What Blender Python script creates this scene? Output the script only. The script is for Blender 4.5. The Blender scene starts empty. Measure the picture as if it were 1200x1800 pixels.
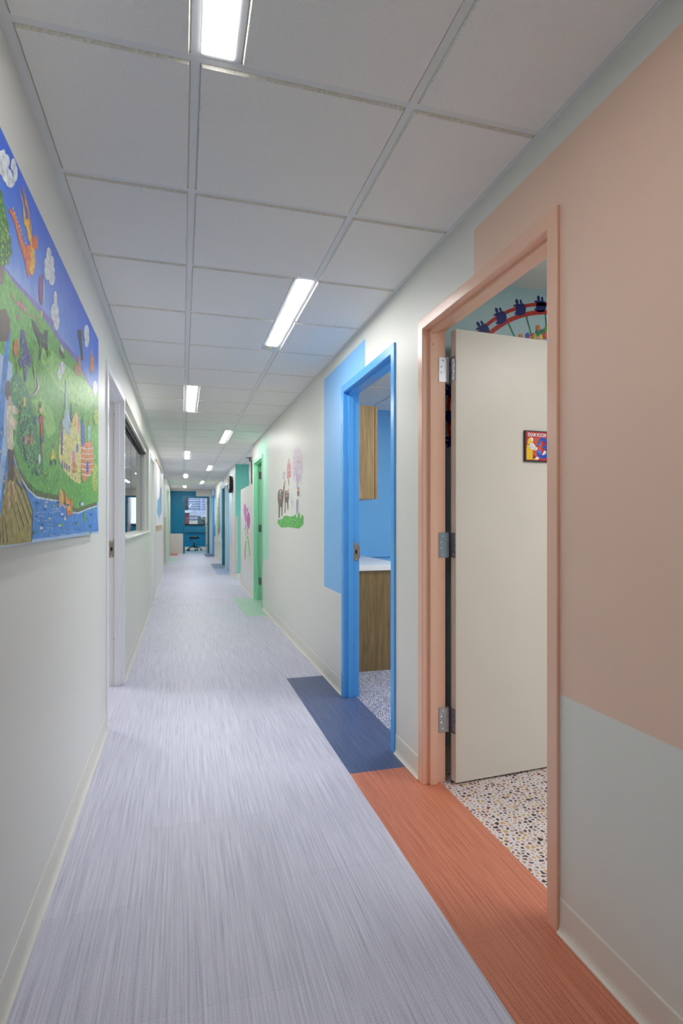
import bpy, bmesh, math, random
from mathutils import Vector, Matrix

# ------------------------------------------------------------------ camera, world, exposure
scene = bpy.context.scene
col = scene.collection
H, CEIL = 1.2242, 2.4362
cam_data = bpy.data.cameras.new('camera')
cam = bpy.data.objects.new('camera', cam_data); col.objects.link(cam)
cam.location = (0, 0, H)
cam.rotation_euler = (math.pi / 2, 0, -0.2775)
cam_data.sensor_fit = 'HORIZONTAL'
cam_data.sensor_width = 36.0
cam_data.lens = 36.0 * 982.9 / 1200.0
cam_data.shift_y = (916.1 - 900.0) / 1200.0
cam_data.clip_start = 0.02; cam_data.clip_end = 5000
scene.camera = cam
scene.view_settings.view_transform = 'Standard'
scene.view_settings.look = 'None'
scene.view_settings.gamma = 1.0
scene.view_settings.use_curve_mapping = False
scene.view_settings.exposure = 0.0
scene.cycles.max_bounces = 18; scene.cycles.diffuse_bounces = 14; scene.cycles.glossy_bounces = 6; scene.cycles.transparent_max_bounces = 12
scene.cycles.caustics_reflective = False; scene.cycles.caustics_refractive = False
LAMP = 50.0          # strength of the corridor lenses
LAMP_NEAR = 26.0     # the nearest one burns dimmer
ROOM_LAMP = {'coral': 17.0, 'blue': 15.0, 'end': 22.0, 'alcove': 12.0, 'left': 22.0}
world = bpy.data.worlds.new('sky'); scene.world = world
world.use_nodes = True
bgn = world.node_tree.nodes['Background']
bgn.inputs[0].default_value = (0.72, 0.82, 1.0, 1); bgn.inputs[1].default_value = 2.6

# ------------------------------------------------------------------ materials
def lin(c):
    c = c / 255.0
    return c / 12.92 if c <= 0.04045 else ((c + 0.055) / 1.055) ** 2.4
def rgb(r, g, b): return (lin(r), lin(g), lin(b), 1)
MATS = {}
def mat(name, color, rough=0.5, spec=0.5, metal=0.0, bump=0.0, bscale=200.0, vary=0.0, vscale=3.0, emit=0.0):
    if name in MATS: return MATS[name]
    m = bpy.data.materials.new(name); m.use_nodes = True
    nt = m.node_tree; N = nt.nodes; Lk = nt.links
    b = N['Principled BSDF']
    b.inputs['Base Color'].default_value = color
    b.inputs['Roughness'].default_value = rough
    b.inputs['Specular IOR Level'].default_value = spec
    b.inputs['Metallic'].default_value = metal
    tc = N.new('ShaderNodeTexCoord')
    if bump:
        n = N.new('ShaderNodeTexNoise'); n.inputs['Scale'].default_value = bscale; n.inputs['Detail'].default_value = 2
        bp = N.new('ShaderNodeBump'); bp.inputs['Strength'].default_value = bump; bp.inputs['Distance'].default_value = 0.002
        Lk.new(tc.outputs['Object'], n.inputs['Vector']); Lk.new(n.outputs['Fac'], bp.inputs['Height']); Lk.new(bp.outputs[0], b.inputs['Normal'])
    if vary:
        n = N.new('ShaderNodeTexNoise'); n.inputs['Scale'].default_value = vscale; n.inputs['Detail'].default_value = 5
        r = N.new('ShaderNodeValToRGB')
        r.color_ramp.elements[0].position = 0.3; r.color_ramp.elements[1].position = 0.7
        r.color_ramp.elements[0].color = tuple(c * (1 - vary) for c in color[:3]) + (1,)
        r.color_ramp.elements[1].color = tuple(min(1, c * (1 + vary)) for c in color[:3]) + (1,)
        Lk.new(tc.outputs['Object'], n.inputs['Vector']); Lk.new(n.outputs['Fac'], r.inputs[0]); Lk.new(r.outputs[0], b.inputs['Base Color'])
    if emit:
        b.inputs['Emission Color'].default_value = color; b.inputs['Emission Strength'].default_value = emit
    MATS[name] = m
    return m

def woven(name, base, dark, light):
    """woven vinyl plank: fine threads running along the corridor"""
    m = bpy.data.materials.new(name); m.use_nodes = True
    nt = m.node_tree; N = nt.nodes; Lk = nt.links; b = N['Principled BSDF']
    tc = N.new('ShaderNodeTexCoord')
    def stretched(sx, sy, detail, rough=0.6):
        mp = N.new('ShaderNodeMapping'); mp.inputs['Scale'].default_value = (sx, sy, 1)
        n = N.new('ShaderNodeTexNoise'); n.inputs['Scale'].default_value = 1.0; n.inputs['Detail'].default_value = detail; n.inputs['Roughness'].default_value = rough
        Lk.new(tc.outputs['Object'], mp.inputs[0]); Lk.new(mp.outputs[0], n.inputs['Vector']); return n
    a = stretched(150, 2.2, 3); c2 = stretched(520, 6, 1); d = stretched(480, 330, 1); e = stretched(3, 0.8, 2)
    def mix(x, y, f):
        mm = N.new('ShaderNodeMix'); mm.data_type = 'FLOAT'; mm.inputs[0].default_value = f
        Lk.new(x, mm.inputs[2]); Lk.new(y, mm.inputs[3]); return mm.outputs[0]
    v = mix(mix(a.outputs['Fac'], c2.outputs['Fac'], 0.35), d.outputs['Fac'], 0.42)
    r = N.new('ShaderNodeValToRGB'); el = r.color_ramp.elements
    el[0].position = 0.36; el[0].color = dark; el[1].position = 0.64; el[1].color = light
    k = el.new(0.49); k.color = base
    Lk.new(v, r.inputs[0])
    # slow plank to plank variation
    br = N.new('ShaderNodeTexBrick'); br.inputs['Scale'].default_value = 1.0
    br.inputs['Color1'].default_value = (0.93, 0.93, 0.93, 1); br.inputs['Color2'].default_value = (1.05, 1.05, 1.05, 1); br.inputs['Mortar'].default_value = (0.8, 0.8, 0.8, 1)
    br.inputs['Mortar Size'].default_value = 0.0012; br.inputs['Brick Width'].default_value = 0.9; br.inputs['Row Height'].default_value = 0.45
    mp = N.new('ShaderNodeMapping'); mp.inputs['Rotation'].default_value = (0, 0, math.pi / 2); mp.inputs['Location'].default_value = (0.1, 0.12, 0)
    Lk.new(tc.outputs['Object'], mp.inputs[0]); Lk.new(mp.outputs[0], br.inputs['Vector'])
    mu = N.new('ShaderNodeMix'); mu.data_type = 'RGBA'; mu.blend_type = 'MULTIPLY'; mu.inputs[0].default_value = 0.55
    Lk.new(r.outputs[0], mu.inputs[6]); Lk.new(br.outputs['Color'], mu.inputs[7])
    Lk.new(mu.outputs[2], b.inputs['Base Color'])
    b.inputs['Roughness'].default_value = 0.42; b.inputs['Specular IOR Level'].default_value = 0.45
    bp = N.new('ShaderNodeBump'); bp.inputs['Strength'].default_value = 0.35; bp.inputs['Distance'].default_value = 0.001
    Lk.new(v, bp.inputs['Height']); Lk.new(bp.outputs[0], b.inputs['Normal'])
    MATS[name] = m; return m

def terrazzo(name, ground, chips, scale, thr):
    m = bpy.data.materials.new(name); m.use_nodes = True
    nt = m.node_tree; N = nt.nodes; Lk = nt.links; b = N['Principled BSDF']
    tc = N.new('ShaderNodeTexCoord')
    v = N.new('ShaderNodeTexVoronoi'); v.feature = 'DISTANCE_TO_EDGE'; v.inputs['Scale'].default_value = scale; v.voronoi_dimensions = '2D'
    v2 = N.new('ShaderNodeTexVoronoi'); v2.feature = 'F1'; v2.inputs['Scale'].default_value = scale; v2.voronoi_dimensions = '2D'
    ns = N.new('ShaderNodeTexNoise'); ns.inputs['Scale'].default_value = scale * 1.6
    va = N.new('ShaderNodeVectorMath'); va.operation = 'SCALE'; va.inputs['Scale'].default_value = 0.008
    vb = N.new('ShaderNodeVectorMath'); vb.operation = 'ADD'
    Lk.new(tc.outputs['Object'], ns.inputs['Vector']); Lk.new(ns.outputs['Color'], va.inputs[0]); Lk.new(tc.outputs['Object'], vb.inputs[0]); Lk.new(va.outputs[0], vb.inputs[1])
    Lk.new(vb.outputs[0], v.inputs['Vector']); Lk.new(vb.outputs[0], v2.inputs['Vector'])
    sep = N.new('ShaderNodeSeparateColor'); Lk.new(v2.outputs['Color'], sep.inputs[0])
    r = N.new('ShaderNodeValToRGB'); r.color_ramp.interpolation = 'CONSTANT'
    el = r.color_ramp.elements
    el[0].position = 0; el[0].color = chips[0]; el[1].position = 1.0 / len(chips); el[1].color = chips[1]
    for i, c in enumerate(chips[2:]):
        k = el.new((i + 2) / len(chips)); k.color = c
    Lk.new(sep.outputs[0], r.inputs[0])
    # chip size differs from chip to chip
    ma = N.new('ShaderNodeMath'); ma.operation = 'MULTIPLY_ADD'; ma.inputs[1].default_value = thr * 0.9; ma.inputs[2].default_value = thr * 0.6
    Lk.new(sep.outputs[1], ma.inputs[0])
    gt = N.new('ShaderNodeMath'); gt.operation = 'GREATER_THAN'
    Lk.new(v.outputs['Distance'], gt.inputs[0]); Lk.new(ma.outputs[0], gt.inputs[1])
    mx = N.new('ShaderNodeMix'); mx.data_type = 'RGBA'; mx.inputs[6].default_value = ground
    Lk.new(gt.outputs[0], mx.inputs[0]); Lk.new(r.outputs[0], mx.inputs[7]); Lk.new(mx.outputs[2], b.inputs['Base Color'])
    b.inputs['Roughness'].default_value = 0.4
    MATS[name] = m; return m

def wood(name, c1, c2):
    m = bpy.data.materials.new(name); m.use_nodes = True
    nt = m.node_tree; N = nt.nodes; Lk = nt.links; b = N['Principled BSDF']
    tc = N.new('ShaderNodeTexCoord')
    mp = N.new('ShaderNodeMapping'); mp.inputs['Scale'].default_value = (22, 22, 1.6)
    n = N.new('ShaderNodeTexNoise'); n.inputs['Scale'].default_value = 1.4; n.inputs['Detail'].default_value = 6; n.inputs['Distortion'].default_value = 1.3
    mp2 = N.new('ShaderNodeMapping'); mp2.inputs['Scale'].default_value = (260, 260, 5)
    n2 = N.new('ShaderNodeTexNoise'); n2.inputs['Scale'].default_value = 1; n2.inputs['Detail'].default_value = 2
    Lk.new(tc.outputs['Object'], mp.inputs[0]); Lk.new(mp.outputs[0], n.inputs['Vector'])
    Lk.new(tc.outputs['Object'], mp2.inputs[0]); Lk.new(mp2.outputs[0], n2.inputs['Vector'])
    mm = N.new('ShaderNodeMix'); mm.data_type = 'FLOAT'; mm.inputs[0].default_value = 0.4
    Lk.new(n.outputs['Fac'], mm.inputs[2]); Lk.new(n2.outputs['Fac'], mm.inputs[3])
    r = N.new('ShaderNodeValToRGB'); r.color_ramp.elements[0].position = 0.33; r.color_ramp.elements[1].position = 0.66
    r.color_ramp.elements[0].color = c1; r.color_ramp.elements[1].color = c2
    Lk.new(mm.outputs[0], r.inputs[0]); Lk.new(r.outputs[0], b.inputs['Base Color'])
    b.inputs['Roughness'].default_value = 0.5
    MATS[name] = m; return m

def glass(name):
    m = bpy.data.materials.new(name); m.use_nodes = True
    nt = m.node_tree; N = nt.nodes; Lk = nt.links
    N.remove(N['Principled BSDF']); out = N['Material Output']
    t = N.new('ShaderNodeBsdfTransparent'); t.inputs[0].default_value = (0.9, 0.95, 0.94, 1)
    g = N.new('ShaderNodeBsdfGlossy'); g.inputs['Roughness'].default_value = 0.0
    f = N.new('ShaderNodeFresnel'); f.inputs['IOR'].default_value = 1.52
    mx = N.new('ShaderNodeMixShader')
    q = N.new('ShaderNodeMath'); q.operation = 'SUBTRACT'; q.inputs[0].default_value = 1.0; Lk.new(f.outputs[0], q.inputs[1])
    q2 = N.new('ShaderNodeMath'); q2.operation = 'POWER'; q2.inputs[1].default_value = 1.8; Lk.new(q.outputs[0], q2.inputs[0])
    q3 = N.new('ShaderNodeMath'); q3.operation = 'SUBTRACT'; q3.inputs[0].default_value = 1.0; Lk.new(q2.outputs[0], q3.inputs[1])
    Lk.new(q3.outputs[0], mx.inputs[0]); Lk.new(t.outputs[0], mx.inputs[1]); Lk.new(g.outputs[0], mx.inputs[2]); Lk.new(mx.outputs[0], out.inputs[0])
    MATS[name] = m; return m

def emitter(name, strength, color=(1, 1, 1, 1)):
    m = bpy.data.materials.new(name); m.use_nodes = True
    nt = m.node_tree; N = nt.nodes
    N.remove(N['Principled BSDF']); e = N.new('ShaderNodeEmission')
    e.inputs[0].default_value = color; e.inputs[1].default_value = strength
    nt.links.new(e.outputs[0], N['Material Output'].inputs[0]); MATS[name] = m; return m

def sky_paint(name):
    """acrylic sky of the painting: its own blue-to-pale blend plus brush texture"""
    m = bpy.data.materials.new(name); m.use_nodes = True
    nt = m.node_tree; N = nt.nodes; Lk = nt.links; b = N['Principled BSDF']
    tc = N.new('ShaderNodeTexCoord'); sp = N.new('ShaderNodeSeparateXYZ'); Lk.new(tc.outputs['Object'], sp.inputs[0])
    mr = N.new('ShaderNodeMapRange'); mr.inputs[1].default_value = 1.72; mr.inputs[2].default_value = 2.08
    n = N.new('ShaderNodeTexNoise'); n.inputs['Scale'].default_value = 14; n.inputs['Detail'].default_value = 6; Lk.new(tc.outputs['Object'], n.inputs['Vector'])
    ad = N.new('ShaderNodeMath'); ad.operation = 'MULTIPLY_ADD'; ad.inputs[1].default_value = 0.5; Lk.new(n.outputs['Fac'], ad.inputs[0])
    sb = N.new('ShaderNodeMath'); sb.operation = 'SUBTRACT'; sb.inputs[1].default_value = 0.25
    Lk.new(sp.outputs[2], mr.inputs[0]); Lk.new(mr.outputs[0], ad.inputs[2]); Lk.new(ad.outputs[0], sb.inputs[0])
    r = N.new('ShaderNodeValToRGB'); r.color_ramp.elements[0].color = rgb(172, 204, 246); r.color_ramp.elements[1].color = rgb(50, 104, 224)
    k = r.color_ramp.elements.new(0.45); k.color = rgb(82, 136, 232)
    Lk.new(sb.outputs[0], r.inputs[0]); Lk.new(r.outputs[0], b.inputs['Base Color']); b.inputs['Roughness'].default_value = 0.4
    MATS[name] = m; return m

# wall paints
PAINT = dict(rough=0.42, spec=0.35, bump=0.12, bscale=260)
mat('wall_beige', rgb(226, 226, 219), **PAINT)
mat('wall_coral', rgb(236, 202, 182), **PAINT)
mat('wall_blue', rgb(136, 196, 248), **PAINT)
mat('wall_room_blue', rgb(118, 192, 252), **PAINT)
mat('wall_green', rgb(176, 230, 206), **PAINT)
mat('wall_paleblue', rgb(196, 222, 240), **PAINT)
mat('wall_steel', rgb(128, 172, 212), **PAINT)
mat('wall_teal', rgb(14, 126, 164), **PAINT)
mat('wall_sea', rgb(116, 204, 190), **PAINT)
mat('wall_aqua', rgb(186, 210, 216), **PAINT)
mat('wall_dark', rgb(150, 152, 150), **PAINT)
SATIN = dict(rough=0.26, spec=0.5, bump=0.06, bscale=60)
mat('frame_coral', rgb(238, 192, 167), **SATIN)
mat('frame_blue', rgb(88, 174, 244), **SATIN)
mat('frame_green', rgb(158, 238, 192), **SATIN)
mat('frame_paleblue', rgb(186, 224, 238), **SATIN)
mat('frame_teal', rgb(30, 128, 160), **SATIN)
mat('frame_white', rgb(236, 238, 240), **SATIN)
mat('frame_leaf_blue', rgb(62, 146, 226), **SATIN)
mat('door_cream', rgb(222, 213, 202), rough=0.36, spec=0.4, bump=0.08, bscale=150, vary=0.02)
mat('base_vinyl', rgb(226, 224, 214), rough=0.45, spec=0.4, bump=0.03)
mat('tile', rgb(240, 239, 236), rough=0.9, spec=0.1, bump=0.5, bscale=420, vary=0.05, vscale=300)
mat('tile_edge', rgb(242, 240, 230), rough=0.9, spec=0.1, bump=0.8, bscale=260, vary=0.12, vscale=150)
mat('grid', rgb(228, 231, 231), rough=0.4, spec=0.4)
mat('steel', rgb(178, 178, 184), rough=0.28, metal=1.0, bump=0.05, bscale=90)
mat('steel_dark', rgb(120, 118, 116), rough=0.35, metal=1.0)
mat('bronze_plate', rgb(168, 160, 145), rough=0.38, metal=1.0)
mat('black', rgb(14, 14, 16), rough=0.45)
mat('black_gloss', rgb(12, 12, 14), rough=0.15)
mat('black_rubber', rgb(22, 22, 24), rough=0.7)
mat('white_plastic', rgb(235, 235, 235), rough=0.35)
mat('counter', rgb(236, 238, 242), rough=0.3, spec=0.5, vary=0.02, vscale=60)
mat('counter_edge', rgb(205, 205, 198), rough=0.35)
mat('sill', rgb(232, 234, 228), rough=0.3)
mat('guard', rgb(200, 198, 184), rough=0.4)
mat('canvas_side', rgb(205, 210, 214), rough=0.7)
mat('paper', rgb(226, 228, 232), rough=0.5, vary=0.02)
mat('rod', rgb(190, 160, 112), rough=0.5, vary=0.1, vscale=20)
mat('chrome', rgb(220, 220, 224), rough=0.12, metal=1.0)
mat('fixture_white', rgb(205, 208, 210), rough=0.35)
mat('sign_black', rgb(38, 38, 48), rough=0.4)
mat('sign_red', rgb(206, 44, 44), rough=0.3, vary=0.12, vscale=30)
mat('sign_white', rgb(240, 240, 244), rough=0.3)
mat('sign_blue', rgb(64, 132, 246), rough=0.3)
mat('sign_yellow', rgb(246, 200, 50), rough=0.3)
mat('sign_orange', rgb(236, 120, 60), rough=0.3)
mat('sign_glow', rgb(214, 92, 70), rough=0.3)
mat('sign_purple', rgb(90, 20, 140), rough=0.3)
woven('floor_lavender', rgb(196, 196, 215), rgb(154, 155, 179), rgb(223, 223, 237))
woven('floor_coral', rgb(200, 120, 92), rgb(150, 84, 72), rgb(222, 150, 122))
woven('floor_navy', rgb(76, 92, 132), rgb(46, 54, 82), rgb(102, 120, 158))
woven('floor_green', rgb(166, 206, 184), rgb(138, 180, 158), rgb(190, 222, 206))
woven('floor_teal', rgb(104, 132, 164), rgb(84, 108, 138), rgb(126, 154, 186))
woven('floor_periwinkle', rgb(146, 168, 210), rgb(122, 142, 184), rgb(170, 190, 224))
terrazzo('terrazzo_brown', rgb(214, 208, 212), [rgb(120, 68, 48), rgb(176, 130, 100), rgb(70, 40, 36), rgb(196, 160, 96), rgb(200, 168, 150), rgb(140, 92, 66)], 50, 0.2)
terrazzo('terrazzo_navy', rgb(222, 226, 242), [rgb(36, 46, 92), rgb(64, 78, 128), rgb(30, 34, 66), rgb(86, 100, 148)], 64, 0.12)
mat('floor_mist', rgb(168, 196, 206), rough=0.35, vary=0.04, vscale=30)
wood('oak', rgb(132, 106, 66), rgb(178, 154, 112))
wood('oak_dark', rgb(104, 84, 50), rgb(146, 124, 84))
glass('glass')
emitter('lens', LAMP, (1.0, 0.985, 0.96, 1)); emitter('lens_near', LAMP_NEAR, (1.0, 0.985, 0.96, 1))
for k, v in ROOM_LAMP.items(): emitter('lens_' + k, v, (1.0, 0.985, 0.96, 1))
sky_paint('sky_paint')
ART = dict(violet=(124, 112, 196), grass=(98, 178, 70), grass_light=(142, 206, 100), grass_bright=(160, 222, 76), grass_dark=(58, 136, 62),
    water=(66, 140, 226), water_dark=(34, 88, 186), bank=(92, 110, 66), foam=(204, 216, 232), plank=(166, 150, 74), plank_dark=(46, 42, 50), plank_light=(198, 184, 104),
    skin=(214, 164, 138), brown_cloth=(92, 72, 64), cream=(222, 216, 192), hair=(96, 84, 76), grey=(120, 120, 122), bush=(54, 134, 84), bush_light=(110, 192, 114),
    bush_dark=(26, 70, 58), leaf=(96, 164, 78), leaf_dark=(64, 128, 62), leaf_yellow=(176, 200, 72), bark=(128, 110, 108), flame=(224, 118, 46), gold=(240, 184, 70), amber=(206, 136, 56),
    cloud=(214, 222, 238), balloon_red=(184, 52, 76), blue=(52, 84, 190), yellow=(232, 206, 74), pink=(226, 128, 164), coral=(220, 116, 84), white=(232, 232, 236),
    tan=(182, 142, 102), charcoal=(62, 64, 72), purple=(84, 66, 158), lilac=(206, 182, 200), navy=(54, 62, 96), candy=(226, 212, 124), candy_stripe=(150, 196, 176),
    candy_orange=(224, 132, 78), pale_blue=(164, 192, 206),
    mural_green=(92, 184, 78), mural_green_dark=(74, 158, 74), mural_green_light=(132, 206, 104), alpaca=(104, 86, 64), mural_grey=(178, 180, 190), mural_white=(222, 222, 224),
    mural_red=(208, 110, 110), mural_orange=(236, 128, 72), mural_purple=(150, 96, 190), mural_blue=(84, 110, 214), mural_yellow=(236, 216, 88), mural_navy=(52, 52, 100), mural_teal=(40, 140, 150),
    barn=(206, 138, 142), blossom=(228, 196, 226), blossom_pale=(232, 212, 232), blossom_deep=(220, 168, 214), bark_grey=(158, 160, 178),
    tulip=(206, 104, 184), tulip_deep=(186, 88, 162), tulip_pale=(220, 150, 206), tulip_stem=(140, 80, 180), mural_stalk=(112, 184, 72), map_blue=(98, 160, 198), map_blue_dark=(70, 120, 156),
    wheel_red=(190, 44, 32), wheel_navy=(28, 26, 110), wheel_green=(30, 130, 96), wheel_green_pale=(150, 190, 170))
for k, v in ART.items(): mat('paint_' + k, rgb(*v), rough=0.4, spec=0.4, vary=0.34, vscale=70)

# ------------------------------------------------------------------ mesh helpers
class MB:
    def __init__(s): s.v = []; s.f = []; s.m = []; s.mats = []
    def mi(s, name):
        if name not in s.mats: s.mats.append(name)
        return s.mats.index(name)
    def face(s, pts, m):
        i = len(s.v); s.v += [tuple(p) for p in pts]; s.f.append(list(range(i, i + len(pts)))); s.m.append(s.mi(m)); return s
    def box(s, x0, x1, y0, y1, z0, z1, m):
        i = len(s.v)
        s.v += [(x, y, z) for x in (x0, x1) for y in (y0, y1) for z in (z0, z1)]
        for q in ((0, 1, 3, 2), (4, 6, 7, 5), (0, 4, 5, 1), (2, 3, 7, 6), (0, 2, 6, 4), (1, 5, 7, 3)):
            s.f.append([i + k for k in q]); s.m.append(s.mi(m))
        return s
    def cyl(s, p0, p1, r0, r1, m, n=16, caps=True):
        p0 = Vector(p0); p1 = Vector(p1); d = (p1 - p0).normalized()
        a = d.orthogonal().normalized(); b = d.cross(a); i = len(s.v)
        for p, r in ((p0, r0), (p1, r1)):
            for k in range(n):
                t = 2 * math.pi * k / n; s.v.append(tuple(p + a * r * math.cos(t) + b * r * math.sin(t)))
        for k in range(n):
            s.f.append([i + k, i + (k + 1) % n, i + n + (k + 1) % n, i + n + k]); s.m.append(s.mi(m))
        if caps:
            s.f.append([i + k for k in range(n)][::-1]); s.m.append(s.mi(m)); s.f.append([i + n + k for k in range(n)]); s.m.append(s.mi(m))
        return s
    def lathe(s, c, prof, m, n=28, axis='z'):
        i = len(s.v); c = Vector(c)
        for r, h in prof:
            for k in range(n):
                t = 2 * math.pi * k / n; u, w = r * math.cos(t), r * math.sin(t)
                s.v.append(tuple(c + (Vector((u, w, h)) if axis == 'z' else Vector((h, u, w)))))
        for j in range(len(prof) - 1):
            for k in range(n):
                a = i + j * n + k; b = i + j * n + (k + 1) % n
                s.f.append([a, b, b + n, a + n]); s.m.append(s.mi(m))
        return s
    def prism(s, pts, h0, h1, m, plane='x'):
        """pts in (Y,Z) for plane x, (X,Z) for plane y; extruded from h0 to h1 along the plane's normal"""
        f = (lambda a, b, h: (h, a, b)) if plane == 'x' else ((lambda a, b, h: (a, h, b)) if plane == 'y' else (lambda a, b, h: (a, b, h)))
        i = len(s.v); n = len(pts)
        s.v += [f(a, b, h0) for a, b in pts] + [f(a, b, h1) for a, b in pts]
        s.f.append([i + k for k in range(n)]); s.m.append(s.mi(m)); s.f.append([i + n + k for k in range(n)][::-1]); s.m.append(s.mi(m))
        for k in range(n):
            s.f.append([i + k, i + (k + 1) % n, i + n + (k + 1) % n, i + n + k]); s.m.append(s.mi(m))
        return s
    def build(s, name, parent=None, bevel=0.0, smooth=False, recalc=True, seg=2):
        me = bpy.data.meshes.new(name); me.from_pydata(s.v, [], s.f)
        for n in s.mats: me.materials.append(MATS[n])
        me.polygons.foreach_set('material_index', s.m)
        bm = bmesh.new(); bm.from_mesh(me)
        if recalc:
            bmesh.ops.remove_doubles(bm, verts=bm.verts, dist=1e-6); bmesh.ops.recalc_face_normals(bm, faces=bm.faces)
        bm.to_mesh(me); bm.free()
        if smooth:
            for p in me.polygons: p.use_smooth = True
        o = bpy.data.objects.new(name, me); col.objects.link(o)
        if parent is not None:
            o.parent = parent; o.matrix_parent_inverse = parent.matrix_world.inverted()
        if bevel:
            b = o.modifiers.new('bevel', 'BEVEL'); b.width = bevel; b.segments = seg; b.limit_method = 'ANGLE'; b.angle_limit = math.radians(35)
        return o

def struct(o): o['kind'] = 'structure'; return o
def tag(o, label, cat, group=None):
    o['label'] = label; o['category'] = cat
    if group: o['group'] = group
    return o
def empty(name, loc=(0, 0, 0), rz=0):
    o = bpy.data.objects.new(name, None); col.objects.link(o); o.location = loc; o.rotation_euler = (0, 0, rz); o.empty_display_size = 0.05
    o.matrix_world = Matrix.Translation(loc) @ Matrix.Rotation(rz, 4, 'Z')
    return o

XR, XL = 1.083, -0.4255          # wall faces of the corridor
XRB, XLB = 1.178, -0.5305        # their backs
TH = XRB - XR

def wall_slab(name, axis, front, back, a0, a1, z0, z1, openings, patches, m0, mback='wall_beige', caps=True, mcap=None):
    """a wall in plane x=front (axis 'x', running along y) or y=front (axis 'y', running along x).
    openings: (a0,a1,z0,z1); patches: (a0,a1,z0,z1,material) of painted colour on the front face"""
    mb = MB()
    A = sorted({a0, a1} | {min(max(v, a0), a1) for o in openings + patches for v in o[:2]})
    Z = sorted({z0, z1} | {min(max(v, z0), z1) for o in openings + patches for v in o[2:4]})
    P = (lambda a, z, d: (d, a, z)) if axis == 'x' else (lambda a, z, d: (a, d, z))
    def solid(i, j):
        if i < 0 or j < 0 or i >= len(A) - 1 or j >= len(Z) - 1: return False
        ca, cz = (A[i] + A[i + 1]) / 2, (Z[j] + Z[j + 1]) / 2
        return not any(o[0] < ca < o[1] and o[2] < cz < o[3] for o in openings)
    for i in range(len(A) - 1):
        for j in range(len(Z) - 1):
            if not solid(i, j): continue
            ca, cz = (A[i] + A[i + 1]) / 2, (Z[j] + Z[j + 1]) / 2
            m = m0
            for p in patches:
                if p[0] < ca < p[1] and p[2] < cz < p[3]: m = p[4]
            a, b, c, d = A[i], A[i + 1], Z[j], Z[j + 1]
            mb.face([P(a, c, front), P(b, c, front), P(b, d, front), P(a, d, front)], m)
            mb.face([P(a, c, back), P(a, d, back), P(b, d, back), P(b, c, back)], mback)
            for di, dj, e in ((-1, 0, ((a, c), (a, d))), (1, 0, ((b, c), (b, d))), (0, -1, ((a, c), (b, c))), (0, 1, ((a, d), (b, d)))):
                if not solid(i + di, j + dj):
                    if not caps and (i + di < 0 or i + di >= len(A) - 1): continue
                    (p, q), (r, s) = e
                    mb.face([P(p, q, front), P(r, s, front), P(r, s, back), P(p, q, back)], mcap if mcap and i + di < 0 else m0)
    return struct(mb.build(name, recalc=True))

# ------------------------------------------------------------------ floor
mb = MB()
def fl(x0, x1, y0, y1, m): mb.face([(x0, y0, 0), (x1, y0, 0), (x1, y1, 0), (x0, y1, 0)], m)
YB, YE = -6.5, 21.9
XT = 1.168
PX = 0.781
cuts = [(YB, 0.883, 'floor_lavender'), (0.883, 2.593, 'floor_coral'), (2.593, 4.305, 'floor_navy'), (4.305, 7.253, 'floor_lavender'), (7.253, 8.984, 'floor_green'),
        (8.984, 13.08, 'floor_lavender'), (13.08, 14.79, 'floor_periwinkle'), (14.79, 16.5, 'floor_teal'), (16.5, 19.66, 'floor_lavender'), (19.66, 21.2, 'floor_navy'), (21.2, YE, 'floor_periwinkle')]
for a, b, m in cuts: fl(PX, XT, a, b, m)
fl(-0.142, PX, YB, YE, 'floor_lavender')
for a, b, m in [(YB, 18.0, 'floor_lavender'), (18.0, 19.3, 'floor_green'), (19.3, 20.7, 'floor_lavender'), (20.7, YE, 'floor_coral')]: fl(XL - 0.3, -0.142, a, b, m)
fl(-3.6, XL - 0.3, YB, 17.0, 'floor_lavender')
fl(XT, 4.2, 6.2, 13.0, 'floor_lavender')
floor = struct(mb.build('floor', recalc=False))
mb = MB(); mb.face([(XT, -1.2, 0.0), (4.3, -1.2, 0.0), (4.3, 2.56, 0.0), (XT, 2.56, 0.0)], 'terrazzo_brown')
struct(mb.build('floor_coral_room', recalc=False))
mb = MB(); mb.face([(XT, 2.56, 0.0), (4.3, 2.56, 0.0), (4.3, 6.2, 0.0), (XT, 6.2, 0.0)], 'terrazzo_navy')
struct(mb.build('floor_blue_room', recalc=False))
mb = MB(); mb.face([(-1.6, YE, 0.0), (2.6, YE, 0.0), (2.6, 25.0, 0.0), (-1.6, 25.0, 0.0)], 'floor_mist')
struct(mb.build('floor_end_room', recalc=False))

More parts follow.
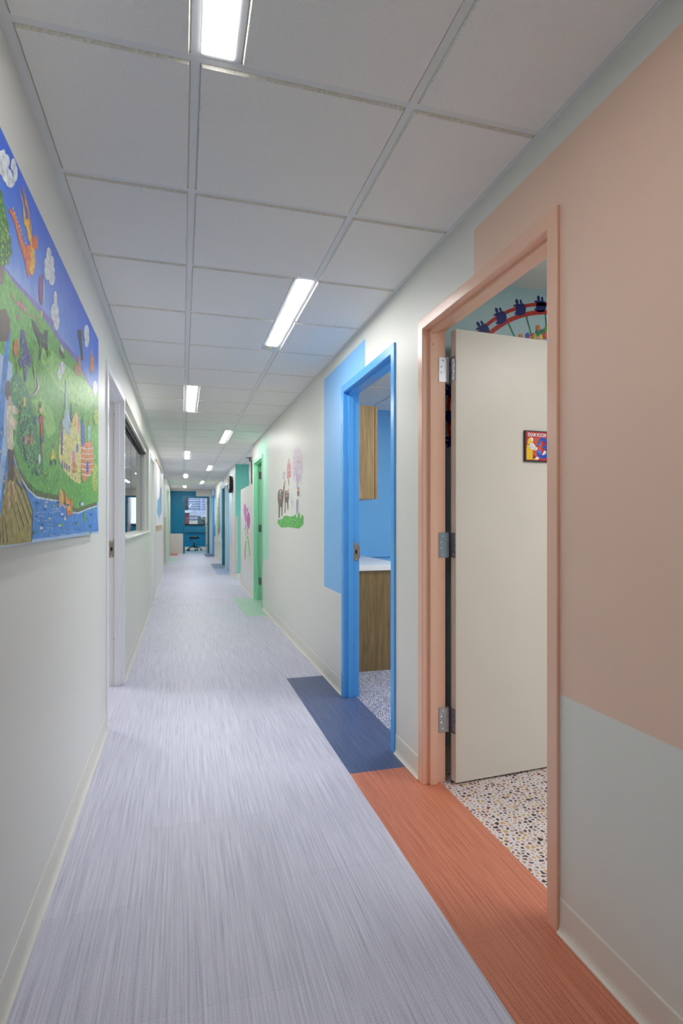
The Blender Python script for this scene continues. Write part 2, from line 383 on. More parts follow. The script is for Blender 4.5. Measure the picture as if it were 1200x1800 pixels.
# ------------------------------------------------------------------ ceiling: lay-in tiles in a T-bar grid
T = 0.6096
GX, GY = 0.0339, 1.512
BAR = 0.012
def ceiling(name, x0, x1, y0, y1, lights=(), angle=True, phase=(GX, GY)):
    mb = MB()
    zt = CEIL - 0.007; zb = CEIL
    xs = [x0] + [phase[0] + T * k for k in range(-13, 13) if x0 + 0.08 < phase[0] + T * k < x1 - 0.08] + [x1]
    ys = [y0] + [phase[1] + T * k for k in range(-13, 44) if y0 + 0.08 < phase[1] + T * k < y1 - 0.08] + [y1]
    def clear(ax, bx, ay, by):
        for (lx0, lx1, ly0, ly1) in lights:
            if lx0 < (ax + bx) / 2 < lx1 and ly0 < (ay + by) / 2 < ly1: return False
        return True
    # grid bars (flat undersides at CEIL), continuous down each runner
    for x in xs[1:-1]: mb.box(x - BAR, x + BAR, y0, y1, zb, zb + 0.03, 'grid')
    for y in ys[1:-1]:
        segs = [(x0, x1)]
        for (lx0, lx1, ly0, ly1) in lights:
            if ly0 + 0.05 < y < ly1 - 0.05:
                segs = [t for s in segs for t in ((s[0], lx0), (lx1, s[1]))]
        for a, b in segs: mb.box(a, b, y - BAR, y + BAR, zb + 0.0004, zb + 0.0296, 'grid')
    if angle:
        mb.box(x0, x0 + 0.0287, y0, y1, zb - 0.001, zb + 0.03, 'grid'); mb.box(x1 - 0.0157, x1, y0, y1, zb - 0.001, zb + 0.03, 'grid')
    for i in range(len(xs) - 1):
        for j in range(len(ys) - 1):
            a, b, c, d = xs[i] + BAR, xs[i + 1] - BAR, ys[j] + BAR, ys[j + 1] - BAR
            if i == 0: a = x0 + 0.0287
            if i == len(xs) - 2: b = x1 - 0.0157
            for (lx0, lx1, ly0, ly1) in lights:
                if ly0 - 0.05 < (c + d) / 2 < ly1 + 0.05:
                    if lx0 - 0.05 < a < lx0 + 0.05 or abs(a - lx0) < 0.06: a = lx1 if abs(a - lx0) < 0.06 else a
                    if abs(b - lx1) < 0.06: b = lx0
            e = 0.0045; g = 0.002
            top = zb + 0.004
            o = [(a + g, c + g), (b - g, c + g), (b - g, d - g), (a + g, d - g)]
            n = [(a + g + e, c + g + e), (b - g - e, c + g + e), (b - g - e, d - g - e), (a + g + e, d - g - e)]
            for k in range(4):
                k2 = (k + 1) % 4
                mb.face([(*o[k], top), (*o[k2], top), (*n[k2], zt), (*n[k], zt)], 'tile_edge')
            mb.face([(*p, zt) for p in n], 'tile')
            mb.face([(a - 0.01, c - 0.01, top + 0.001), (b + 0.01, c - 0.01, top + 0.001), (b + 0.01, d + 0.01, top + 0.001), (a - 0.01, d + 0.01, top + 0.001)], 'tile')
    mb.face([(x0 - 0.02, y0, CEIL + 0.06), (x1 + 0.02, y0, CEIL + 0.06), (x1 + 0.02, y1, CEIL + 0.06), (x0 - 0.02, y1, CEIL + 0.06)], 'tile')
    return struct(mb.build(name, recalc=False))

LIGHTS = []   # (x0, x1, y0, y1, side)
for n in (-2, 6, 14, 22, 30): LIGHTS.append((GX + BAR, 0.150, GY + n * T + BAR, GY + (n + 2) * T - BAR if n < 30 else min(GY + (n + 2) * T - BAR, YE - 0.1), 'L'))
for n in (2, 10, 18, 26): LIGHTS.append((0.537, GX + T - BAR, GY + n * T + BAR, GY + (n + 2) * T - BAR, 'R'))
ceiling('ceiling', XL, XR, YB, YE, [l[:4] for l in LIGHTS])
ceiling('ceiling_alcove', XR, 3.6, 9.03, 12.016)
ceiling('ceiling_recess', -2.4, XL, 13.814, 15.975)
ceiling('ceiling_blue_room', XRB, 4.2, 2.65, 5.74, [], False, (1.31, 1.7))
mb = MB(); mb.box(XRB, 4.2, -1.2, 2.53, CEIL, CEIL + 0.05, 'wall_beige'); struct(mb.build('ceiling_coral_room'))
mb = MB(); mb.box(-1.6, 2.6, YE + 0.1, 24.9, CEIL + 0.15, CEIL + 0.2, 'tile'); struct(mb.build('ceiling_end_room'))
mb = MB(); mb.box(-3.6, XLB, -6.5, 13.8, CEIL + 0.02, CEIL + 0.06, 'tile'); struct(mb.build('ceiling_left_rooms'))
mb = MB(); mb.box(XRB, 4.2, 5.84, 9.03, CEIL + 0.02, CEIL + 0.06, 'tile'); struct(mb.build('ceiling_green_room'))

light_labels = {
    -2: 'nearest recessed linear ceiling light, running out of the top of the picture',
    2: 'long linear ceiling light with a small yellow-green sensor, near the blue door',
    6: 'linear ceiling light on the left grid bar, level with the interior window',
    10: 'linear ceiling light on the right grid bar, nearly level with the green doorway',
    14: 'linear ceiling light on the left grid bar, level with the pink tulip mural',
    18: 'linear ceiling light on the right grid bar, level with the wall clock',
    22: 'second-farthest ceiling light on the left grid bar, a small bright square',
    26: 'farthest ceiling light on the right grid bar, near the end wall',
    30: 'farthest ceiling light on the left grid bar, right before the teal end wall'}
def linear_light(l, n):
    x0, x1, y0, y1, side = l
    t = empty('ceiling_light', ((x0 + x1) / 2, (y0 + y1) / 2, CEIL))
    z = CEIL - 0.0008
    if side == 'L': a, b = 0.0505, 0.128
    else: a, b = 0.560, 0.629
    ye = y1 - 0.012 - (0.085 if n == 2 else 0)
    ys = y0 + 0.012
    mb = MB()
    for q in ((x0, a, y0, y1), (b, x1, y0, y1), (a, b, y0, ys), (a, b, ye, y1)): mb.box(q[0], q[1], q[2], q[3], z, z + 0.05, 'fixture_white')
    mb.build('trim_frame', t, bevel=0.0008)
    mb = MB(); mb.box(a, b, ys, ye, z - 0.0025, z + 0.004, 'lens_near' if n == -2 else 'lens'); mb.build('diffuser', t)
    if n == 2:
        s = MB(); s.lathe(((a + b) / 2, y1 - 0.05, z - 0.004), [(0.0, 0), (0.008, 0.0), (0.010, 0.004)], 'paint_yellow', 14); o = s.build('sensor', t, smooth=True); o['label'] = 'small yellow-green sensor'
    tag(t, light_labels[n], 'ceiling light', 'recessed linear lights along the corridor ceiling')
for l in LIGHTS:
    linear_light(l, int(round((l[2] - BAR - GY) / T)))

def room_light(name, x, y, z, w, d, m, label):
    t = empty(name, (x, y, z)); mb = MB(); mb.box(x - w / 2 - 0.03, x + w / 2 + 0.03, y - d / 2 - 0.03, y + d / 2 + 0.03, z - 0.02, z, 'fixture_white'); mb.build('trim_frame', t)
    mb = MB(); mb.face([(x - w / 2, y - d / 2, z - 0.022), (x - w / 2, y + d / 2, z - 0.022), (x + w / 2, y + d / 2, z - 0.022), (x + w / 2, y - d / 2, z - 0.022)], m); mb.build('diffuser', t, recalc=False)
    tag(t, label, 'ceiling light')
room_light('ceiling_light', 2.5, 0.9, CEIL, 0.6, 1.2, 'lens_coral', 'square ceiling light of the coral-framed exam room')
room_light('ceiling_light', 2.4, 3.5, CEIL - 0.008, 0.6, 1.2, 'lens_blue', 'square ceiling light of the blue room')
room_light('ceiling_light', 0.9, 23.2, CEIL + 0.15, 0.6, 0.6, 'lens_end', 'square ceiling light of the room at the corridor end')
room_light('ceiling_light', -2.0, 5.6, CEIL + 0.02, 0.6, 1.2, 'lens_left', 'unseen ceiling light added in the room behind the left interior window')  # added lamp, out of view, brightens what shows in the interior window
room_light('ceiling_light', 2.3, 10.3, CEIL - 0.008, 0.5, 1.0, 'lens_alcove', 'square ceiling light of the alcove behind the half wall')

# ------------------------------------------------------------------ walls
ZD = 2.116
D1, D2, D3 = (1.475, 2.395), (2.807, 3.723), (7.85, 8.737)
FO = 0.006   # rough opening hidden by the frame
def op(d): return (d[0] - FO, d[1] + FO, -0.01, ZD + FO)
ZP0, ZP1 = 0.708, 2.348
wall_slab('wall_right', 'x', XR, XRB, YB, 9.03, 0, CEIL + 0.03, [op(D1), op(D2), op(D3)],
          [(0.903, 1.937, ZP0, ZP1, 'wall_coral'), (3.271, 4.305, ZP0, ZP1, 'wall_blue'), (7.264, 8.281, ZP0, ZP1, 'wall_green')], 'wall_beige')
wall_slab('wall_half_height', 'x', XR, XRB, 9.03, 10.878, 0, 1.826, [], [], 'wall_beige')
D4, D5, D6, D7 = (13.62, 14.58), (15.0, 15.92), (20.05, 20.97), (21.12, 21.80)
wall_slab('wall_right_far', 'x', XR, XRB, 12.016, YE, 0, CEIL + 0.03, [op(D4), op(D5), op(D6), op(D7)],
          [(12.85, 13.9, ZP0, ZP1, 'wall_paleblue'), (15.42, 16.45, ZP0, ZP1, 'wall_steel'), (19.3, 20.5, ZP0, ZP1, 'frame_blue'), (21.2, 21.88, ZP0, ZP1, 'wall_paleblue')], 'wall_beige', mcap='wall_sea')
DL, DE = (3.55, 4.47), (8.28, 9.09)
WIN = (4.60, 7.821, 1.078, 2.182)
wall_slab('wall_left', 'x', XL, XLB, YB, 13.814, 0, CEIL + 0.03, [op(DL), op(DE), WIN], [], 'wall_beige')
DG, DC = (18.0, 18.9), (20.6, 21.5)
wall_slab('wall_left_far', 'x', XL, XLB, 15.975, YE, 0, CEIL + 0.03, [op(DG), op(DC)], [(17.5, 19.0, ZP0, ZP1, 'wall_green'), (20.3, 21.7, ZP0, ZP1, 'wall_coral')], 'wall_beige')
EO = (0.082, 0.949)
wall_slab('wall_end', 'y', YE, YE + TH, XLB - 0.2, XRB + 0.2, 0, CEIL + 0.03, [(EO[0] - FO, EO[1] + FO, -0.01, ZD + FO)],
          [(XLB - 0.2, 0.508, 0.757, 2.362, 'wall_teal')], 'wall_beige')
wall_slab('wall_back', 'y', YB, YB - 0.1, XLB, XRB, 0, CEIL + 0.03, [], [], 'wall_beige')
# cross walls of the rooms
wall_slab('wall_coral_room_far', 'y', 2.53, 2.58, XRB, 4.2, 0, CEIL + 0.05, [], [], 'wall_aqua', caps=False)
wall_slab('wall_coral_room_side', 'x', 4.2, 4.3, -1.2, 6.2, 0, CEIL + 0.05, [], [(2.6, 6.2, 0, 3, 'wall_beige')], 'wall_aqua', caps=False)
wall_slab('wall_coral_room_near', 'y', -1.2, -1.3, XRB, 4.2, 0, CEIL + 0.05, [], [], 'wall_aqua', caps=False)
wall_slab('wall_blue_room_near', 'y', 2.65, 2.6, XRB, 4.2, 0, CEIL + 0.05, [], [], 'wall_beige', caps=False)
wall_slab('wall_blue_room_far', 'y', 5.74, 5.84, XRB, 4.2, 0, CEIL + 0.05, [], [], 'wall_room_blue', caps=False)
wall_slab('wall_alcove_far', 'y', 12.016, 12.12, XRB, 1.405, 0, CEIL + 0.03, [], [], 'wall_sea', caps=True)
wall_slab('wall_alcove_back', 'x', 3.6, 3.7, 9.0, 13.0, 0, CEIL + 0.03, [], [], 'wall_beige')
wall_slab('wall_alcove_inner', 'y', 12.9, 13.0, XRB, 3.6, 0, CEIL + 0.03, [], [], 'wall_beige')
wall_slab('wall_alcove_near', 'y', 9.03, 8.95, XRB, 3.6, 0, CEIL + 0.03, [], [], 'wall_beige')
wall_slab('wall_recess_far', 'y', 15.975, 16.075, -2.4, XLB, 0, CEIL + 0.03, [], [], 'wall_beige')
wall_slab('wall_recess_near', 'y', 13.814, 13.714, -2.4, XLB, 0, CEIL + 0.03, [], [], 'wall_beige')
wall_slab('wall_recess_back', 'x', -2.4, -2.5, 13.7, 16.1, 0, CEIL + 0.03, [], [], 'wall_beige')
wall_slab('wall_left_rooms', 'x', -3.6, -3.7, YB, 13.8, 0, CEIL + 0.05, [], [], 'wall_beige')
wall_slab('wall_left_room_far', 'y', 13.5, 13.6, -3.6, XLB, 0, CEIL + 0.05, [], [], 'wall_beige')
wall_slab('wall_left_room_near', 'y', -1.3, -1.4, -3.6, XLB, 0, CEIL + 0.05, [], [], 'wall_dark')
wall_slab('wall_left_room_middle', 'y', 7.95, 8.0, -3.6, XLB, 0, CEIL + 0.05, [], [], 'wall_beige')
wall_slab('wall_green_room_side', 'x', 4.2, 4.3, 6.2, 9.0, 0, CEIL + 0.05, [], [], 'wall_dark')
# room at the corridor end, with its window
YW = 24.7
WE = (-0.75, 1.9, 1.07, 2.5)
wall_slab('wall_end_room_far', 'y', YW, YW + 0.15, -1.6, 2.6, 0, CEIL + 0.2, [WE], [(-1.6, 2.6, 0.72, 1.07, 'frame_teal')], 'wall_teal', 'wall_beige')
wall_slab('wall_end_room_left', 'x', -1.6, -1.7, YE, YW + 0.15, 0, CEIL + 0.2, [], [], 'wall_teal')
wall_slab('wall_end_room_right', 'x', 2.6, 2.7, YE, YW + 0.15, 0, CEIL + 0.2, [], [], 'wall_teal')
wall_slab('wall_end_room_near', 'y', YE + TH + 0.001, YE + TH + 0.003, XRB + 0.2, 2.6, 0, CEIL + 0.2, [], [], 'wall_teal')
mb = MB(); mb.box(-1.6, 2.6, YW - 0.09, YW, 0.745, 0.765, 'frame_teal'); mb.box(-1.6, 2.6, YW - 0.012, YW, 0.765, 0.93, 'frame_teal'); struct(mb.build('trim_1', bevel=0.003))
mb = MB(); mb.box(-0.75, 1.9, YW - 0.06, YW + 0.02, 1.052, 1.085, 'black_rubber'); struct(mb.build('trim_2', bevel=0.003))
mb = MB(); mb.box(XRB, 4.2, 5.722, 5.74, 0.835, 0.868, 'wall_room_blue'); struct(mb.build('trim_3', bevel=0.003))
w = empty('window_2', (0.5, YW + 0.08, 1.07)); struct(w)
mb = MB()
for (a, b, c, d) in ((-0.75, 1.9, 1.075, 1.10), (-0.75, 1.9, 2.47, 2.5), (-0.75, -0.71, 1.10, 2.47), (1.86, 1.9, 1.10, 2.47)): mb.box(a, b, YW + 0.06, YW + 0.11, c, d, 'sign_black')
mb.build('window_frame', w)
mb = MB(); mb.box(-0.71, 1.86, YW + 0.083, YW + 0.089, 1.10, 2.47, 'glass'); mb.build('pane', w)

# ------------------------------------------------------------------ cove baseboards
def cove(name, runs, m='base_vinyl', h=0.104):
    """runs: (axis, pos, sign, a0, a1): sign is the direction in which the toe stands out"""
    prof = [(0, 0), (0.014, 0), (0.0135, 0.003), (0.008, 0.009), (0.0045, 0.018), (0.003, 0.03), (0.003, h - 0.004), (0.0015, h), (0, h)]
    mb = MB()
    for axis, pos, sg, a0, a1 in runs:
        n = len(prof); i = len(mb.v)
        for a in (a0, a1):
            for p, z in prof:
                mb.v.append((pos + sg * p, a, z) if axis == 'x' else (a, pos + sg * p, z))
        for k in range(n):
            mb.f.append([i + k, i + (k + 1) % n, i + n + (k + 1) % n, i + n + k]); mb.m.append(mb.mi(m))
        mb.f.append([i + k for k in range(n)]); mb.m.append(0); mb.f.append([i + n + k for k in range(n)][::-1]); mb.m.append(0)
    return struct(mb.build(name))
FW = 0.0515
cove('baseboard_right', [('x', XR, -1, YB, D1[0] - FW), ('x', XR, -1, D1[1] + FW, D2[0] - FW), ('x', XR, -1, D2[1] + FW, D3[0] - FW), ('x', XR, -1, D3[1] + FW, 10.884)])
cove('baseboard_right_far', [('x', XR, -1, 12.01, D4[0] - FW), ('x', XR, -1, D4[1] + FW, D5[0] - FW), ('x', XR, -1, D5[1] + FW, D6[0] - FW)])
cove('baseboard_left', [('x', XL, 1, YB, DL[0] - FW), ('x', XL, 1, DL[1] + FW, DE[0] - FW), ('x', XL, 1, DE[1] + FW, 13.82)])
cove('baseboard_left_far', [('x', XL, 1, 15.97, DG[0] - FW), ('x', XL, 1, DG[1] + FW, DC[0] - FW), ('y', 15.975, -1, -2.4, XL)])
cove('baseboard_end', [('y', YE, -1, XL, EO[0] - FW)])
cove('baseboard_alcove', [('y', 12.016, -1, XR, 1.40)], h=0.115)
cove('baseboard_end_room', [('y', YW, -1, -1.6, 2.6)], h=0.13)
cove('baseboard_coral_room', [('y', 2.53, -1, XRB, 4.2)])

# ------------------------------------------------------------------ pressed steel door frames
PROF = [(0.002, 0.0505), (0, 0.0485), (0, 0.003), (0.003, 0), (0.035, 0), (0.035, -0.016), (0.070, -0.016), (0.070, 0), (0.118, 0), (0.118, 0.05), (0.106, 0.05), (0.106, 0.012), (0.011, 0.012), (0.011, 0.0505)]
def door_frame(parent, axis, front, sg, a0, a1, m, ztop=ZD):
    """front: x (or y) of the face towards the corridor; sg: +1 when the depth runs towards +x / +y"""
    mb = MB(); n = len(PROF)
    P = (lambda a, d, z: (front + sg * d, a, z)) if axis == 'x' else (lambda a, d, z: (a, front + sg * d, z))
    st = []
    for kind in range(4):
        row = []
        for d, q in PROF:
            if kind == 0: row.append(P(a0 - q, d, 0.0))
            elif kind == 1: row.append(P(a0 - q, d, ztop + q))
            elif kind == 2: row.append(P(a1 + q, d, ztop + q))
            else: row.append(P(a1 + q, d, 0.0))
        st.append(row)
    i = len(mb.v)
    for r in st: mb.v += r
    for s in range(3):
        for k in range(n):
            k2 = (k + 1) % n
            mb.f.append([i + s * n + k, i + s * n + k2, i + (s + 1) * n + k2, i + (s + 1) * n + k]); mb.m.append(mb.mi(m))
    mb.f.append([i + k for k in range(n)]); mb.m.append(0); mb.f.append([i + 3 * n + k for k in range(n)][::-1]); mb.m.append(0)
    return mb.build('door_frame', parent, bevel=0.0012)
def strike(parent, x, y, z, sy, sx=1):
    """strike plate on a rabbet face at y looking towards sy, centred on x, z"""
    t = 0.0016
    mb = MB()
    pts = [(x - sx * .017, z - .062), (x + sx * .017, z - .062), (x + sx * .017, z - .042), (x + sx * .029, z - .042), (x + sx * .029, z + .042), (x + sx * .017, z + .042), (x + sx * .017, z + .062), (x - sx * .017, z + .062)]
    mb.prism(pts, y, y + sy * t, 'bronze_plate', 'y'); p = mb.build('strike_plate', parent, bevel=0.0004)
    mb = MB(); hp = []
    for k in range(9):
        a = -math.pi / 2 + math.pi * k / 8; hp.append((x - sx * .001 - sx * 0.007 * math.cos(a), z + 0.015 * math.sin(a)))
    hp += [(x + sx * .008, z + .015), (x + sx * .008, z - .015)]
    mb.prism(hp, y + sy * t, y + sy * (t + .0003), 'black', 'y'); h = mb.build('latch_hole', p)
    for dz in (-.052, .052):
        mb = MB(); mb.cyl((x, y + sy * t, z + dz), (x, y + sy * (t + .001), z + dz), .005, .004, 'chrome', 12); mb.build('screw', p)
def door(n, axis, front, sg, a0, a1, m, leaf=None):
    t = empty('door_%d' % n, ((front, (a0 + a1) / 2, 0) if axis == 'x' else ((a0 + a1) / 2, front, 0))); struct(t)
    door_frame(t, axis, front, sg, a0, a1, m)
    if leaf:   # a shut leaf in the rear rabbet
        mb = MB(); d0, d1 = front + sg * 0.0715, front + sg * 0.116
        if axis == 'x': mb.box(min(d0, d1), max(d0, d1), a0 + 0.003, a1 - 0.003, 0.01, ZD - 0.003, leaf)
        mb.build('door_leaf', t, bevel=0.001)
    return t
XF = XR - 0.011
d1 = door(1, 'x', XF, 1, *D1, 'frame_coral')
d2 = door(2, 'x', XF, 1, *D2, 'frame_blue')
d3 = door(3, 'x', XF, 1, *D3, 'frame_green')
d4 = door(4, 'x', XF, 1, *D4, 'frame_paleblue', 'door_cream')
d5 = door(5, 'x', XF, 1, *D5, 'frame_teal', 'door_cream')
d6 = door(6, 'x', XF, 1, *D6, 'frame_blue', 'door_cream')
d7 = door(7, 'x', XF, 1, *D7, 'frame_paleblue', 'door_cream')
XFL = XL + 0.011
d8 = door(8, 'x', XFL, -1, *DL, 'frame_white')
d9 = door(9, 'x', XFL, -1, *DE, 'frame_white', 'door_cream')
d10 = door(10, 'x', XFL, -1, *DG, 'frame_green', 'door_cream')
d11 = door(11, 'x', XFL, -1, *DC, 'frame_coral', 'door_cream')
d12 = door(12, 'y', YE - 0.011, 1, *EO, 'frame_teal')
strike(d2, 1.166, D2[1], 1.01, -1)
strike(d8, -0.505, DL[1], 1.016, -1, -1)
for dd, yy in ((d1, D1[1]), (d2, D2[1])):
    mb = MB(); mb.cyl((1.118, yy - 0.016, 2.045), (1.118, yy - 0.0175, 2.045), .003, .003, 'steel_dark', 10); mb.build('screw', dd)
for z in (0.35, 1.09, 2.02):
    mb = MB(); mb.cyl((1.1425, D2[1] - 0.006, z), (1.146, D2[1] - 0.006, z), .006, .005, 'black_rubber', 10); mb.build('door_silencer', d2)
    mb = MB(); mb.cyl((-0.4845, DL[1] - 0.006, z), (-0.488, DL[1] - 0.006, z), .006, .005, 'black_rubber', 10); mb.build('door_silencer', d8)

# open leaf of the coral door: swings into the room, a little past square
def hinge(parent, px, py, z, jy, x_in, leaf_dir, hgt=0.116):
    h = MB()
    for k in range(5):
        z0 = z - hgt / 2 + k * hgt / 5
        h.cyl((px, py, z0 + .0006), (px, py, z0 + hgt / 5 - .0006), .0068, .0068, 'steel', 14)
    h.cyl((px, py, z - hgt / 2 - .004), (px, py, z + hgt / 2 + .004), .004, .004, 'steel', 10)
    o = h.build('hinge', parent, smooth=False)
    m = MB(); m.box(x_in, px - .002, jy - .0025, jy - .0003, z - hgt / 2, z + hgt / 2, 'steel'); m.build('jamb_plate', o)
    for dx, dz in ((.012, .042), (.004, .014), (.004, -.014), (.012, -.042)):
        m = MB(); m.cyl((x_in + .008 + dx, jy - .0025, z + dz), (x_in + .008 + dx, jy - .0034, z + dz), .0048, .0038, 'chrome', 12); m.build('screw', o)
    return o
ang = math.atan2(0.0325, 0.5054)
u = Vector((math.cos(ang), math.sin(ang), 0)); nrm = Vector((-u.y, u.x, 0))
P0 = Vector((1.2196, 2.3465, 0.010))
LW = 0.905
lm = MB()
c = [P0, P0 + u * LW, P0 + u * LW + nrm * 0.0445, P0 + nrm * 0.0445]
zt = Vector((0, 0, 2.106))
lm.face(c[::-1], 'door_cream'); lm.face([p + zt for p in c], 'door_cream')
for k in range(4): lm.face([c[k], c[(k + 1) % 4], c[(k + 1) % 4] + zt, c[k] + zt], 'door_cream')
lf = lm.build('door_leaf', d1, bevel=0.0012)
for z in (1.935, 1.112, 0.292):
    h = hinge(d1, 1.2035, D1[1] + 0.004, z, D1[1], 1.156, None)
    # plate let into the leaf's hinge edge, seen obliquely
    m = MB(); a = P0 + nrm * 0.006 - u * 0.0015; b = P0 + nrm * 0.0445 - u * 0.0015
    q = [a, b, b - u * .001, a - u * .001]
    zz0, zz1 = Vector((0, 0, z - .058)), Vector((0, 0, z + .058))
    q = [Vector((p.x, p.y, 0)) for p in q]
    for k in range(4): m.face([q[k] + zz0, q[(k + 1) % 4] + zz0, q[(k + 1) % 4] + zz1, q[k] + zz1], 'steel')
    m.face([p + zz0 for p in q][::-1], 'steel'); m.face([p + zz1 for p in q], 'steel'); m.build('leaf_plate', h)
    m = MB(); m.box(1.2045, b.x, D1[1] + 0.002, D1[1] + 0.004, z - .058, z + .058, 'steel'); m.build('link_plate', h)
    for t_, dz in ((.32, .042), (.12, .014), (.12, -.014), (.32, -.042)):
        p = a.lerp(b, t_) ; p = Vector((p.x, p.y, z + dz)); m = MB(); m.cyl(p - u * .001, p - u * .0018, .0045, .0036, 'chrome', 12); m.build('screw', h)
# lever handle on the coral leaf (beyond the near jamb, seen from further right)
def lever(parent, p, along, out):
    m = MB(); m.cyl(p, p + out * .012, .026, .025, 'steel', 20); o = m.build('handle', parent, bevel=0.001)
    m = MB(); m.cyl(p + out * .012, p + out * .05, .009, .009, 'steel', 14); m.cyl(p + out * .048, p + out * .048 + along * .11, .009, .007, 'steel', 14); m.build('lever', o)
lever(d1, P0 + u * (LW - 0.06) + Vector((0, 0, 1.0)), -u, -nrm)

# sign on the coral leaf
def sign():
    base = P0 + u * 0.376 + Vector((0, 0, 1.515 - 0.010))
    t = empty('room_sign', tuple(base), ang)
    M = t.matrix_world
    def part(name, build, parent, bevel=0):
        mb = MB(); build(mb); o = mb.build(name, parent=None, bevel=bevel)
        for v in o.data.vertices: v.co = M @ v.co
        o.parent = parent; o.matrix_parent_inverse = parent.matrix_world.inverted(); return o
    W, Hh = 0.152, 0.150
    part('backing', lambda m: m.box(0, W, -0.011, 0.0, 0, Hh, 'sign_black'), t, 0.0008)
    y = -0.0112
    def pr(m, pts, mt, k=0): m.prism(pts, y - .0002 * (k + 1), y - .0002 * k, mt, 'y')
    def el(cx, cz, rx, rz, n=20, rot=0): return [(cx + rx * math.cos(2 * math.pi * i / n) * math.cos(rot) - rz * math.sin(2 * math.pi * i / n) * math.sin(rot), cz + rx * math.cos(2 * math.pi * i / n) * math.sin(rot) + rz * math.sin(2 * math.pi * i / n) * math.cos(rot)) for i in range(n)]
    face = part('printed_face', lambda m: pr(m, [(.006, .006), (W - .006, .006), (W - .006, Hh - .006), (.006, Hh - .006)], 'sign_red'), t)
    def pic(m):
        pr(m, el(.066, .072, .034, .046), 'sign_glow', 1)
        pr(m, [(.008, .008), (.044, .008), (.044, .050), (.052, .062), (.036, .078), (.012, .080), (.008, .060)], 'sign_yellow', 2)
        pr(m, el(.030, .095, .016, .022, rot=-.25), 'sign_yellow', 3); pr(m, el(.040, .107, .007, .010), 'sign_white', 4); pr(m, [(.018, .082), (.052, .090), (.054, .086), (.020, .077)], 'sign_black', 4)
        pr(m, el(.040, .074, .017, .015), 'sign_white', 5); pr(m, el(.058, .064, .014, .010), 'sign_white', 6)
        for q in ((.034, .078), (.044, .070), (.030, .068), (.060, .067), (.054, .060)): pr(m, el(*q, .0028, .0024, 8), 'sign_black', 7)
        pr(m, el(.068, .074, .004, .004, 10), 'sign_black', 7)
        pr(m, [(.044, .014), (.060, .020), (.060, .026), (.044, .020)], 'sign_purple', 4)
        pr(m, [(.046, .008), (.070, .008), (.064, .018), (.050, .014)], 'sign_yellow', 5)
        pr(m, el(.070, .016, .010, .008), 'sign_white', 6)
        pr(m, [(.078, .018), (.092, .028), (.096, .024), (.082, .014)], 'sign_orange', 7)
        for dx, dz in ((.048, .020), (.046, .004), (.030, .026)):
            pr(m, [(.094, .027), (.094 + dx * .6, .030 + dz), (.094 + dx, .024 + dz), (.096, .023)], 'sign_white', 7)
    part('printed_picture', pic, face)
    def text(s, size, x, z, mt, sx, name, off):
        cu = bpy.data.curves.new(name, 'FONT'); cu.body = s; cu.size = size; cu.extrude = 0.0003; cu.offset = off
        cu.materials.append(MATS[mt]); tmp = bpy.data.objects.new(name, cu); me = bpy.data.meshes.new_from_object(tmp); bpy.data.objects.remove(tmp)
        o = bpy.data.objects.new(name, me); col.objects.link(o)
        o.parent = t; o.location = (x, -0.0132, z); o.rotation_euler = (math.pi / 2, 0, 0); o.scale = (sx, 1, 1); return o
    text('EXAM ROOM', 0.0245, 0.014, 0.121, 'sign_white', 0.74, 'lettering', 0.0005)
    # numeral with a rounded, ball-ended outline
    def numeral(m):
        k = 8; sh = -.008
        path = []
        for i in range(15):
            a = math.radians(200 - i * 20); path.append((.112 + .026 * math.cos(a) * 1.0, .090 + .018 * math.sin(a)))
        path = [(.092, .088)] + [(.112 + .025 * math.cos(math.radians(d)), .091 + .019 * math.sin(math.radians(d))) for d in range(165, -91, -15)]
        low = [(.110 + .030 * math.cos(math.radians(d)), .048 + .024 * math.sin(math.radians(d))) for d in range(90, -166, -15)]
        path = [(a + sh, b) for a, b in path]; low = [(a + sh, b) for a, b in low]
        for seg, wmax in ((path, .016), (low, .018)):
            L = len(seg)
            for i in range(L - 1):
                f = (i + .5) / L; wd = wmax * (0.35 + 0.65 * math.sin(math.pi * min(1, max(0, f))))
                (x0, z0), (x1, z1) = seg[i], seg[i + 1]; dx, dz = x1 - x0, z1 - z0; ll = math.hypot(dx, dz) or 1e-6; nx, nz = -dz / ll * wd / 2, dx / ll * wd / 2
                pr(m, [(x0 + nx, z0 + nz), (x1 + nx, z1 + nz), (x1 - nx, z1 - nz), (x0 - nx, z0 - nz)], 'sign_blue', k)
                pr(m, el(x1, z1, wd / 2, wd / 2, 10), 'sign_blue', k)
        pr(m, el(.084, .088, .0095, .0095), 'sign_blue', k); pr(m, el(.084, .046, .011, .011), 'sign_blue', k)
    part('numeral', numeral, t)
    tag(t, 'red square EXAM ROOM 3 sign with a blue numeral, fixed to the open cream door', 'sign')
sign()

# green doorway: leaf standing open into the room, three hinges on the far jamb
lm = MB(); lm.box(1.206, 2.09, D3[1] - 0.05, D3[1] - 0.005, 0.01, 2.115, 'door_cream'); lm.build('door_leaf', d3, bevel=0.001)
for z in (1.94, 1.11, 0.29): hinge(d3, 1.2, D3[1] + 0.002, z, D3[1], 1.150, None)
# blue doorway: the leaf opens flat against the near partition
lm = MB(); lm.box(1.206, 2.09, D2[0] + 0.004, D2[0] + 0.048, 0.01, 2.115, 'door_cream'); lm.build('door_leaf', d2, bevel=0.001)
lm = MB(); lm.box(-1.42, -0.545, DL[0] + 0.004, DL[0] + 0.048, 0.01, 2.115, 'door_cream'); lm.build('door_leaf', d8, bevel=0.001)
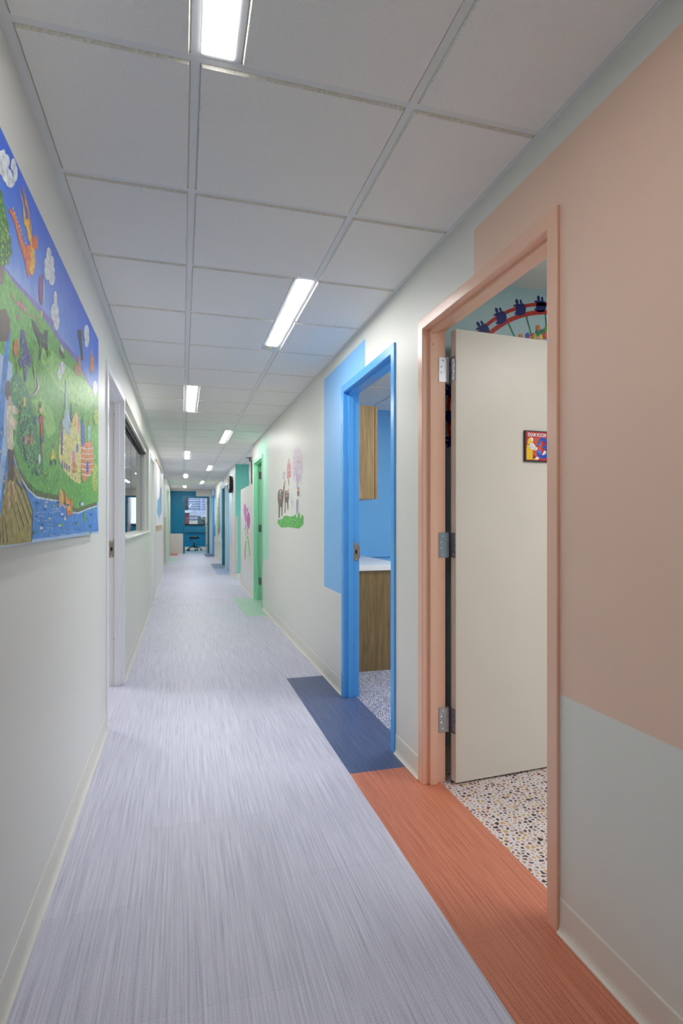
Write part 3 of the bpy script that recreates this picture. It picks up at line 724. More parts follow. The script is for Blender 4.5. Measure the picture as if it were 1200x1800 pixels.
# end door: leaf folded back into the room, seen along its edge
lm = MB(); lm.box(EO[1] - 0.052, EO[1] - 0.008, YE + 0.09, YE + 0.97, 0.01, ZD - 0.004, 'door_cream'); lm.build('door_leaf', d12, bevel=0.001)
lever(d12, Vector((EO[1] - 0.052, YE + 0.90, 1.03)), Vector((0, -1, 0)), Vector((-1, 0, 0)))
for z in (1.93, 1.11, 0.29):
    m = MB(); m.cyl((EO[1] - 0.03, YE + 0.083, z - .058), (EO[1] - 0.03, YE + 0.083, z + .058), .0068, .0068, 'steel', 12); m.build('hinge', d12)
    m = MB(); m.box(EO[1] - 0.05, EO[1] - 0.012, YE + 0.086, YE + 0.0895, z - .058, z + .058, 'steel'); m.build('hinge', d12)

# ------------------------------------------------------------------ interior window on the left
w = empty('window_1', (XL, 6.2, 1.078)); struct(w)
xg = XL - 0.082
mb = MB()
mb.box(xg - .012, XL - 0.045, WIN[1] - 0.045, WIN[1] - 0.0005, WIN[2] + .02, WIN[3] - .002, 'frame_white')
mb.box(xg - .012, XL - 0.045, WIN[0] + 0.0005, WIN[0] + 0.045, WIN[2] + .02, WIN[3] - .002, 'frame_white')
mb.build('window_frame', w, bevel=0.002)
mb = MB(); mb.box(xg, XL + 0.022, WIN[0] + 0.0005, WIN[1] + 0.0, WIN[2] - 0.0, WIN[2] + 0.022, 'sill'); mb.build('window_sill', w, bevel=0.008, seg=3)
mb = MB(); mb.box(xg - .003, xg + .003, WIN[0] + 0.045, WIN[1] - 0.045, WIN[2] + .022, WIN[3] - .04, 'glass'); mb.build('pane', w)
mb = MB(); mb.box(xg - .004, xg + .0045, 6.10, 6.106, WIN[2] + .022, WIN[3] - .05, 'steel_dark'); mb.build('pane_joint', w)
bl = empty('window_shade', (XL - 0.06, 6.2, 2.13))
mb = MB(); mb.box(XL - 0.072, XL - 0.030, WIN[0] + 0.01, WIN[1] - 0.05, 2.126, 2.152, 'sill'); mb.build('headrail', bl, bevel=0.002)
mb = MB(); mb.box(XL - 0.066, XL - 0.036, WIN[0] + 0.012, WIN[1] - 0.052, 2.100, 2.1255, 'black'); mb.build('dark_strip', bl, bevel=0.001)  # plain black strip directly below the headrail
tag(bl, 'raised window shade, white headrail over a dark strip, at the top of the left interior window', 'window shade')

# ------------------------------------------------------------------ corner guards
def guard(x, y, sx, sy, label, z0=0.105, z1=1.325):
    m = MB(); t = 0.003; w_ = 0.05
    xa, xb = sorted((x - sx * t, x + sx * 0.0)); 
    m.box(min(x - sx * t, x), max(x - sx * t, x), min(y - sy * t, y + sy * w_), max(y - sy * t, y + sy * w_), z0, z1, 'guard')
    m.box(min(x, x + sx * w_), max(x, x + sx * w_), min(y - sy * t, y), max(y - sy * t, y), z0, z1, 'guard')
    o = m.build('corner_guard', bevel=0.001); tag(o, label, 'corner guard'); return o
guard(XR, 12.016, 1, 1, 'grey-beige corner guard where the sea-green alcove wall meets the corridor')
guard(XR, 10.878, 1, -1, 'pale corner guard on the free end of the half-height wall')
guard(XL, 15.975, -1, 1, 'pale corner guard at the far corner of the left recess', 0.105, 1.34)
guard(XL, 13.814, -1, -1, 'pale corner guard at the near corner of the left recess', 0.105, 1.34)

# ------------------------------------------------------------------ painted things on walls
def decode(rows, unit):
    """rows: (paint name, y, z, y, z, ...) in whole units on the wall"""
    return [(r[0], [(r[i] * unit, r[i + 1] * unit) for i in range(1, len(r), 2)]) for r in rows]
PAINTING = [
('violet',2000,3616,2868,3616,3060,3624,3304,3656,3538,3680,3810,3698,4112,3676,4466,3706,4776,3728,5408,3658,5846,3724,5846,3686,5408,3624,4776,3678,4466,3660,4112,3634,3810,3646,3538,3638,3304,3624,3060,3602,2868,3600,2000,3600),
('grass',2000,3600,2868,3600,3060,3602,3304,3624,3538,3638,3810,3646,4112,3634,4466,3660,4776,3678,5408,3624,5846,3686,5872,3686,5872,2632,5780,2632,5268,2594,4776,2550,4466,2552,4072,2618,3746,2618,3470,2620,3284,2656,3118,2720,3010,2820,3010,3200,3000,3200,2000,3200),
('grass_light',3586,3510,4112,3524,5268,3636,5754,3642,5268,3406,4466,3328,3920,3326,3586,3372),
('grass_light',3360,3098,3586,3160,3884,3142,3956,3026,3746,2948,3618,3048),
('water',2932,3340,2988,3358,2932,3162,2900,3026,2852,2798,2816,2680,2000,2600,2000,3000,2816,3020,2872,3192),
('water',2000,2350,2816,2520,2926,2776,3032,2788,3010,2820,3118,2720,3284,2656,3470,2620,3746,2618,4072,2618,4466,2552,4776,2550,5268,2594,5780,2632,5872,2350),
('bank',3010,2820,3118,2720,3284,2656,3470,2620,3746,2618,4072,2618,4466,2552,4776,2550,5268,2594,5780,2632,5780,2596,5268,2558,4776,2514,4466,2516,4072,2582,3746,2582,3470,2584,3284,2620,3118,2684,3010,2784),
('foam',3010,2788,3118,2688,3284,2624,3470,2588,3746,2586,4072,2586,4466,2520,4776,2518,5268,2562,5780,2600,5780,2588,5268,2550,4776,2506,4466,2508,4072,2574,3746,2574,3470,2576,3284,2612,3118,2676,3010,2776),
('plank',2920,2676,3032,2732,3222,2624,3388,2504,3362,2336,3074,2336,2816,2338,2816,2454),
('plank_dark',3000,2706,3186,2588,3368,2454,3388,2456,3198,2590,3008,2708),
('plank_dark',2976,2666,3134,2558,3284,2436,3304,2436,3146,2560,2984,2668),
('plank_dark',2954,2628,3084,2528,3204,2416,3224,2418,3096,2528,2960,2630),
('plank_dark',2930,2590,3038,2498,3128,2400,3148,2400,3048,2500,2936,2592),
('plank_dark',2908,2554,2990,2470,3058,2382,3074,2384,3002,2472,2914,2554),
('plank_dark',2886,2516,2946,2442,2988,2366,3006,2366,2958,2444,2890,2518),
('plank_dark',2862,2480,2902,2416,2924,2352,2940,2352,2914,2416,2868,2480),
('plank_dark',2842,2446,2862,2396,2862,2346,2878,2346,2872,2396,2848,2446),
('plank_dark',2820,2410,2820,2380,2802,2350,2818,2348,2832,2378,2826,2410),
('plank_dark',3030,2728,3216,2624,3378,2504,3354,2336,3372,2336,3396,2506,3228,2626,3038,2730),
('plank_light',3022,2684,3344,2420,3360,2420,3028,2686),
('plank_light',2992,2638,3246,2404,3262,2404,2998,2640),
('plank_light',2964,2594,3154,2388,3168,2390,2968,2594),
('plank_light',2934,2550,3066,2374,3080,2374,2940,2550),
('plank_light',2906,2508,2984,2360,2998,2362,2912,2508),
('skin',2948,2628,2972,2630,2962,2564,2974,2502,2962,2488,2934,2532),
('skin',3010,2640,3034,2642,3048,2586,3088,2540,3060,2544,3018,2582),
('brown_cloth',2932,2786,3026,2790,3040,2666,3018,2638,2978,2646,2928,2626,2936,2716),
('cream',2918,2996,2978,2998,3108,3018,3104,2982,3004,2958,3032,2948,3080,2932,3060,2894,3018,2890,3024,2842,3046,2822,3004,2786,2918,2790),
('skin',3088,3010,3120,3008,3104,2976,3082,2976),
('skin',3066,2938,3090,2946,3084,2924,3062,2916),
('hair',2988,3070,2984,3048,2970,3028,2950,3014,2930,3010,2912,3016,2898,3030,2894,3050,2898,3070,2912,3090,2930,3104,2950,3110,2970,3104,2984,3090),
('skin',2948,3036,2980,3038,2984,2996,2940,2988),
('grey',3038,2884,3000,2800,2920,2654,2930,2654,3008,2802,3046,2886),
('bush',2978,3122,3074,3188,3234,3164,3322,3118,3392,3042,3498,2956,3618,2856,3632,2754,3528,2702,3360,2716,3186,2772,3074,2840,3118,2998,2988,3022),
('bush_dark',3082,3032,3100,3030,3088,3014,3072,3024),
('bush_light',3026,3086,3044,3084,3036,3068,3016,3076),
('bush_light',3432,2818,3454,2812,3436,2794,3418,2808),
('bush_dark',3108,3020,3126,3016,3108,2998,3098,3010),
('bush_light',3270,2730,3290,2724,3284,2708,3258,2720),
('bush_light',3272,2798,3292,2794,3276,2776,3258,2790),
('bush_dark',3144,3114,3162,3112,3156,3096,3132,3104),
('bush_light',3144,3072,3162,3070,3144,3050,3132,3062),
('bush_light',3056,3130,3074,3128,3070,3112,3046,3120),
('bush_light',3376,2786,3396,2782,3384,2764,3362,2776),
('bush_light',3150,2956,3168,2954,3156,2936,3138,2946),
('leaf',3112,3110,3130,3108,3132,3094,3100,3100),
('bush_light',3228,2840,3246,2836,3242,2820,3216,2832),
('bush_light',3154,2966,3172,2962,3166,2946,3142,2956),
('bush_dark',3138,3068,3156,3066,3148,3050,3126,3058),
('bush_dark',3280,2750,3300,2744,3278,2726,3266,2740),
('bush_light',3198,3038,3218,3034,3218,3018,3188,3028),
('bush_light',3124,2998,3144,2996,3134,2978,3114,2988),
('bush_light',3112,2984,3130,2980,3130,2966,3100,2974),
('bush_light',3464,2854,3486,2850,3462,2830,3450,2844),
('bush_light',3116,3000,3134,2998,3130,2982,3106,2992),
('bush_dark',3118,3014,3136,3010,3124,2994,3106,3004),
('bush_light',3194,3050,3212,3046,3196,3028,3182,3040),
('bush_light',3198,2996,3216,2994,3204,2976,3186,2986),
('bush_dark',3450,2718,3472,2712,3458,2696,3436,2708),
('bush_light',3158,2962,3178,2958,3158,2940,3148,2952),
('bush_light',3360,2840,3382,2836,3382,2820,3346,2830),
('bush_light',3288,2924,3310,2920,3294,2902,3276,2914),
('leaf',3138,3098,3156,3094,3154,3078,3126,3086),
('leaf',3226,2864,3246,2860,3228,2842,3214,2854),
('bush_dark',3116,2960,3134,2956,3124,2940,3106,2950),
('bush_dark',3284,2874,3304,2870,3286,2852,3270,2864),
('bush_dark',3056,3120,3074,3118,3058,3100,3046,3110),
('bush_light',3322,2818,3344,2814,3326,2796,3310,2808),
('leaf',3200,3144,3220,3142,3212,3124,3188,3134),
('bush_light',3462,2736,3484,2732,3484,2714,3448,2728),
('bush_dark',3154,2928,3172,2924,3156,2906,3142,2918),
('bush_light',3236,3016,3256,3014,3252,2998,3224,3006),
('bush_light',3368,2802,3390,2798,3384,2780,3356,2792),
('bush_light',3176,3004,3194,3002,3184,2984,3164,2994),
('bush_dark',3466,2738,3488,2732,3464,2714,3452,2728),
('bush_dark',3280,2816,3300,2812,3300,2796,3268,2806),
('leaf',3306,2858,3328,2854,3316,2836,3294,2848),
('bush_dark',3320,2742,3340,2736,3318,2718,3306,2732),
('leaf',3176,3156,3196,3154,3176,3136,3164,3146),
('bush_dark',3398,2774,3420,2770,3420,2752,3384,2764),
('leaf',3168,3086,3186,3082,3184,3066,3156,3074),
('bush_light',3380,2754,3400,2748,3378,2730,3366,2744),
('bush_dark',3342,2960,3362,2958,3354,2940,3328,2950),
('bush_light',3024,3108,3042,3106,3042,3090,3014,3098),
('leaf',3152,3018,3170,3016,3152,2998,3140,3010),
('bush_dark',3282,3004,3302,3000,3288,2982,3270,2994),
('bush_light',3442,2840,3466,2836,3452,2816,3428,2830),
('leaf',3156,3104,3174,3102,3174,3086,3144,3094),
('bush_dark',3276,2986,3296,2982,3284,2964,3264,2976),
('bush_light',3416,2898,3438,2894,3426,2876,3402,2888),
('bush_dark',3264,2798,3284,2794,3282,2778,3252,2790),
('bush_light',3276,2844,3296,2840,3296,2824,3264,2834),
('bush_light',3372,2940,3394,2936,3388,2918,3358,2930),
('leaf',3206,2864,3224,2860,3206,2842,3194,2854),
('bush_light',3266,2930,3286,2926,3274,2910,3254,2920),
('bush_light',3270,3012,3290,3010,3292,2994,3256,3002),
('leaf',3342,2868,3362,2864,3348,2846,3328,2858),
('leaf',3368,2818,3390,2814,3390,2798,3356,2808),
('bush_light',3276,2890,3296,2886,3276,2868,3262,2880),
('bush_dark',3374,2718,3396,2712,3384,2694,3362,2708),
('bush_light',3344,2868,3366,2864,3350,2846,3332,2860),
('bush_light',3220,3080,3240,3078,3234,3060,3208,3070),
('bush_light',3148,3120,3168,3118,3168,3102,3138,3110),
('bush_light',3260,2868,3280,2864,3264,2846,3246,2858),
('bush_light',3294,2896,3314,2894,3310,2876,3280,2888),
('bush_dark',3446,2818,3468,2814,3470,2796,3432,2808),
('bush_light',3260,3096,3280,3092,3274,3076,3248,3084),
('leaf',3478,2842,3500,2838,3478,2818,3464,2832),
('bush_light',3378,2874,3400,2870,3392,2852,3366,2864),
('bush_dark',3430,2790,3452,2786,3452,2768,3416,2780),
('bush_dark',3452,2770,3474,2764,3458,2746,3438,2760),
('leaf',3346,2834,3368,2830,3358,2812,3334,2824),
('bush_light',3362,2760,3384,2756,3370,2738,3348,2750),
('bush_dark',3162,3028,3182,3024,3160,3006,3150,3018),
('bush_light',3378,2762,3400,2758,3390,2740,3364,2752),
('bush_light',3194,2976,3214,2974,3194,2954,3182,2966),
('bush_light',3356,2978,3378,2976,3370,2958,3344,2968),
('bush_light',3240,2890,3258,2886,3240,2866,3228,2880),
('bush_light',3282,2954,3302,2950,3292,2932,3270,2944),
('bush_light',3086,3074,3104,3070,3090,3054,3074,3064),
('bush_light',3208,3094,3228,3090,3222,3074,3196,3082),
('bush_dark',3050,3124,3068,3122,3064,3106,3040,3114),
('bush_light',3068,3122,3086,3120,3068,3102,3058,3112),
('bush_dark',3426,2776,3448,2772,3440,2754,3412,2766),
('bush_light',3374,2844,3396,2840,3398,2824,3362,2836),
('bush_dark',3322,2922,3344,2920,3338,2902,3310,2912),
('leaf',3170,2926,3188,2922,3188,2908,3158,2916),
('bush_light',3224,2932,3244,2930,3226,2910,3212,2922),
('leaf',3266,2936,3286,2932,3272,2914,3254,2926),
('bush_light',3170,3008,3190,3004,3178,2988,3160,2998),
('bush_dark',3220,3042,3240,3038,3226,3020,3208,3030),
('bush_light',3044,3092,3060,3090,3054,3074,3034,3082),
('bush_dark',3178,3054,3196,3052,3186,3034,3166,3044),
('leaf',3372,2768,3394,2762,3390,2746,3358,2758),
('bush_dark',3126,2996,3144,2992,3136,2976,3114,2986),
('bush_light',3152,3108,3172,3106,3172,3090,3142,3098),
('bush_light',3504,2758,3528,2752,3514,2734,3490,2748),
('bush_light',3282,2790,3302,2786,3294,2768,3270,2780),
('bush_light',3344,2814,3364,2810,3362,2794,3330,2806),
('bush_light',3508,2778,3532,2774,3532,2756,3494,2768),
('bush_light',3294,2896,3316,2892,3318,2878,3282,2886),
('bush_dark',3308,2740,3328,2736,3306,2718,3296,2730),
('bush_dark',3142,3136,3162,3134,3148,3116,3132,3126),
('bush_light',3218,2842,3238,2838,3240,2822,3208,2832),
('bush_light',3062,3102,3078,3100,3066,3082,3050,3094),
('bush_dark',3534,2782,3558,2776,3530,2756,3518,2772),
('bush_light',3106,3048,3124,3046,3120,3030,3096,3038),
('leaf',3304,2794,3326,2790,3312,2772,3292,2786),
('bush_light',3088,3126,3106,3124,3108,3110,3076,3116),
('leaf',3218,2906,3238,2904,3220,2886,3206,2898),
('leaf',3130,3004,3148,3000,3138,2984,3120,2994),
('leaf',3338,2742,3358,2736,3354,2720,3324,2732),
('bush_dark',3544,2752,3568,2746,3554,2728,3530,2742),
('bush_light',3176,3042,3194,3040,3174,3020,3164,3032),
('bush_light',3336,2900,3356,2896,3350,2880,3322,2890),
('bush_light',3226,3134,3244,3132,3226,3112,3214,3122),
('bush_dark',3442,2870,3466,2864,3448,2846,3430,2858),
('bush_light',3388,2766,3410,2762,3388,2744,3374,2758),
('bush_light',3112,3144,3130,3142,3114,3122,3100,3134),
('bush_light',3248,3062,3268,3060,3248,3040,3236,3052),
('bush_light',3202,3028,3220,3026,3216,3010,3190,3018),
('bush_light',3444,2890,3466,2886,3466,2868,3430,2880),
('bush_light',3426,2838,3448,2834,3442,2818,3412,2828),
('bush_light',3070,3122,3088,3120,3076,3102,3060,3112),
('bush_light',3322,2712,3344,2708,3340,2692,3310,2704),
('bush_light',3554,2748,3578,2744,3572,2726,3540,2738),
('leaf',3248,2858,3268,2854,3268,2838,3236,2848),
('leaf',3066,3090,3082,3086,3066,3068,3054,3080),
('leaf',3286,2896,3306,2894,3292,2876,3272,2888),
('bush_light',3432,2846,3454,2842,3450,2824,3418,2836),
('bush_light',3120,3066,3138,3064,3124,3046,3108,3056),
('bush_light',3200,2898,3220,2894,3214,2878,3190,2888),
('bush_dark',3222,2992,3242,2988,3224,2970,3210,2982),
('bush_dark',3120,3062,3138,3060,3140,3044,3110,3052),
('bush_light',3026,3118,3044,3116,3030,3098,3016,3108),
('bush_light',3404,2744,3426,2740,3402,2720,3392,2734),
('leaf',3444,2818,3466,2814,3446,2794,3430,2808),
('bush_dark',3254,2884,3274,2880,3252,2862,3242,2874),
('leaf',3296,2974,3316,2970,3316,2954,3282,2964),
('bush_light',3124,3052,3142,3050,3134,3034,3112,3042),
('bush_light',3384,2764,3406,2760,3408,2742,3370,2754),
('bush_light',3176,3078,3194,3076,3186,3058,3164,3068),
('bush_dark',3204,2826,3222,2822,3212,2806,3192,2818),
('bush_dark',3200,2874,3220,2872,3212,2854,3188,2866),
('bush_dark',3186,2960,3206,2958,3200,2940,3176,2950),
('bush_light',3452,2856,3476,2852,3474,2834,3438,2846),
('bush_dark',3138,3034,3156,3032,3148,3014,3126,3024),
('leaf',3296,3014,3316,3010,3298,2992,3284,3004),
('bush_dark',3248,2782,3268,2778,3262,2762,3236,2774),
('bush_light',3318,2712,3338,2706,3334,2690,3306,2702),
('bush_light',3228,2918,3246,2914,3248,2900,3216,2908),
('bush_light',3380,2818,3402,2814,3392,2796,3366,2808),
('bush_light',3242,2880,3262,2876,3260,2860,3230,2870),
('bush_light',3152,3060,3172,3058,3158,3040,3142,3050),
('bush_light',3326,2762,3346,2756,3334,2740,3314,2752),
('bush_light',3226,3010,3246,3006,3246,2992,3214,3000),
('leaf',3104,3112,3122,3110,3102,3090,3092,3102),
('bush_dark',3226,2798,3244,2794,3228,2776,3214,2790),
('bush_light',3280,2790,3300,2786,3300,2770,3266,2782),
('bush_light',3284,2704,3304,2698,3282,2680,3272,2694),
('bush_light',3266,2934,3286,2930,3264,2910,3252,2924),
('bush_light',3344,2872,3366,2868,3356,2850,3332,2862),
('bush_dark',3204,2844,3222,2840,3212,2822,3192,2834),
('bush_light',3532,2780,3554,2776,3544,2758,3516,2770),
('bush_light',3214,2856,3232,2852,3226,2836,3202,2846),
('bush_light',3164,2878,3182,2876,3162,2856,3152,2870),
('bush_light',3248,2918,3268,2914,3254,2896,3236,2908),
('leaf',3312,2724,3334,2718,3320,2700,3300,2714),
('leaf',3198,3052,3218,3048,3200,3030,3188,3042),
('bush_dark',3452,2718,3474,2712,3450,2694,3438,2708),
('leaf',3194,3044,3214,3042,3206,3024,3184,3034),
('bush_light',3308,2732,3330,2728,3310,2710,3296,2724),
('bush_light',3434,2792,3456,2788,3446,2770,3420,2782),
('bush_light',3260,3054,3280,3050,3262,3032,3248,3044),
('bush_dark',3466,2788,3490,2784,3474,2766,3452,2778),
('bush_light',3064,3056,3082,3054,3084,3040,3054,3046),
('bush_dark',3150,2914,3168,2910,3170,2896,3138,2904),
('leaf',3108,3044,3126,3042,3128,3026,3098,3034),
('leaf',3246,2994,3266,2992,3268,2976,3234,2984),
('bush_light',3094,3010,3112,3008,3110,2992,3084,3000),
('bush_dark',3132,3066,3150,3064,3138,3046,3120,3056),
('bush_light',3290,2978,3310,2976,3300,2958,3276,2968),
('bush_light',3166,3000,3186,2998,3180,2980,3156,2990),
('bush_dark',3112,2988,3130,2986,3118,2968,3100,2978),
('bush_light',3362,2964,3382,2960,3370,2942,3348,2954),
('bush_dark',3122,2970,3140,2966,3128,2948,3112,2960),
('bush_dark',3230,2818,3248,2812,3230,2794,3218,2808),
('leaf',3298,2970,3318,2966,3314,2950,3284,2960),
('leaf',3232,3024,3252,3022,3252,3006,3220,3014),
('bush_light',3458,2770,3482,2766,3478,2748,3444,2760),
('leaf',3532,2786,3556,2782,3554,2764,3516,2776),
('bush_dark',3284,2978,3304,2974,3304,2958,3272,2968),
('bush_light',3338,2744,3358,2740,3344,2722,3324,2736),
('bush_dark',3330,2944,3350,2940,3348,2924,3318,2934),
('bush_light',3364,2902,3386,2898,3368,2880,3352,2892),
('bush_light',3382,2750,3404,2744,3394,2728,3368,2740),
('leaf',3364,2962,3386,2958,3384,2942,3352,2952),
('bush_light',3334,2824,3356,2820,3350,2802,3322,2814),
('leaf',3120,3058,3138,3056,3120,3038,3108,3048),
('leaf',3430,2830,3452,2826,3454,2810,3416,2820),
('bush_light',3294,2830,3314,2826,3304,2808,3280,2820),
('bush_dark',3382,2840,3404,2836,3386,2818,3370,2830),
('leaf',3396,2772,3418,2766,3416,2750,3382,2762),
('bush_light',3528,2746,3550,2742,3534,2722,3512,2736),
('bush_light',3044,3130,3060,3128,3048,3110,3032,3120),
('bush_light',3460,2812,3484,2808,3474,2790,3446,2802),
('bush_light',3402,2816,3424,2812,3400,2792,3388,2806),
('bush_light',3366,2848,3388,2844,3370,2826,3352,2838),
('bush_dark',3184,2908,3204,2906,3186,2888,3172,2900),
('leaf',3182,2924,3200,2920,3202,2904,3170,2914),
('bush_dark',3144,3004,3162,3000,3150,2982,3132,2994),
('bush_light',3440,2866,3462,2862,3446,2842,3426,2856),
('bush_light',3232,2882,3250,2878,3230,2860,3220,2872),
('bush_light',3266,2750,3286,2744,3284,2728,3254,2740),
('leaf',3104,3050,3122,3048,3112,3032,3094,3042),
('bush_light',3316,3016,3336,3014,3332,2996,3304,3006),
('leaf',3438,2794,3460,2790,3458,2772,3424,2784),
('bush_dark',3226,2930,3246,2926,3240,2910,3214,2920),
('leaf',3070,3072,3088,3070,3078,3052,3060,3062),
('bush_dark',3336,2778,3358,2774,3350,2758,3324,2770),
('bush_light',3304,2776,3324,2770,3316,2754,3292,2766),
('bush_light',3234,2986,3254,2984,3254,2968,3222,2976),
('bush_dark',3408,2822,3430,2818,3410,2798,3396,2812),
('leaf',3548,2760,3572,2754,3566,2736,3534,2750),
('yellow',3242,3068,3240,3054,3234,3044,3224,3036,3214,3034,3206,3038,3200,3046,3198,3058,3200,3070,3206,3082,3214,3088,3224,3090,3234,3086,3240,3078),
('pink',3264,2876,3262,2864,3256,2854,3246,2848,3236,2846,3228,2850,3222,2858,3220,2870,3222,2882,3228,2892,3236,2900,3246,2902,3256,2896,3262,2888),
('coral',3380,2892,3376,2878,3370,2864,3360,2856,3350,2856,3340,2860,3334,2872,3332,2886,3334,2902,3340,2914,3350,2922,3360,2924,3370,2918,3376,2908),
('blue',3472,3010,3470,2996,3464,2986,3452,2978,3442,2976,3432,2980,3424,2988,3422,3002,3424,3014,3432,3026,3442,3034,3452,3036,3464,3032,3470,3022),
('white',3560,2806,3558,2792,3550,2780,3538,2774,3528,2772,3516,2778,3510,2788,3506,2800,3510,2814,3516,2824,3528,2832,3538,2834,3550,2828,3558,2818),
('leaf_dark',2816,3930,2850,3934,2872,3902,2900,3890,2908,3856,2942,3840,2948,3798,2988,3788,2984,3752,3004,3734,2942,3666,2886,3616,2816,3582,2400,3440,2400,4000),
('leaf_yellow',2832,3714,2846,3716,2842,3700,2828,3704),
('leaf',2840,3732,2854,3734,2848,3718,2834,3722),
('leaf_dark',2824,3748,2838,3750,2832,3734,2818,3738),
('leaf',2828,3912,2842,3914,2836,3898,2822,3902),
('leaf_dark',2816,3710,2830,3712,2826,3696,2812,3700),
('leaf_yellow',2944,3714,2960,3714,2954,3698,2938,3702),
('leaf',2826,3884,2840,3886,2834,3870,2820,3872),
('leaf',2876,3862,2890,3864,2884,3848,2870,3850),
('leaf_yellow',2828,3890,2842,3892,2838,3876,2824,3880),
('leaf_dark',2906,3724,2920,3726,2914,3710,2900,3714),
('leaf',2958,3678,2974,3680,2968,3664,2952,3668),
('leaf_yellow',2846,3624,2860,3624,2856,3610,2842,3614),
('leaf_yellow',2818,3810,2832,3812,2826,3796,2814,3800),
('leaf_dark',2842,3870,2856,3872,2852,3856,2838,3860),
('leaf_dark',2822,3878,2836,3880,2832,3864,2818,3868),
('leaf',2866,3758,2882,3758,2876,3744,2862,3748),
('leaf',2898,3842,2912,3844,2906,3828,2892,3832),
('leaf_dark',2894,3696,2908,3698,2902,3682,2888,3686),
('leaf_dark',2848,3884,2862,3886,2856,3870,2842,3872),
('leaf',2954,3744,2970,3746,2964,3730,2948,3734),
('leaf_dark',2880,3726,2894,3726,2890,3710,2874,3716),
('leaf_dark',2862,3820,2876,3822,2870,3806,2856,3810),
('leaf_yellow',2836,3732,2850,3732,2844,3718,2830,3722),
('leaf',2882,3734,2896,3734,2890,3718,2876,3722),
('leaf',2862,3838,2876,3840,2870,3824,2856,3828),
('leaf',2836,3756,2850,3758,2846,3742,2832,3746),
('leaf',2834,3830,2848,3832,2844,3816,2830,3820),
('leaf',2850,3868,2864,3870,2860,3854,2846,3858),
('leaf',2902,3710,2916,3710,2912,3694,2896,3698),
('leaf',2852,3766,2866,3768,2862,3752,2848,3756),
('leaf',2818,3876,2832,3878,2826,3862,2812,3866),
('leaf_dark',2850,3800,2864,3802,2858,3786,2844,3790),
('leaf',2854,3796,2868,3798,2862,3782,2848,3786),
('leaf',2826,3798,2840,3800,2836,3784,2822,3788),
('leaf_yellow',2838,3798,2852,3800,2846,3784,2832,3788),
('leaf',2954,3754,2968,3756,2962,3738,2948,3742),
('leaf',2856,3768,2870,3770,2866,3754,2850,3758),
('leaf_dark',2844,3676,2858,3678,2852,3662,2838,3666),
('leaf_yellow',2882,3750,2896,3752,2890,3736,2876,3740),
('leaf',2834,3906,2848,3908,2844,3892,2830,3896),
('leaf_yellow',2944,3688,2960,3688,2954,3672,2940,3678),
('leaf',2816,3606,2830,3606,2824,3592,2812,3596),
('leaf',2826,3836,2840,3838,2836,3822,2822,3824),
('leaf_dark',2850,3898,2864,3902,2858,3886,2844,3888),
('leaf',2924,3794,2940,3794,2934,3778,2918,3782),
('leaf',2848,3730,2864,3732,2858,3716,2844,3720),
('leaf_dark',2816,3862,2830,3864,2826,3848,2812,3852),
('leaf_dark',2832,3844,2846,3846,2840,3830,2826,3834),
('leaf',2832,3906,2846,3908,2842,3892,2828,3894),
('leaf_yellow',2912,3688,2926,3690,2922,3674,2906,3678),
('leaf_dark',2828,3740,2842,3740,2836,3726,2822,3728),
('leaf',2882,3820,2896,3822,2890,3806,2876,3808),
('leaf',2860,3800,2874,3800,2868,3786,2854,3788),
('leaf',2930,3790,2946,3790,2940,3774,2924,3778),
('leaf_dark',2846,3768,2860,3770,2856,3754,2842,3758),
('leaf',2934,3692,2950,3694,2944,3678,2930,3682),
('leaf_yellow',2864,3800,2880,3802,2874,3786,2860,3790),
('leaf',2862,3846,2876,3848,2870,3832,2856,3836),
('leaf_dark',2846,3848,2860,3850,2854,3834,2840,3838),
('leaf',2838,3908,2852,3910,2846,3894,2832,3898),
('leaf_dark',2886,3834,2902,3836,2896,3820,2882,3824),
('leaf_dark',2826,3876,2840,3878,2834,3862,2820,3866),
('leaf',2940,3788,2956,3788,2950,3772,2934,3776),
('leaf',2864,3668,2878,3670,2872,3654,2858,3658),
('leaf',2878,3786,2892,3788,2888,3772,2874,3776),
('leaf_dark',2838,3856,2852,3858,2846,3842,2832,3846),
('leaf_dark',2936,3722,2950,3722,2946,3706,2930,3710),
('leaf',2836,3786,2850,3788,2844,3772,2830,3776),
('leaf_yellow',2834,3892,2848,3894,2842,3878,2828,3882),
('leaf',2844,3910,2858,3912,2852,3896,2838,3900),
('leaf_dark',2834,3878,2846,3880,2842,3864,2828,3866),
('leaf',2836,3688,2850,3688,2846,3674,2832,3678),
('leaf_dark',2832,3774,2846,3776,2840,3760,2826,3764),
('leaf',2828,3684,2842,3686,2838,3670,2824,3674),
('leaf',2870,3766,2884,3768,2878,3752,2864,3756),
('leaf_yellow',2890,3794,2904,3796,2898,3780,2884,3784),
('leaf',2842,3890,2856,3892,2850,3876,2836,3878),
('leaf_dark',2954,3704,2970,3706,2964,3690,2948,3694),
('leaf_yellow',2896,3808,2910,3810,2904,3794,2890,3798),
('leaf',2856,3638,2870,3640,2866,3624,2852,3628),
('leaf',2836,3866,2850,3868,2846,3852,2832,3856),
('leaf_yellow',2882,3852,2898,3854,2892,3838,2878,3842),
('leaf_yellow',2856,3746,2872,3748,2866,3732,2852,3736),
('leaf',2940,3688,2956,3688,2950,3672,2936,3676),
('leaf_dark',2828,3910,2842,3912,2836,3896,2824,3898),
('leaf_dark',2820,3864,2834,3866,2830,3850,2816,3854),
('leaf_yellow',2846,3698,2860,3700,2854,3684,2840,3688),
('leaf_dark',2882,3754,2896,3756,2892,3740,2876,3744),
('leaf_yellow',2820,3888,2834,3890,2828,3874,2816,3878),
('leaf_yellow',2926,3774,2940,3776,2936,3760,2920,3764),
('leaf_yellow',2922,3786,2936,3788,2932,3770,2916,3774),
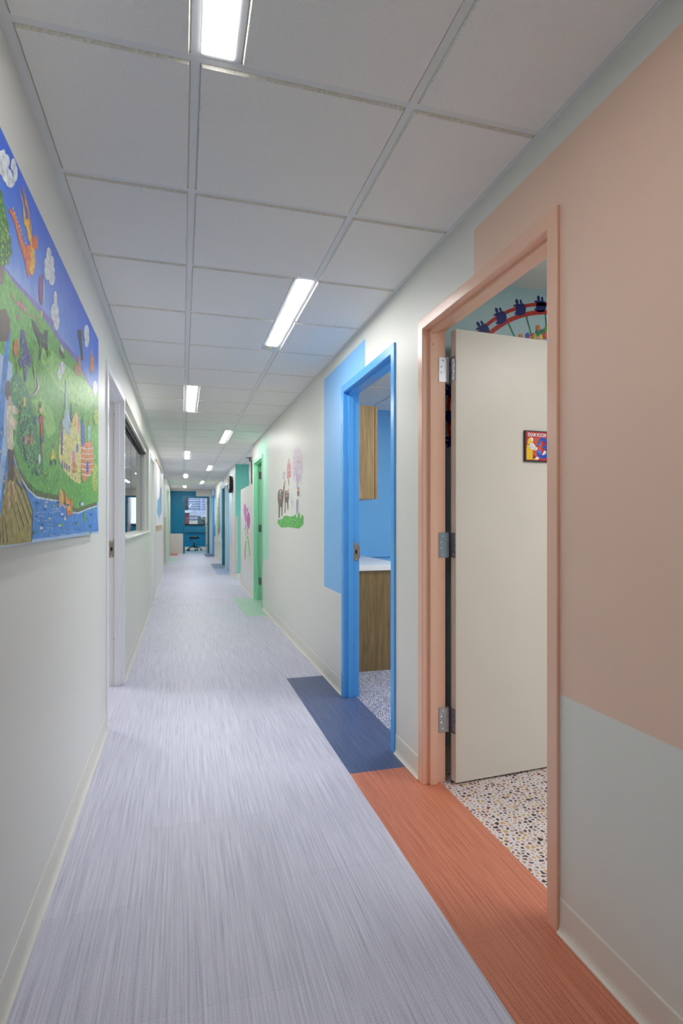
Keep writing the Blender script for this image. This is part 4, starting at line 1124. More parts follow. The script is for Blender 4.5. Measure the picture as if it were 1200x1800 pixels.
('leaf_dark',2838,3912,2852,3914,2848,3898,2834,3902),
('leaf_yellow',2876,3742,2892,3744,2886,3728,2872,3732),
('leaf_dark',2832,3688,2846,3690,2840,3674,2826,3678),
('leaf_dark',2932,3656,2946,3658,2940,3642,2926,3646),
('leaf',2816,3896,2830,3898,2824,3884,2810,3886),
('leaf_dark',2924,3756,2940,3758,2934,3742,2918,3746),
('leaf',2824,3898,2838,3900,2832,3884,2818,3888),
('leaf',2932,3738,2946,3740,2942,3724,2926,3728),
('leaf',2826,3670,2840,3672,2834,3656,2820,3660),
('leaf',2862,3792,2878,3792,2872,3778,2858,3780),
('leaf_yellow',2818,3814,2832,3816,2828,3800,2814,3804),
('leaf',2896,3740,2910,3742,2904,3726,2890,3730),
('leaf_dark',2938,3792,2952,3794,2946,3778,2932,3782),
('leaf_yellow',2820,3762,2832,3764,2828,3748,2814,3752),
('leaf',2856,3620,2872,3622,2866,3606,2852,3610),
('leaf_yellow',2834,3652,2848,3654,2842,3638,2828,3642),
('leaf_yellow',2854,3702,2868,3702,2862,3688,2848,3692),
('leaf',2886,3766,2900,3768,2896,3752,2880,3756),
('leaf',2822,3860,2836,3864,2830,3848,2816,3850),
('leaf',2948,3748,2964,3750,2958,3732,2944,3738),
('leaf_yellow',2842,3748,2856,3750,2852,3734,2838,3738),
('leaf_yellow',2934,3794,2950,3796,2944,3780,2928,3784),
('leaf_dark',2828,3868,2842,3870,2836,3856,2822,3858),
('leaf',2820,3850,2834,3852,2828,3836,2816,3840),
('leaf_dark',2908,3828,2922,3830,2918,3814,2902,3818),
('leaf_yellow',2918,3800,2932,3802,2926,3786,2912,3790),
('leaf',2830,3900,2842,3902,2838,3886,2824,3890),
('leaf_dark',2854,3712,2868,3712,2864,3696,2850,3702),
('leaf',2868,3628,2882,3630,2876,3614,2862,3618),
('leaf',2846,3862,2860,3864,2856,3848,2842,3852),
('leaf_dark',2826,3818,2840,3820,2834,3804,2822,3808),
('leaf_yellow',2902,3802,2916,3804,2910,3788,2896,3792),
('leaf_yellow',2904,3654,2920,3654,2914,3638,2900,3644),
('leaf',2844,3740,2858,3742,2854,3726,2840,3730),
('leaf',2860,3740,2874,3742,2868,3726,2854,3730),
('leaf_dark',2818,3752,2832,3752,2828,3738,2814,3742),
('leaf_yellow',2864,3868,2878,3870,2874,3854,2860,3858),
('leaf',2828,3608,2842,3608,2836,3592,2822,3598),
('leaf',2864,3878,2878,3880,2874,3864,2860,3868),
('bark',2816,3588,2878,3618,2868,3530,2816,3502),
('flame',2940,3902,2994,3906,3054,3890,3104,3850,3160,3818,3254,3826,3356,3900,3238,3868,3162,3882,3106,3920,3044,3940,2982,3932),
('flame',3144,3858,3244,3874,3358,3946,3390,3998,3456,4042,3488,4032,3504,3986,3478,3966,3446,3970,3434,3932,3446,3878,3416,3812,3358,3774,3316,3772,3304,3730,3260,3746,3246,3784,3188,3806),
('gold',3100,4106,3188,4082,3244,4020,3304,4050,3342,4020,3362,3964,3358,3930,3284,3940,3268,3976,3200,3976,3188,4064),
('amber',3174,4158,3244,4138,3298,4098,3358,4034,3372,3970,3340,3992,3292,4050,3228,4092),
('gold',3358,3930,3416,3938,3430,3890,3404,3806,3358,3774,3318,3790,3342,3864),
('gold',2998,3944,3030,3964,3018,3942),
('gold',3024,3936,3058,3956,3044,3936),
('gold',3050,3930,3084,3950,3072,3928),
('gold',3078,3922,3112,3942,3098,3922),
('gold',3104,3916,3140,3934,3126,3914),
('gold',3132,3908,3168,3928,3154,3906),
('gold',3160,3900,3196,3920,3182,3898),
('gold',3190,3892,3226,3912,3212,3890),
('gold',3220,3884,3256,3904,3242,3882),
('cloud',2914,4132,2902,4108,2872,4078,2834,4048,2794,4030,2768,4024,2758,4034,2768,4056,2794,4084,2834,4114,2872,4134,2902,4140),
('cloud',2964,4146,2956,4124,2934,4098,2904,4076,2876,4062,2854,4062,2846,4074,2854,4094,2876,4120,2904,4142,2934,4156,2956,4158),
('cloud',2942,4098,2928,4074,2896,4042,2850,4010,2808,3990,2776,3982,2766,3992,2776,4014,2808,4044,2850,4076,2896,4098,2928,4108),
('cloud',3008,4104,2996,4080,2966,4050,2922,4020,2882,4000,2852,3996,2842,4006,2852,4028,2882,4058,2922,4086,2966,4108,2996,4114),
('cloud',3048,4100,3038,4078,3008,4050,2970,4024,2932,4006,2904,4002,2896,4010,2904,4028,2932,4056,2970,4082,3008,4100,3038,4108),
('cloud',3064,4190,3058,4170,3040,4148,3018,4130,2998,4122,2982,4124,2976,4136,2982,4156,2998,4176,3018,4194,3040,4204,3058,4202),
('cloud',3092,4166,3088,4142,3074,4120,3056,4102,3036,4098,3024,4104,3018,4122,3024,4146,3036,4168,3056,4184,3074,4190,3088,4184),
('cloud',2894,4140,2890,4130,2880,4118,2868,4108,2856,4102,2846,4104,2844,4110,2846,4120,2856,4132,2868,4142,2880,4146,2890,4146),
('cloud',3832,4102,3824,4074,3796,4044,3762,4022,3726,4012,3702,4018,3692,4038,3702,4066,3726,4094,3762,4116,3796,4128,3824,4122),
('cloud',3754,4016,3748,3994,3726,3972,3698,3954,3672,3948,3652,3952,3644,3966,3652,3988,3672,4010,3698,4026,3726,4034,3748,4030),
('cloud',3910,4092,3902,4068,3876,4044,3842,4024,3810,4014,3786,4018,3778,4032,3786,4054,3810,4080,3842,4100,3876,4110,3902,4106),
('cloud',3932,4048,3910,4016,3852,3974,3778,3938,3704,3912,3654,3906,3636,3920,3654,3950,3704,3988,3778,4026,3852,4052,3910,4062),
('cloud',3938,4004,3926,3974,3890,3942,3842,3916,3796,3904,3764,3908,3752,3926,3764,3956,3796,3986,3842,4014,3890,4026,3926,4024),
('cloud',3814,3982,3802,3954,3770,3926,3730,3902,3690,3892,3660,3896,3650,3912,3660,3938,3690,3966,3730,3990,3770,4002,3802,4000),
('cloud',3996,3888,3988,3858,3970,3832,3946,3816,3922,3814,3904,3826,3896,3850,3904,3880,3922,3906,3946,3922,3970,3926,3988,3912),
('cloud',4050,3822,4034,3784,3988,3746,3928,3718,3870,3706,3828,3712,3814,3736,3828,3772,3870,3810,3928,3840,3988,3854,4034,3848),
('cloud',4070,3766,4058,3734,4024,3702,3982,3680,3938,3674,3908,3684,3896,3706,3908,3736,3938,3768,3982,3790,4024,3798,4058,3790),
('cloud',5302,4094,5284,4050,5232,4008,5162,3976,5094,3964,5046,3976,5030,4004,5046,4046,5094,4086,5162,4118,5232,4132,5284,4124),
('cloud',4256,3512,4242,3486,4204,3460,4154,3442,4104,3436,4070,3442,4056,3460,4070,3484,4104,3508,4154,3528,4204,3536,4242,3530),
('cloud',4136,3438,4128,3418,4104,3400,4072,3388,4040,3384,4018,3392,4010,3406,4018,3424,4040,3442,4072,3454,4104,3458,4128,3452),
('cloud',5304,4052,5284,4004,5234,3956,5168,3924,5104,3916,5058,3934,5040,3970,5058,4018,5104,4064,5168,4096,5234,4106,5284,4092),
('cloud',5796,3724,5774,3682,5714,3644,5634,3616,5558,3608,5502,3622,5482,3652,5502,3690,5558,3730,5634,3758,5714,3768,5774,3754),
('balloon_red',3654,3814,3646,3772,3626,3732,3598,3704,3568,3692,3540,3700,3522,3724,3516,3760,3522,3800,3540,3838,3568,3868,3598,3880,3626,3876,3646,3852),
('blue',3644,3810,3640,3770,3628,3734,3610,3710,3590,3702,3574,3714,3562,3740,3558,3776,3562,3816,3574,3852,3590,3876,3610,3884,3628,3874,3640,3848),
('yellow',3624,3880,3654,3836,3648,3776,3612,3714,3630,3784),
('gold',3566,3658,3606,3674,3600,3636,3572,3626),
('amber',5572,3894,5560,3850,5530,3810,5484,3780,5436,3768,5392,3774,5362,3798,5352,3834,5362,3876,5392,3916,5436,3946,5484,3960,5530,3954,5560,3930),
('gold',5380,3942,5424,3984,5468,3962),
('tan',2968,3522,3050,3514,3202,3516,3422,3568,3556,3560,3576,3570,3436,3578,3218,3526,3070,3524,2992,3536),
('pink',3142,3544,3136,3530,3122,3522,3108,3520,3102,3530,3108,3542,3122,3552,3136,3554),
('pink',3190,3550,3184,3536,3170,3526,3156,3526,3150,3536,3156,3548,3170,3558,3184,3560),
('pink',3242,3550,3236,3538,3222,3528,3206,3526,3200,3536,3206,3550,3222,3560,3236,3560),
('pink',3120,3464,3114,3452,3100,3442,3088,3442,3082,3450,3088,3464,3100,3472,3114,3474),
('brown_cloth',2816,3390,2896,3424,2970,3400,2960,3340,2922,3284,2816,3250),
('charcoal',3358,3542,3430,3546,3510,3534,3538,3480,3456,3488,3390,3506),
('charcoal',3392,3490,3528,3528,3632,3540,3654,3578,3746,3604,3720,3530,3762,3474,3738,3426,3680,3466,3602,3464,3550,3366,3516,3360,3534,3450,3470,3474),
('purple',3158,3414,3210,3430,3246,3384,3360,3324,3334,3268,3270,3272,3264,3184,3222,3168,3198,3240,3152,3220,3096,3244,3162,3288,3140,3350),
('coral',3106,3308,3102,3288,3090,3268,3072,3256,3052,3250,3036,3254,3024,3266,3020,3284,3024,3304,3036,3322,3052,3336,3072,3342,3090,3340,3102,3328),
('tan',3064,3252,3076,3170,3088,3172,3074,3256),
('grey',3328,3368,3430,3224,3444,3228,3340,3372),
('charcoal',4732,3932,4890,3984,4950,3880,4998,3770,4914,3742,4832,3844),
('bark',4872,3976,5064,3944,5106,3960,4910,3992),
('tan',4590,3610,4668,3658,4732,3648,4776,3744,4868,3764,4902,3682,4890,3608,4700,3570,4616,3578),
('brown_cloth',4052,3592,4196,3590,4256,3580,4154,3548,4072,3560),
('white',4112,3634,4196,3626,4216,3602,4128,3598),
('tan',3572,2906,3624,2908,3630,2846,3598,2840),
('navy',3550,2938,3632,2948,3636,2906,3562,2898),
('balloon_red',3512,3030,3550,3060,3632,3072,3630,3028,3624,2946,3550,2938,3550,3012,3522,3010),
('skin',3592,3096,3590,3084,3580,3074,3564,3066,3548,3062,3534,3066,3524,3072,3522,3082,3524,3094,3534,3106,3548,3114,3564,3116,3580,3114,3590,3108),
('hair',3580,3120,3578,3112,3570,3104,3558,3098,3544,3094,3532,3096,3524,3102,3522,3108,3524,3118,3532,3126,3544,3132,3558,3134,3570,3134,3578,3128),
('lilac',3326,3112,3460,3154,3532,3212,3500,3256,3472,3248,3492,3204,3424,3154,3316,3116),
('yellow',3820,2818,3814,2848,3866,2910,3956,2864,3964,2832,3902,2850),
('charcoal',3862,2814,3854,2800,3834,2792,3814,2796,3806,2808,3814,2822,3834,2830,3854,2826),
('charcoal',3972,2826,3962,2810,3942,2802,3922,2806,3912,2820,3922,2834,3942,2842,3962,2838),
('balloon_red',3902,2926,3896,2916,3880,2910,3864,2912,3858,2920,3864,2932,3880,2938,3896,2936),
('candy',4112,3094,4196,3158,4466,3162,4668,3292,4844,3204,4890,3010,4868,2742,4616,2746,4394,2768,4238,2792,4072,2844,4026,2884),
('candy_stripe',4100,3072,4366,3092,4610,3098,4866,3130,4868,3136,4620,3104,4378,3098,4108,3078),
('candy_stripe',4100,3038,4366,3056,4610,3058,4866,3088,4868,3092,4620,3064,4378,3060,4108,3042),
('candy_stripe',4100,3002,4366,3018,4610,3018,4866,3046,4868,3050,4620,3022,4378,3022,4108,3006),
('candy_stripe',4100,2966,4366,2980,4610,2978,4866,3002,4868,3008,4620,2982,4378,2984,4108,2972),
('candy_stripe',4100,2930,4366,2942,4610,2938,4866,2960,4868,2966,4620,2942,4378,2946,4108,2936),
('candy_stripe',4100,2896,4366,2904,4610,2898,4866,2918,4868,2924,4620,2902,4378,2908,4108,2900),
('candy_stripe',4100,2860,4366,2866,4610,2856,4866,2876,4868,2880,4620,2862,4378,2870,4108,2864),
('candy_stripe',4100,2824,4366,2828,4610,2816,4866,2834,4868,2838,4620,2822,4378,2832,4108,2830),
('candy_stripe',4100,2790,4366,2790,4610,2776,4866,2790,4868,2796,4620,2782,4378,2794,4108,2794),
('pale_blue',4272,3432,4326,3396,4336,3264,4476,3162,4408,3070,4282,3060,4174,3112,4264,3250),
('purple',4104,3050,4146,3142,4186,3062,4170,2896,4112,2898),
('gold',4616,3282,4690,3180,4574,3160),
('pink',4732,3294,4832,3222,4822,3130,4732,3156),
('purple',4476,3320,4534,3228,4524,3170,4456,3196),
('pink',4514,2964,4626,2968,4668,2828,4514,2806),
('coral',4534,2882,4658,2884,4668,2818,4524,2806),
('purple',4136,2854,4178,2854,4178,2812,4136,2816),
('purple',4212,2852,4256,2852,4256,2808,4212,2814),
('purple',4290,2850,4336,2850,4336,2804,4290,2810),
('purple',4372,2846,4418,2846,4418,2800,4372,2806),
('candy_orange',4890,3070,5268,3142,5482,3172,5572,3044,5558,2916,5268,2836,4980,2760,4890,2868),
('white',4896,3036,5200,3062,5548,3116,5536,3124,5202,3070,4906,3046),
('white',4896,2994,5200,3016,5548,3068,5536,3074,5202,3024,4906,3002),
('white',4896,2952,5200,2972,5548,3020,5536,3026,5202,2978,4906,2960),
('white',4896,2908,5200,2926,5548,2970,5536,2978,5202,2934,4906,2916),
('white',4896,2866,5200,2880,5548,2922,5536,2928,5202,2888,4906,2874),
('white',4896,2824,5200,2834,5548,2874,5536,2880,5202,2842,4906,2832),
('blue',4902,3214,4962,3306,5060,3240,5072,3094,4962,3048,4902,3092),
('blue',5136,2954,5268,2966,5268,2880,5148,2848),
('blue',4770,3020,4766,3002,4752,2986,4732,2976,4710,2974,4692,2980,4678,2992,4674,3008,4678,3024,4692,3040,4710,3050,4732,3052,4752,3048,4766,3036),
('pale_blue',5234,3258,5296,3334,5366,3256,5352,3142,5242,3138),
('coral',5256,3272,5296,3350,5338,3286),
('leaf_yellow',5542,3434,5674,3506,5846,3516,5846,3368,5650,3360),
('leaf_yellow',5520,2946,5674,2996,5812,2974,5780,2718,5520,2716,5424,2824),
('leaf',5610,3380,5642,3378,5626,3356,5586,3366),
('leaf',5768,2920,5802,2914,5786,2894,5744,2908),
('leaf',5548,3368,5580,3366,5564,3344,5526,3354),
('leaf',5740,3448,5772,3446,5756,3424,5716,3434),
('leaf',5558,3360,5588,3358,5574,3338,5534,3346),
('leaf',5546,3412,5576,3412,5560,3390,5522,3400),
('leaf',5522,3370,5552,3368,5538,3348,5500,3356),
('leaf',5722,3438,5756,3436,5738,3414,5698,3424),
('leaf',5688,2730,5722,2724,5704,2704,5666,2718),
('leaf',5760,2888,5794,2884,5776,2862,5736,2876),
('leaf',5588,3396,5618,3396,5602,3374,5564,3384),
('leaf',5706,2766,5740,2760,5722,2740,5682,2756),
('leaf',5566,3446,5596,3446,5580,3424,5542,3434),
('leaf',5554,3404,5584,3402,5570,3382,5532,3390),
('leaf',5582,3448,5614,3448,5598,3426,5560,3436),
('leaf',5690,2898,5722,2894,5706,2874,5666,2886),
('leaf',5694,3464,5728,3464,5710,3440,5670,3450),
('leaf',5498,2742,5528,2736,5514,2718,5476,2732),
('leaf',5492,2896,5522,2892,5506,2872,5470,2884),
('leaf',5598,3388,5630,3386,5614,3364,5576,3374),
('leaf',5680,2852,5712,2848,5696,2828,5656,2840),
('leaf',5644,3362,5676,3360,5660,3340,5620,3350),
('leaf',5732,2874,5764,2868,5748,2848,5708,2862),
('leaf',5626,2734,5658,2730,5642,2710,5602,2724),
('leaf',5548,3388,5578,3388,5564,3366,5526,3376),
('leaf',5500,2746,5530,2740,5516,2722,5478,2736),
('leaf',5538,3398,5568,3396,5554,3374,5516,3384),
('leaf',5764,3384,5798,3382,5780,3360,5740,3370),
('leaf',5610,2770,5642,2766,5626,2746,5588,2760),
('leaf',5498,2792,5528,2786,5512,2768,5474,2782),
('leaf',5506,3430,5536,3428,5522,3408,5484,3416),
('leaf',5582,2728,5612,2722,5598,2702,5558,2716),
('leaf',5698,3480,5732,3480,5714,3458,5674,3466),
('leaf',5484,2834,5514,2830,5498,2810,5462,2824),
('leaf',5518,2908,5550,2904,5534,2884,5496,2896),
('leaf',5774,2782,5806,2776,5790,2756,5748,2770),
('leaf',5758,2752,5792,2746,5776,2726,5734,2742),
('leaf',5622,2808,5654,2804,5638,2784,5598,2798),
('leaf',5714,2940,5746,2936,5730,2916,5690,2930),
('leaf',5514,2792,5544,2786,5528,2766,5492,2780),
('flame',4216,2668,4326,2620,4466,2598,4544,2620,4524,2554,4540,2488,4394,2506,4326,2460,4290,2548,4246,2608),
('gold',4282,2618,4418,2578,4466,2524,4348,2522,4308,2566),
('gold',4092,2678,4196,2632,4204,2572,4132,2552),
('skin',4056,2634,4088,2678,4112,2628,4128,2544,4056,2534),
('leaf',5060,2546,5124,2482,5136,2452,5060,2438,4998,2462,5010,2502),
('foam',3474,2452,3494,2446,3508,2454,3520,2448,3542,2452,3534,2454,3524,2450,3508,2458,3492,2448,3482,2454),
('foam',5096,2356,5180,2346,5256,2358,5332,2344,5424,2350,5410,2354,5336,2348,5254,2362,5176,2350,5108,2360),
('foam',4766,2360,4854,2350,4936,2360,5022,2346,5120,2352,5110,2356,5026,2350,4936,2364,4850,2352,4774,2362),
('foam',4460,2356,4514,2346,4562,2356,4610,2344,4668,2350,4656,2354,4614,2348,4562,2360,4512,2350,4470,2358),
('foam',3854,2510,3920,2504,3982,2516,4046,2508,4116,2514,4110,2518,4046,2510,3980,2518,3918,2508,3860,2512),
('foam',3416,2464,3438,2458,3456,2466,3474,2460,3498,2464,3490,2466,3476,2462,3456,2470,3436,2460,3422,2466),
('foam',4984,2358,5068,2348,5146,2360,5224,2346,5316,2352,5304,2356,5228,2350,5144,2364,5064,2352,4996,2362),
('foam',3900,2528,3946,2522,3986,2532,4028,2524,4076,2532,4070,2534,4030,2528,3986,2536,3944,2524,3908,2530),
('foam',3492,2480,3530,2474,3564,2482,3596,2474,3636,2480,3630,2482,3598,2478,3562,2486,3528,2476,3498,2482),
('foam',4086,2360,4134,2352,4176,2360,4218,2350,4270,2356,4262,2358,4222,2354,4176,2364,4130,2354,4094,2362),
('foam',3690,2408,3744,2402,3794,2410,3846,2400,3904,2406,3898,2408,3848,2404,3794,2412,3742,2404,3696,2410),
('foam',3748,2430,3780,2424,3804,2434,3828,2424,3862,2430,3852,2432,3832,2428,3804,2436,3776,2426,3756,2432),
('foam',4172,2386,4206,2378,4228,2388,4250,2378,4284,2384,4272,2386,4256,2380,4228,2390,4200,2380,4184,2388),
('foam',3778,2362,3824,2356,3866,2364,3910,2354,3960,2358,3954,2360,3912,2356,3866,2366,3822,2358,3784,2364),
('foam',4498,2356,4584,2346,4668,2356,4754,2342,4850,2348,4842,2352,4756,2346,4668,2358,4582,2350,4506,2358),
('foam',4342,2504,4376,2496,4400,2506,4422,2498,4456,2504,4444,2506,4426,2500,4398,2510,4370,2498,4356,2504),
('foam',3464,2474,3502,2470,3536,2478,3570,2470,3612,2476,3606,2478,3572,2472,3536,2480,3500,2472,3468,2476),
('foam',3460,2498,3500,2492,3534,2502,3572,2494,3612,2500,3608,2502,3572,2496,3534,2504,3498,2494,3466,2500),
('foam',3584,2502,3616,2496,3644,2506,3672,2498,3706,2504,3698,2506,3674,2500,3644,2508,3614,2498,3590,2504),
('foam',3820,2526,3880,2520,3938,2532,3998,2524,4064,2530,4058,2534,4000,2526,3938,2534,3878,2524,3824,2528),
('foam',3784,2502,3818,2496,3846,2506,3874,2496,3910,2504,3902,2506,3878,2500,3846,2508,3816,2498,3792,2504),
('foam',4508,2508,4556,2500,4594,2512,4632,2502,4684,2510,4672,2512,4638,2504,4594,2514,4552,2502,4520,2510),
('foam',3654,2392,3680,2384,3698,2394,3714,2384,3740,2390,3732,2392,3718,2388,3696,2396,3676,2388,3664,2392),
('foam',4458,2378,4494,2370,4518,2380,4540,2370,4576,2376,4562,2378,4546,2372,4516,2384,4488,2372,4472,2380),
('foam',3520,2394,3564,2388,3606,2396,3648,2386,3696,2392,3692,2394,3650,2390,3606,2398,3562,2390,3524,2396),
('foam',3618,2452,3674,2446,3726,2456,3782,2448,3842,2454,3838,2456,3784,2450,3726,2458,3672,2450,3622,2456),
('water_dark',4734,2432,4716,2426,4676,2422,4634,2426,4618,2432,4634,2440,4676,2442,4716,2440),
('leaf',5418,2344,5400,2336,5358,2336,5316,2336,5298,2346,5316,2358,5358,2362,5400,2356),
('water_dark',3530,2552,3516,2544,3486,2540,3458,2542,3446,2548,3458,2556,3486,2560,3516,2558),
('water_dark',4914,2588,4898,2576,4860,2572,4824,2574,4808,2584,4824,2594,4860,2600,4898,2598),
('foam',3710,2538,3700,2530,3676,2526,3652,2530,3642,2536,3652,2544,3676,2548,3700,2544),
('leaf',3462,2386,3454,2380,3434,2378,3414,2382,3406,2388,3414,2394,3434,2396,3454,2392),
('foam',4150,2418,4132,2414,4088,2412,4044,2414,4026,2420,4044,2424,4088,2426,4132,2424),
('water_dark',3620,2398,3610,2392,3588,2390,3564,2392,3554,2398,3564,2404,3588,2406,3610,2404),
('water_dark',5210,2472,5196,2464,5162,2460,5128,2464,5114,2472,5128,2480,5162,2484,5196,2480),
('foam',3744,2562,3730,2558,3698,2556,3664,2556,3652,2560,3664,2564,3698,2566,3730,2566),
('foam',4298,2464,4286,2456,4256,2452,4226,2456,4214,2464,4226,2474,4256,2478,4286,2474),
('water_dark',5496,2510,5470,2498,5404,2494,5340,2498,5316,2508,5340,2518,5404,2524,5470,2520),
('leaf',4542,2524,4530,2518,4500,2514,4470,2516,4458,2522,4470,2528,4500,2530,4530,2528),
('water_dark',4416,2566,4400,2558,4360,2554,4324,2556,4308,2562,4324,2570,4360,2574,4400,2572),
('leaf',4846,2424,4822,2418,4766,2416,4712,2420,4690,2424,4712,2430,4766,2432,4822,2428),
('water_dark',3698,2518,3688,2514,3660,2512,3634,2514,3624,2518,3634,2522,3660,2524,3688,2522),
('foam',3618,2408,3604,2400,3574,2398,3544,2402,3530,2410,3544,2416,3574,2420,3604,2416),
('water_dark',4874,2378,4864,2372,4840,2370,4814,2372,4804,2380,4814,2386,4840,2388,4864,2386),
('foam',3836,2466,3820,2460,3784,2458,3748,2460,3732,2466,3748,2470,3784,2472,3820,2470),
('leaf',5524,2554,5510,2542,5474,2536,5440,2540,5426,2552,5440,2564,5474,2570,5510,2566),
('leaf',4222,2424,4204,2416,4166,2412,4128,2416,4112,2424,4128,2432,4166,2434,4204,2432),
('water_dark',4212,2486,4202,2478,4176,2476,4152,2478,4142,2486,4152,2492,4176,2496,4202,2494),
('foam',4204,2496,4190,2490,4154,2486,4120,2488,4106,2494,4120,2502,4154,2504,4190,2502),
('water_dark',4080,2574,4062,2568,4024,2564,3986,2564,3970,2570,3986,2578,4024,2582,4062,2580),
('water_dark',3956,2368,3948,2364,3928,2362,3908,2364,3900,2368,3908,2372,3928,2374,3948,2372),
('foam',5040,2590,5012,2580,4950,2574,4890,2576,4866,2586,4890,2596,4950,2602,5012,2600),
('water_dark',3620,2426,3612,2420,3592,2418,3574,2420,3566,2426,3574,2432,3592,2434,3612,2432),
('leaf',3934,2546,3920,2540,3890,2536,3860,2538,3846,2544,3860,2552,3890,2554,3920,2552),
('water_dark',3500,2474,3490,2468,3464,2466,3440,2468,3430,2472,3440,2478,3464,2480,3490,2478),
('water_dark',5444,2404,5420,2392,5360,2388,5302,2394,5278,2406,5302,2418,5360,2422,5420,2416),
('foam',2844,2846,2840,2840,2832,2836,2824,2838,2820,2844,2824,2850,2832,2854,2840,2852),
('foam',2880,2668,2876,2662,2868,2660,2858,2660,2854,2664,2858,2670,2868,2672,2876,2672),
('foam',2884,2584,2882,2580,2878,2578,2872,2578,2870,2582,2872,2588,2878,2590,2882,2588),
('foam',2892,2850,2888,2844,2878,2840,2868,2840,2866,2846,2868,2852,2878,2856,2888,2854),
('foam',2898,2752,2894,2748,2882,2746,2872,2746,2868,2750,2872,2754,2882,2756,2894,2756),
('foam',2892,2718,2890,2710,2884,2706,2876,2708,2874,2716,2876,2724,2884,2726,2890,2724),
('foam',2832,2762,2828,2756,2816,2752,2806,2752,2800,2758,2806,2764,2816,2768,2828,2766),
('foam',2844,2714,2842,2710,2838,2708,2832,2710,2830,2714,2832,2718,2838,2720,2842,2718),
('foam',2886,2662,2882,2658,2874,2656,2864,2656,2862,2660,2864,2662,2874,2664,2882,2664),
('foam',2880,2630,2878,2626,2870,2624,2864,2624,2862,2628,2864,2632,2870,2636,2878,2634),
('foam',2876,2866,2874,2858,2868,2854,2862,2856,2860,2862,2862,2870,2868,2874,2874,2872),
('foam',2828,2636,2824,2628,2820,2624,2814,2626,2812,2634,2814,2642,2820,2646,2824,2642),
('foam',2884,2698,2880,2692,2870,2690,2862,2692,2858,2696,2862,2702,2870,2704,2880,2704),
('foam',2872,2756,2870,2750,2864,2746,2860,2748,2858,2754,2860,2760,2864,2762,2870,2760),
('water_dark',3062,2648,3104,2622,3112,2624,3070,2648),
('water_dark',3074,2652,3118,2628,3126,2628,3082,2654),
('water_dark',3154,2644,3198,2618,3208,2618,3162,2646),
('water_dark',3046,2662,3088,2638,3096,2638,3054,2664),
('water_dark',3154,2642,3200,2616,3208,2618,3162,2644),
('water_dark',3078,2648,3120,2622,3128,2624,3086,2650),
('water_dark',3120,2634,3164,2608,3172,2610,3128,2636),
('water_dark',3200,2636,3246,2608,3256,2610,3208,2636),
('grass_light',4366,2676,4384,2674,4432,2652),
('grass_dark',3938,3254,3954,3256,3990,3242),
('grass_dark',3430,2942,3442,2940,3470,2926),
('grass_light',4112,2824,4128,2822,4056,2794),
('grass_dark',3446,2716,3456,2716,3486,2698),
('grass_dark',3930,2708,3944,2708,3880,2682),
('grass_light',5170,3442,5198,3444,5080,3392),
('grass_bright',3656,2626,3670,2626,3614,2602),
('grass_dark',3688,2870,3700,2870,3732,2852),
('grass_bright',5026,3308,5050,3310,4940,3262),
('grass_dark',4214,2964,4230,2964,4274,2946),
('grass_bright',3754,2648,3768,2646,3708,2622),
('grass_light',5334,3376,5362,3376,5434,3360),
('grass_bright',4406,2818,4424,2816,4472,2796),
('grass_bright',3464,2918,3476,2918,3504,2902),
('grass_bright',3486,2950,3498,2950,3446,2922),
('grass_light',3602,2908,3614,2908,3646,2892),
('grass_dark',4220,2994,4238,2994,4162,2960),
('grass_dark',5036,3148,5060,3150,5124,3130),
('grass_dark',4488,3154,4508,3154,4420,3116),
('grass_light',4712,2738,4734,2736,4788,2712),
('grass_dark',5466,3086,5496,3086,5364,3040),
('grass_light',4770,3408,4792,3410,4848,3394),
('grass_dark',4374,2898,4392,2896,4440,2878),
('grass_dark',3620,2880,3634,2880,3578,2852),
('grass_bright',4716,3112,4736,3112,4640,3072),
('grass_bright',4442,3092,4460,3092,4376,3056),
('grass_bright',3396,2630,3406,2628,3358,2608),
('grass_bright',3452,3052,3464,3052,3492,3038),
('grass_bright',3854,3216,3868,3218,3806,3184),
('grass_light',3592,2820,3604,2820,3636,2802),
('grass_bright',3412,2660,3422,2660,3374,2638),
('grass_bright',5626,3624,5658,3628,5518,3566),
('grass_bright',3472,2762,3484,2762,3512,2744),
('grass_light',3814,3144,3828,3144,3862,3130),
('grass_bright',4154,2958,4170,2958,4096,2926),
('grass_bright',3972,2790,3988,2790,3920,2762),
('grass_dark',3388,2802,3398,2800,3350,2778),
('grass_light',5422,2862,5450,2862,5322,2822),
('grass_bright',5450,3446,5480,3448,5350,3392),
('grass_light',4890,3444,4914,3446,4974,3432),
('grass_light',5698,3500,5730,3502,5588,3444),
('grass_bright',4440,2838,4458,2836,4506,2816),
('grass_light',3824,3192,3838,3192,3776,3160),
('grass_dark',3520,2870,3532,2870,3562,2854),
('grass_dark',5020,2982,5044,2982,5106,2960),
('grass_bright',4556,3346,4576,3348,4628,3332),
('grass_light',4708,3414,4730,3416,4634,3370),
('grass_dark',4936,3172,4960,3172,5022,3154),
('grass_dark',4002,2748,4018,2746,4058,2726),
('grass_light',5276,3078,5304,3078,5182,3034),
('grass_dark',4684,2694,4704,2692,4758,2668),
('grass_bright',4352,2736,4370,2734,4290,2704),
('grass_dark',3558,3062,3570,3062,3518,3034),
('grass_light',3470,3104,3480,3106,3430,3076),
('grass_dark',4088,3106,4104,3108,4034,3072),
('grass_light',4424,2812,4442,2812,4490,2790),
('grass_bright',3960,2964,3974,2964,3908,2934),
('grass_bright',3364,3000,3374,3000,3400,2986),
('grass_bright',3522,3152,3534,3152,3564,3140),
('grass_light',5154,3264,5180,3266,5248,3248),
('grass_dark',5526,3342,5556,3344,5632,3324),
('grass_dark',4932,3332,4956,3334,4852,3286),
('grass_bright',4770,2912,4792,2912,4694,2876),
('grass_bright',3396,2648,3406,2646,3434,2630),
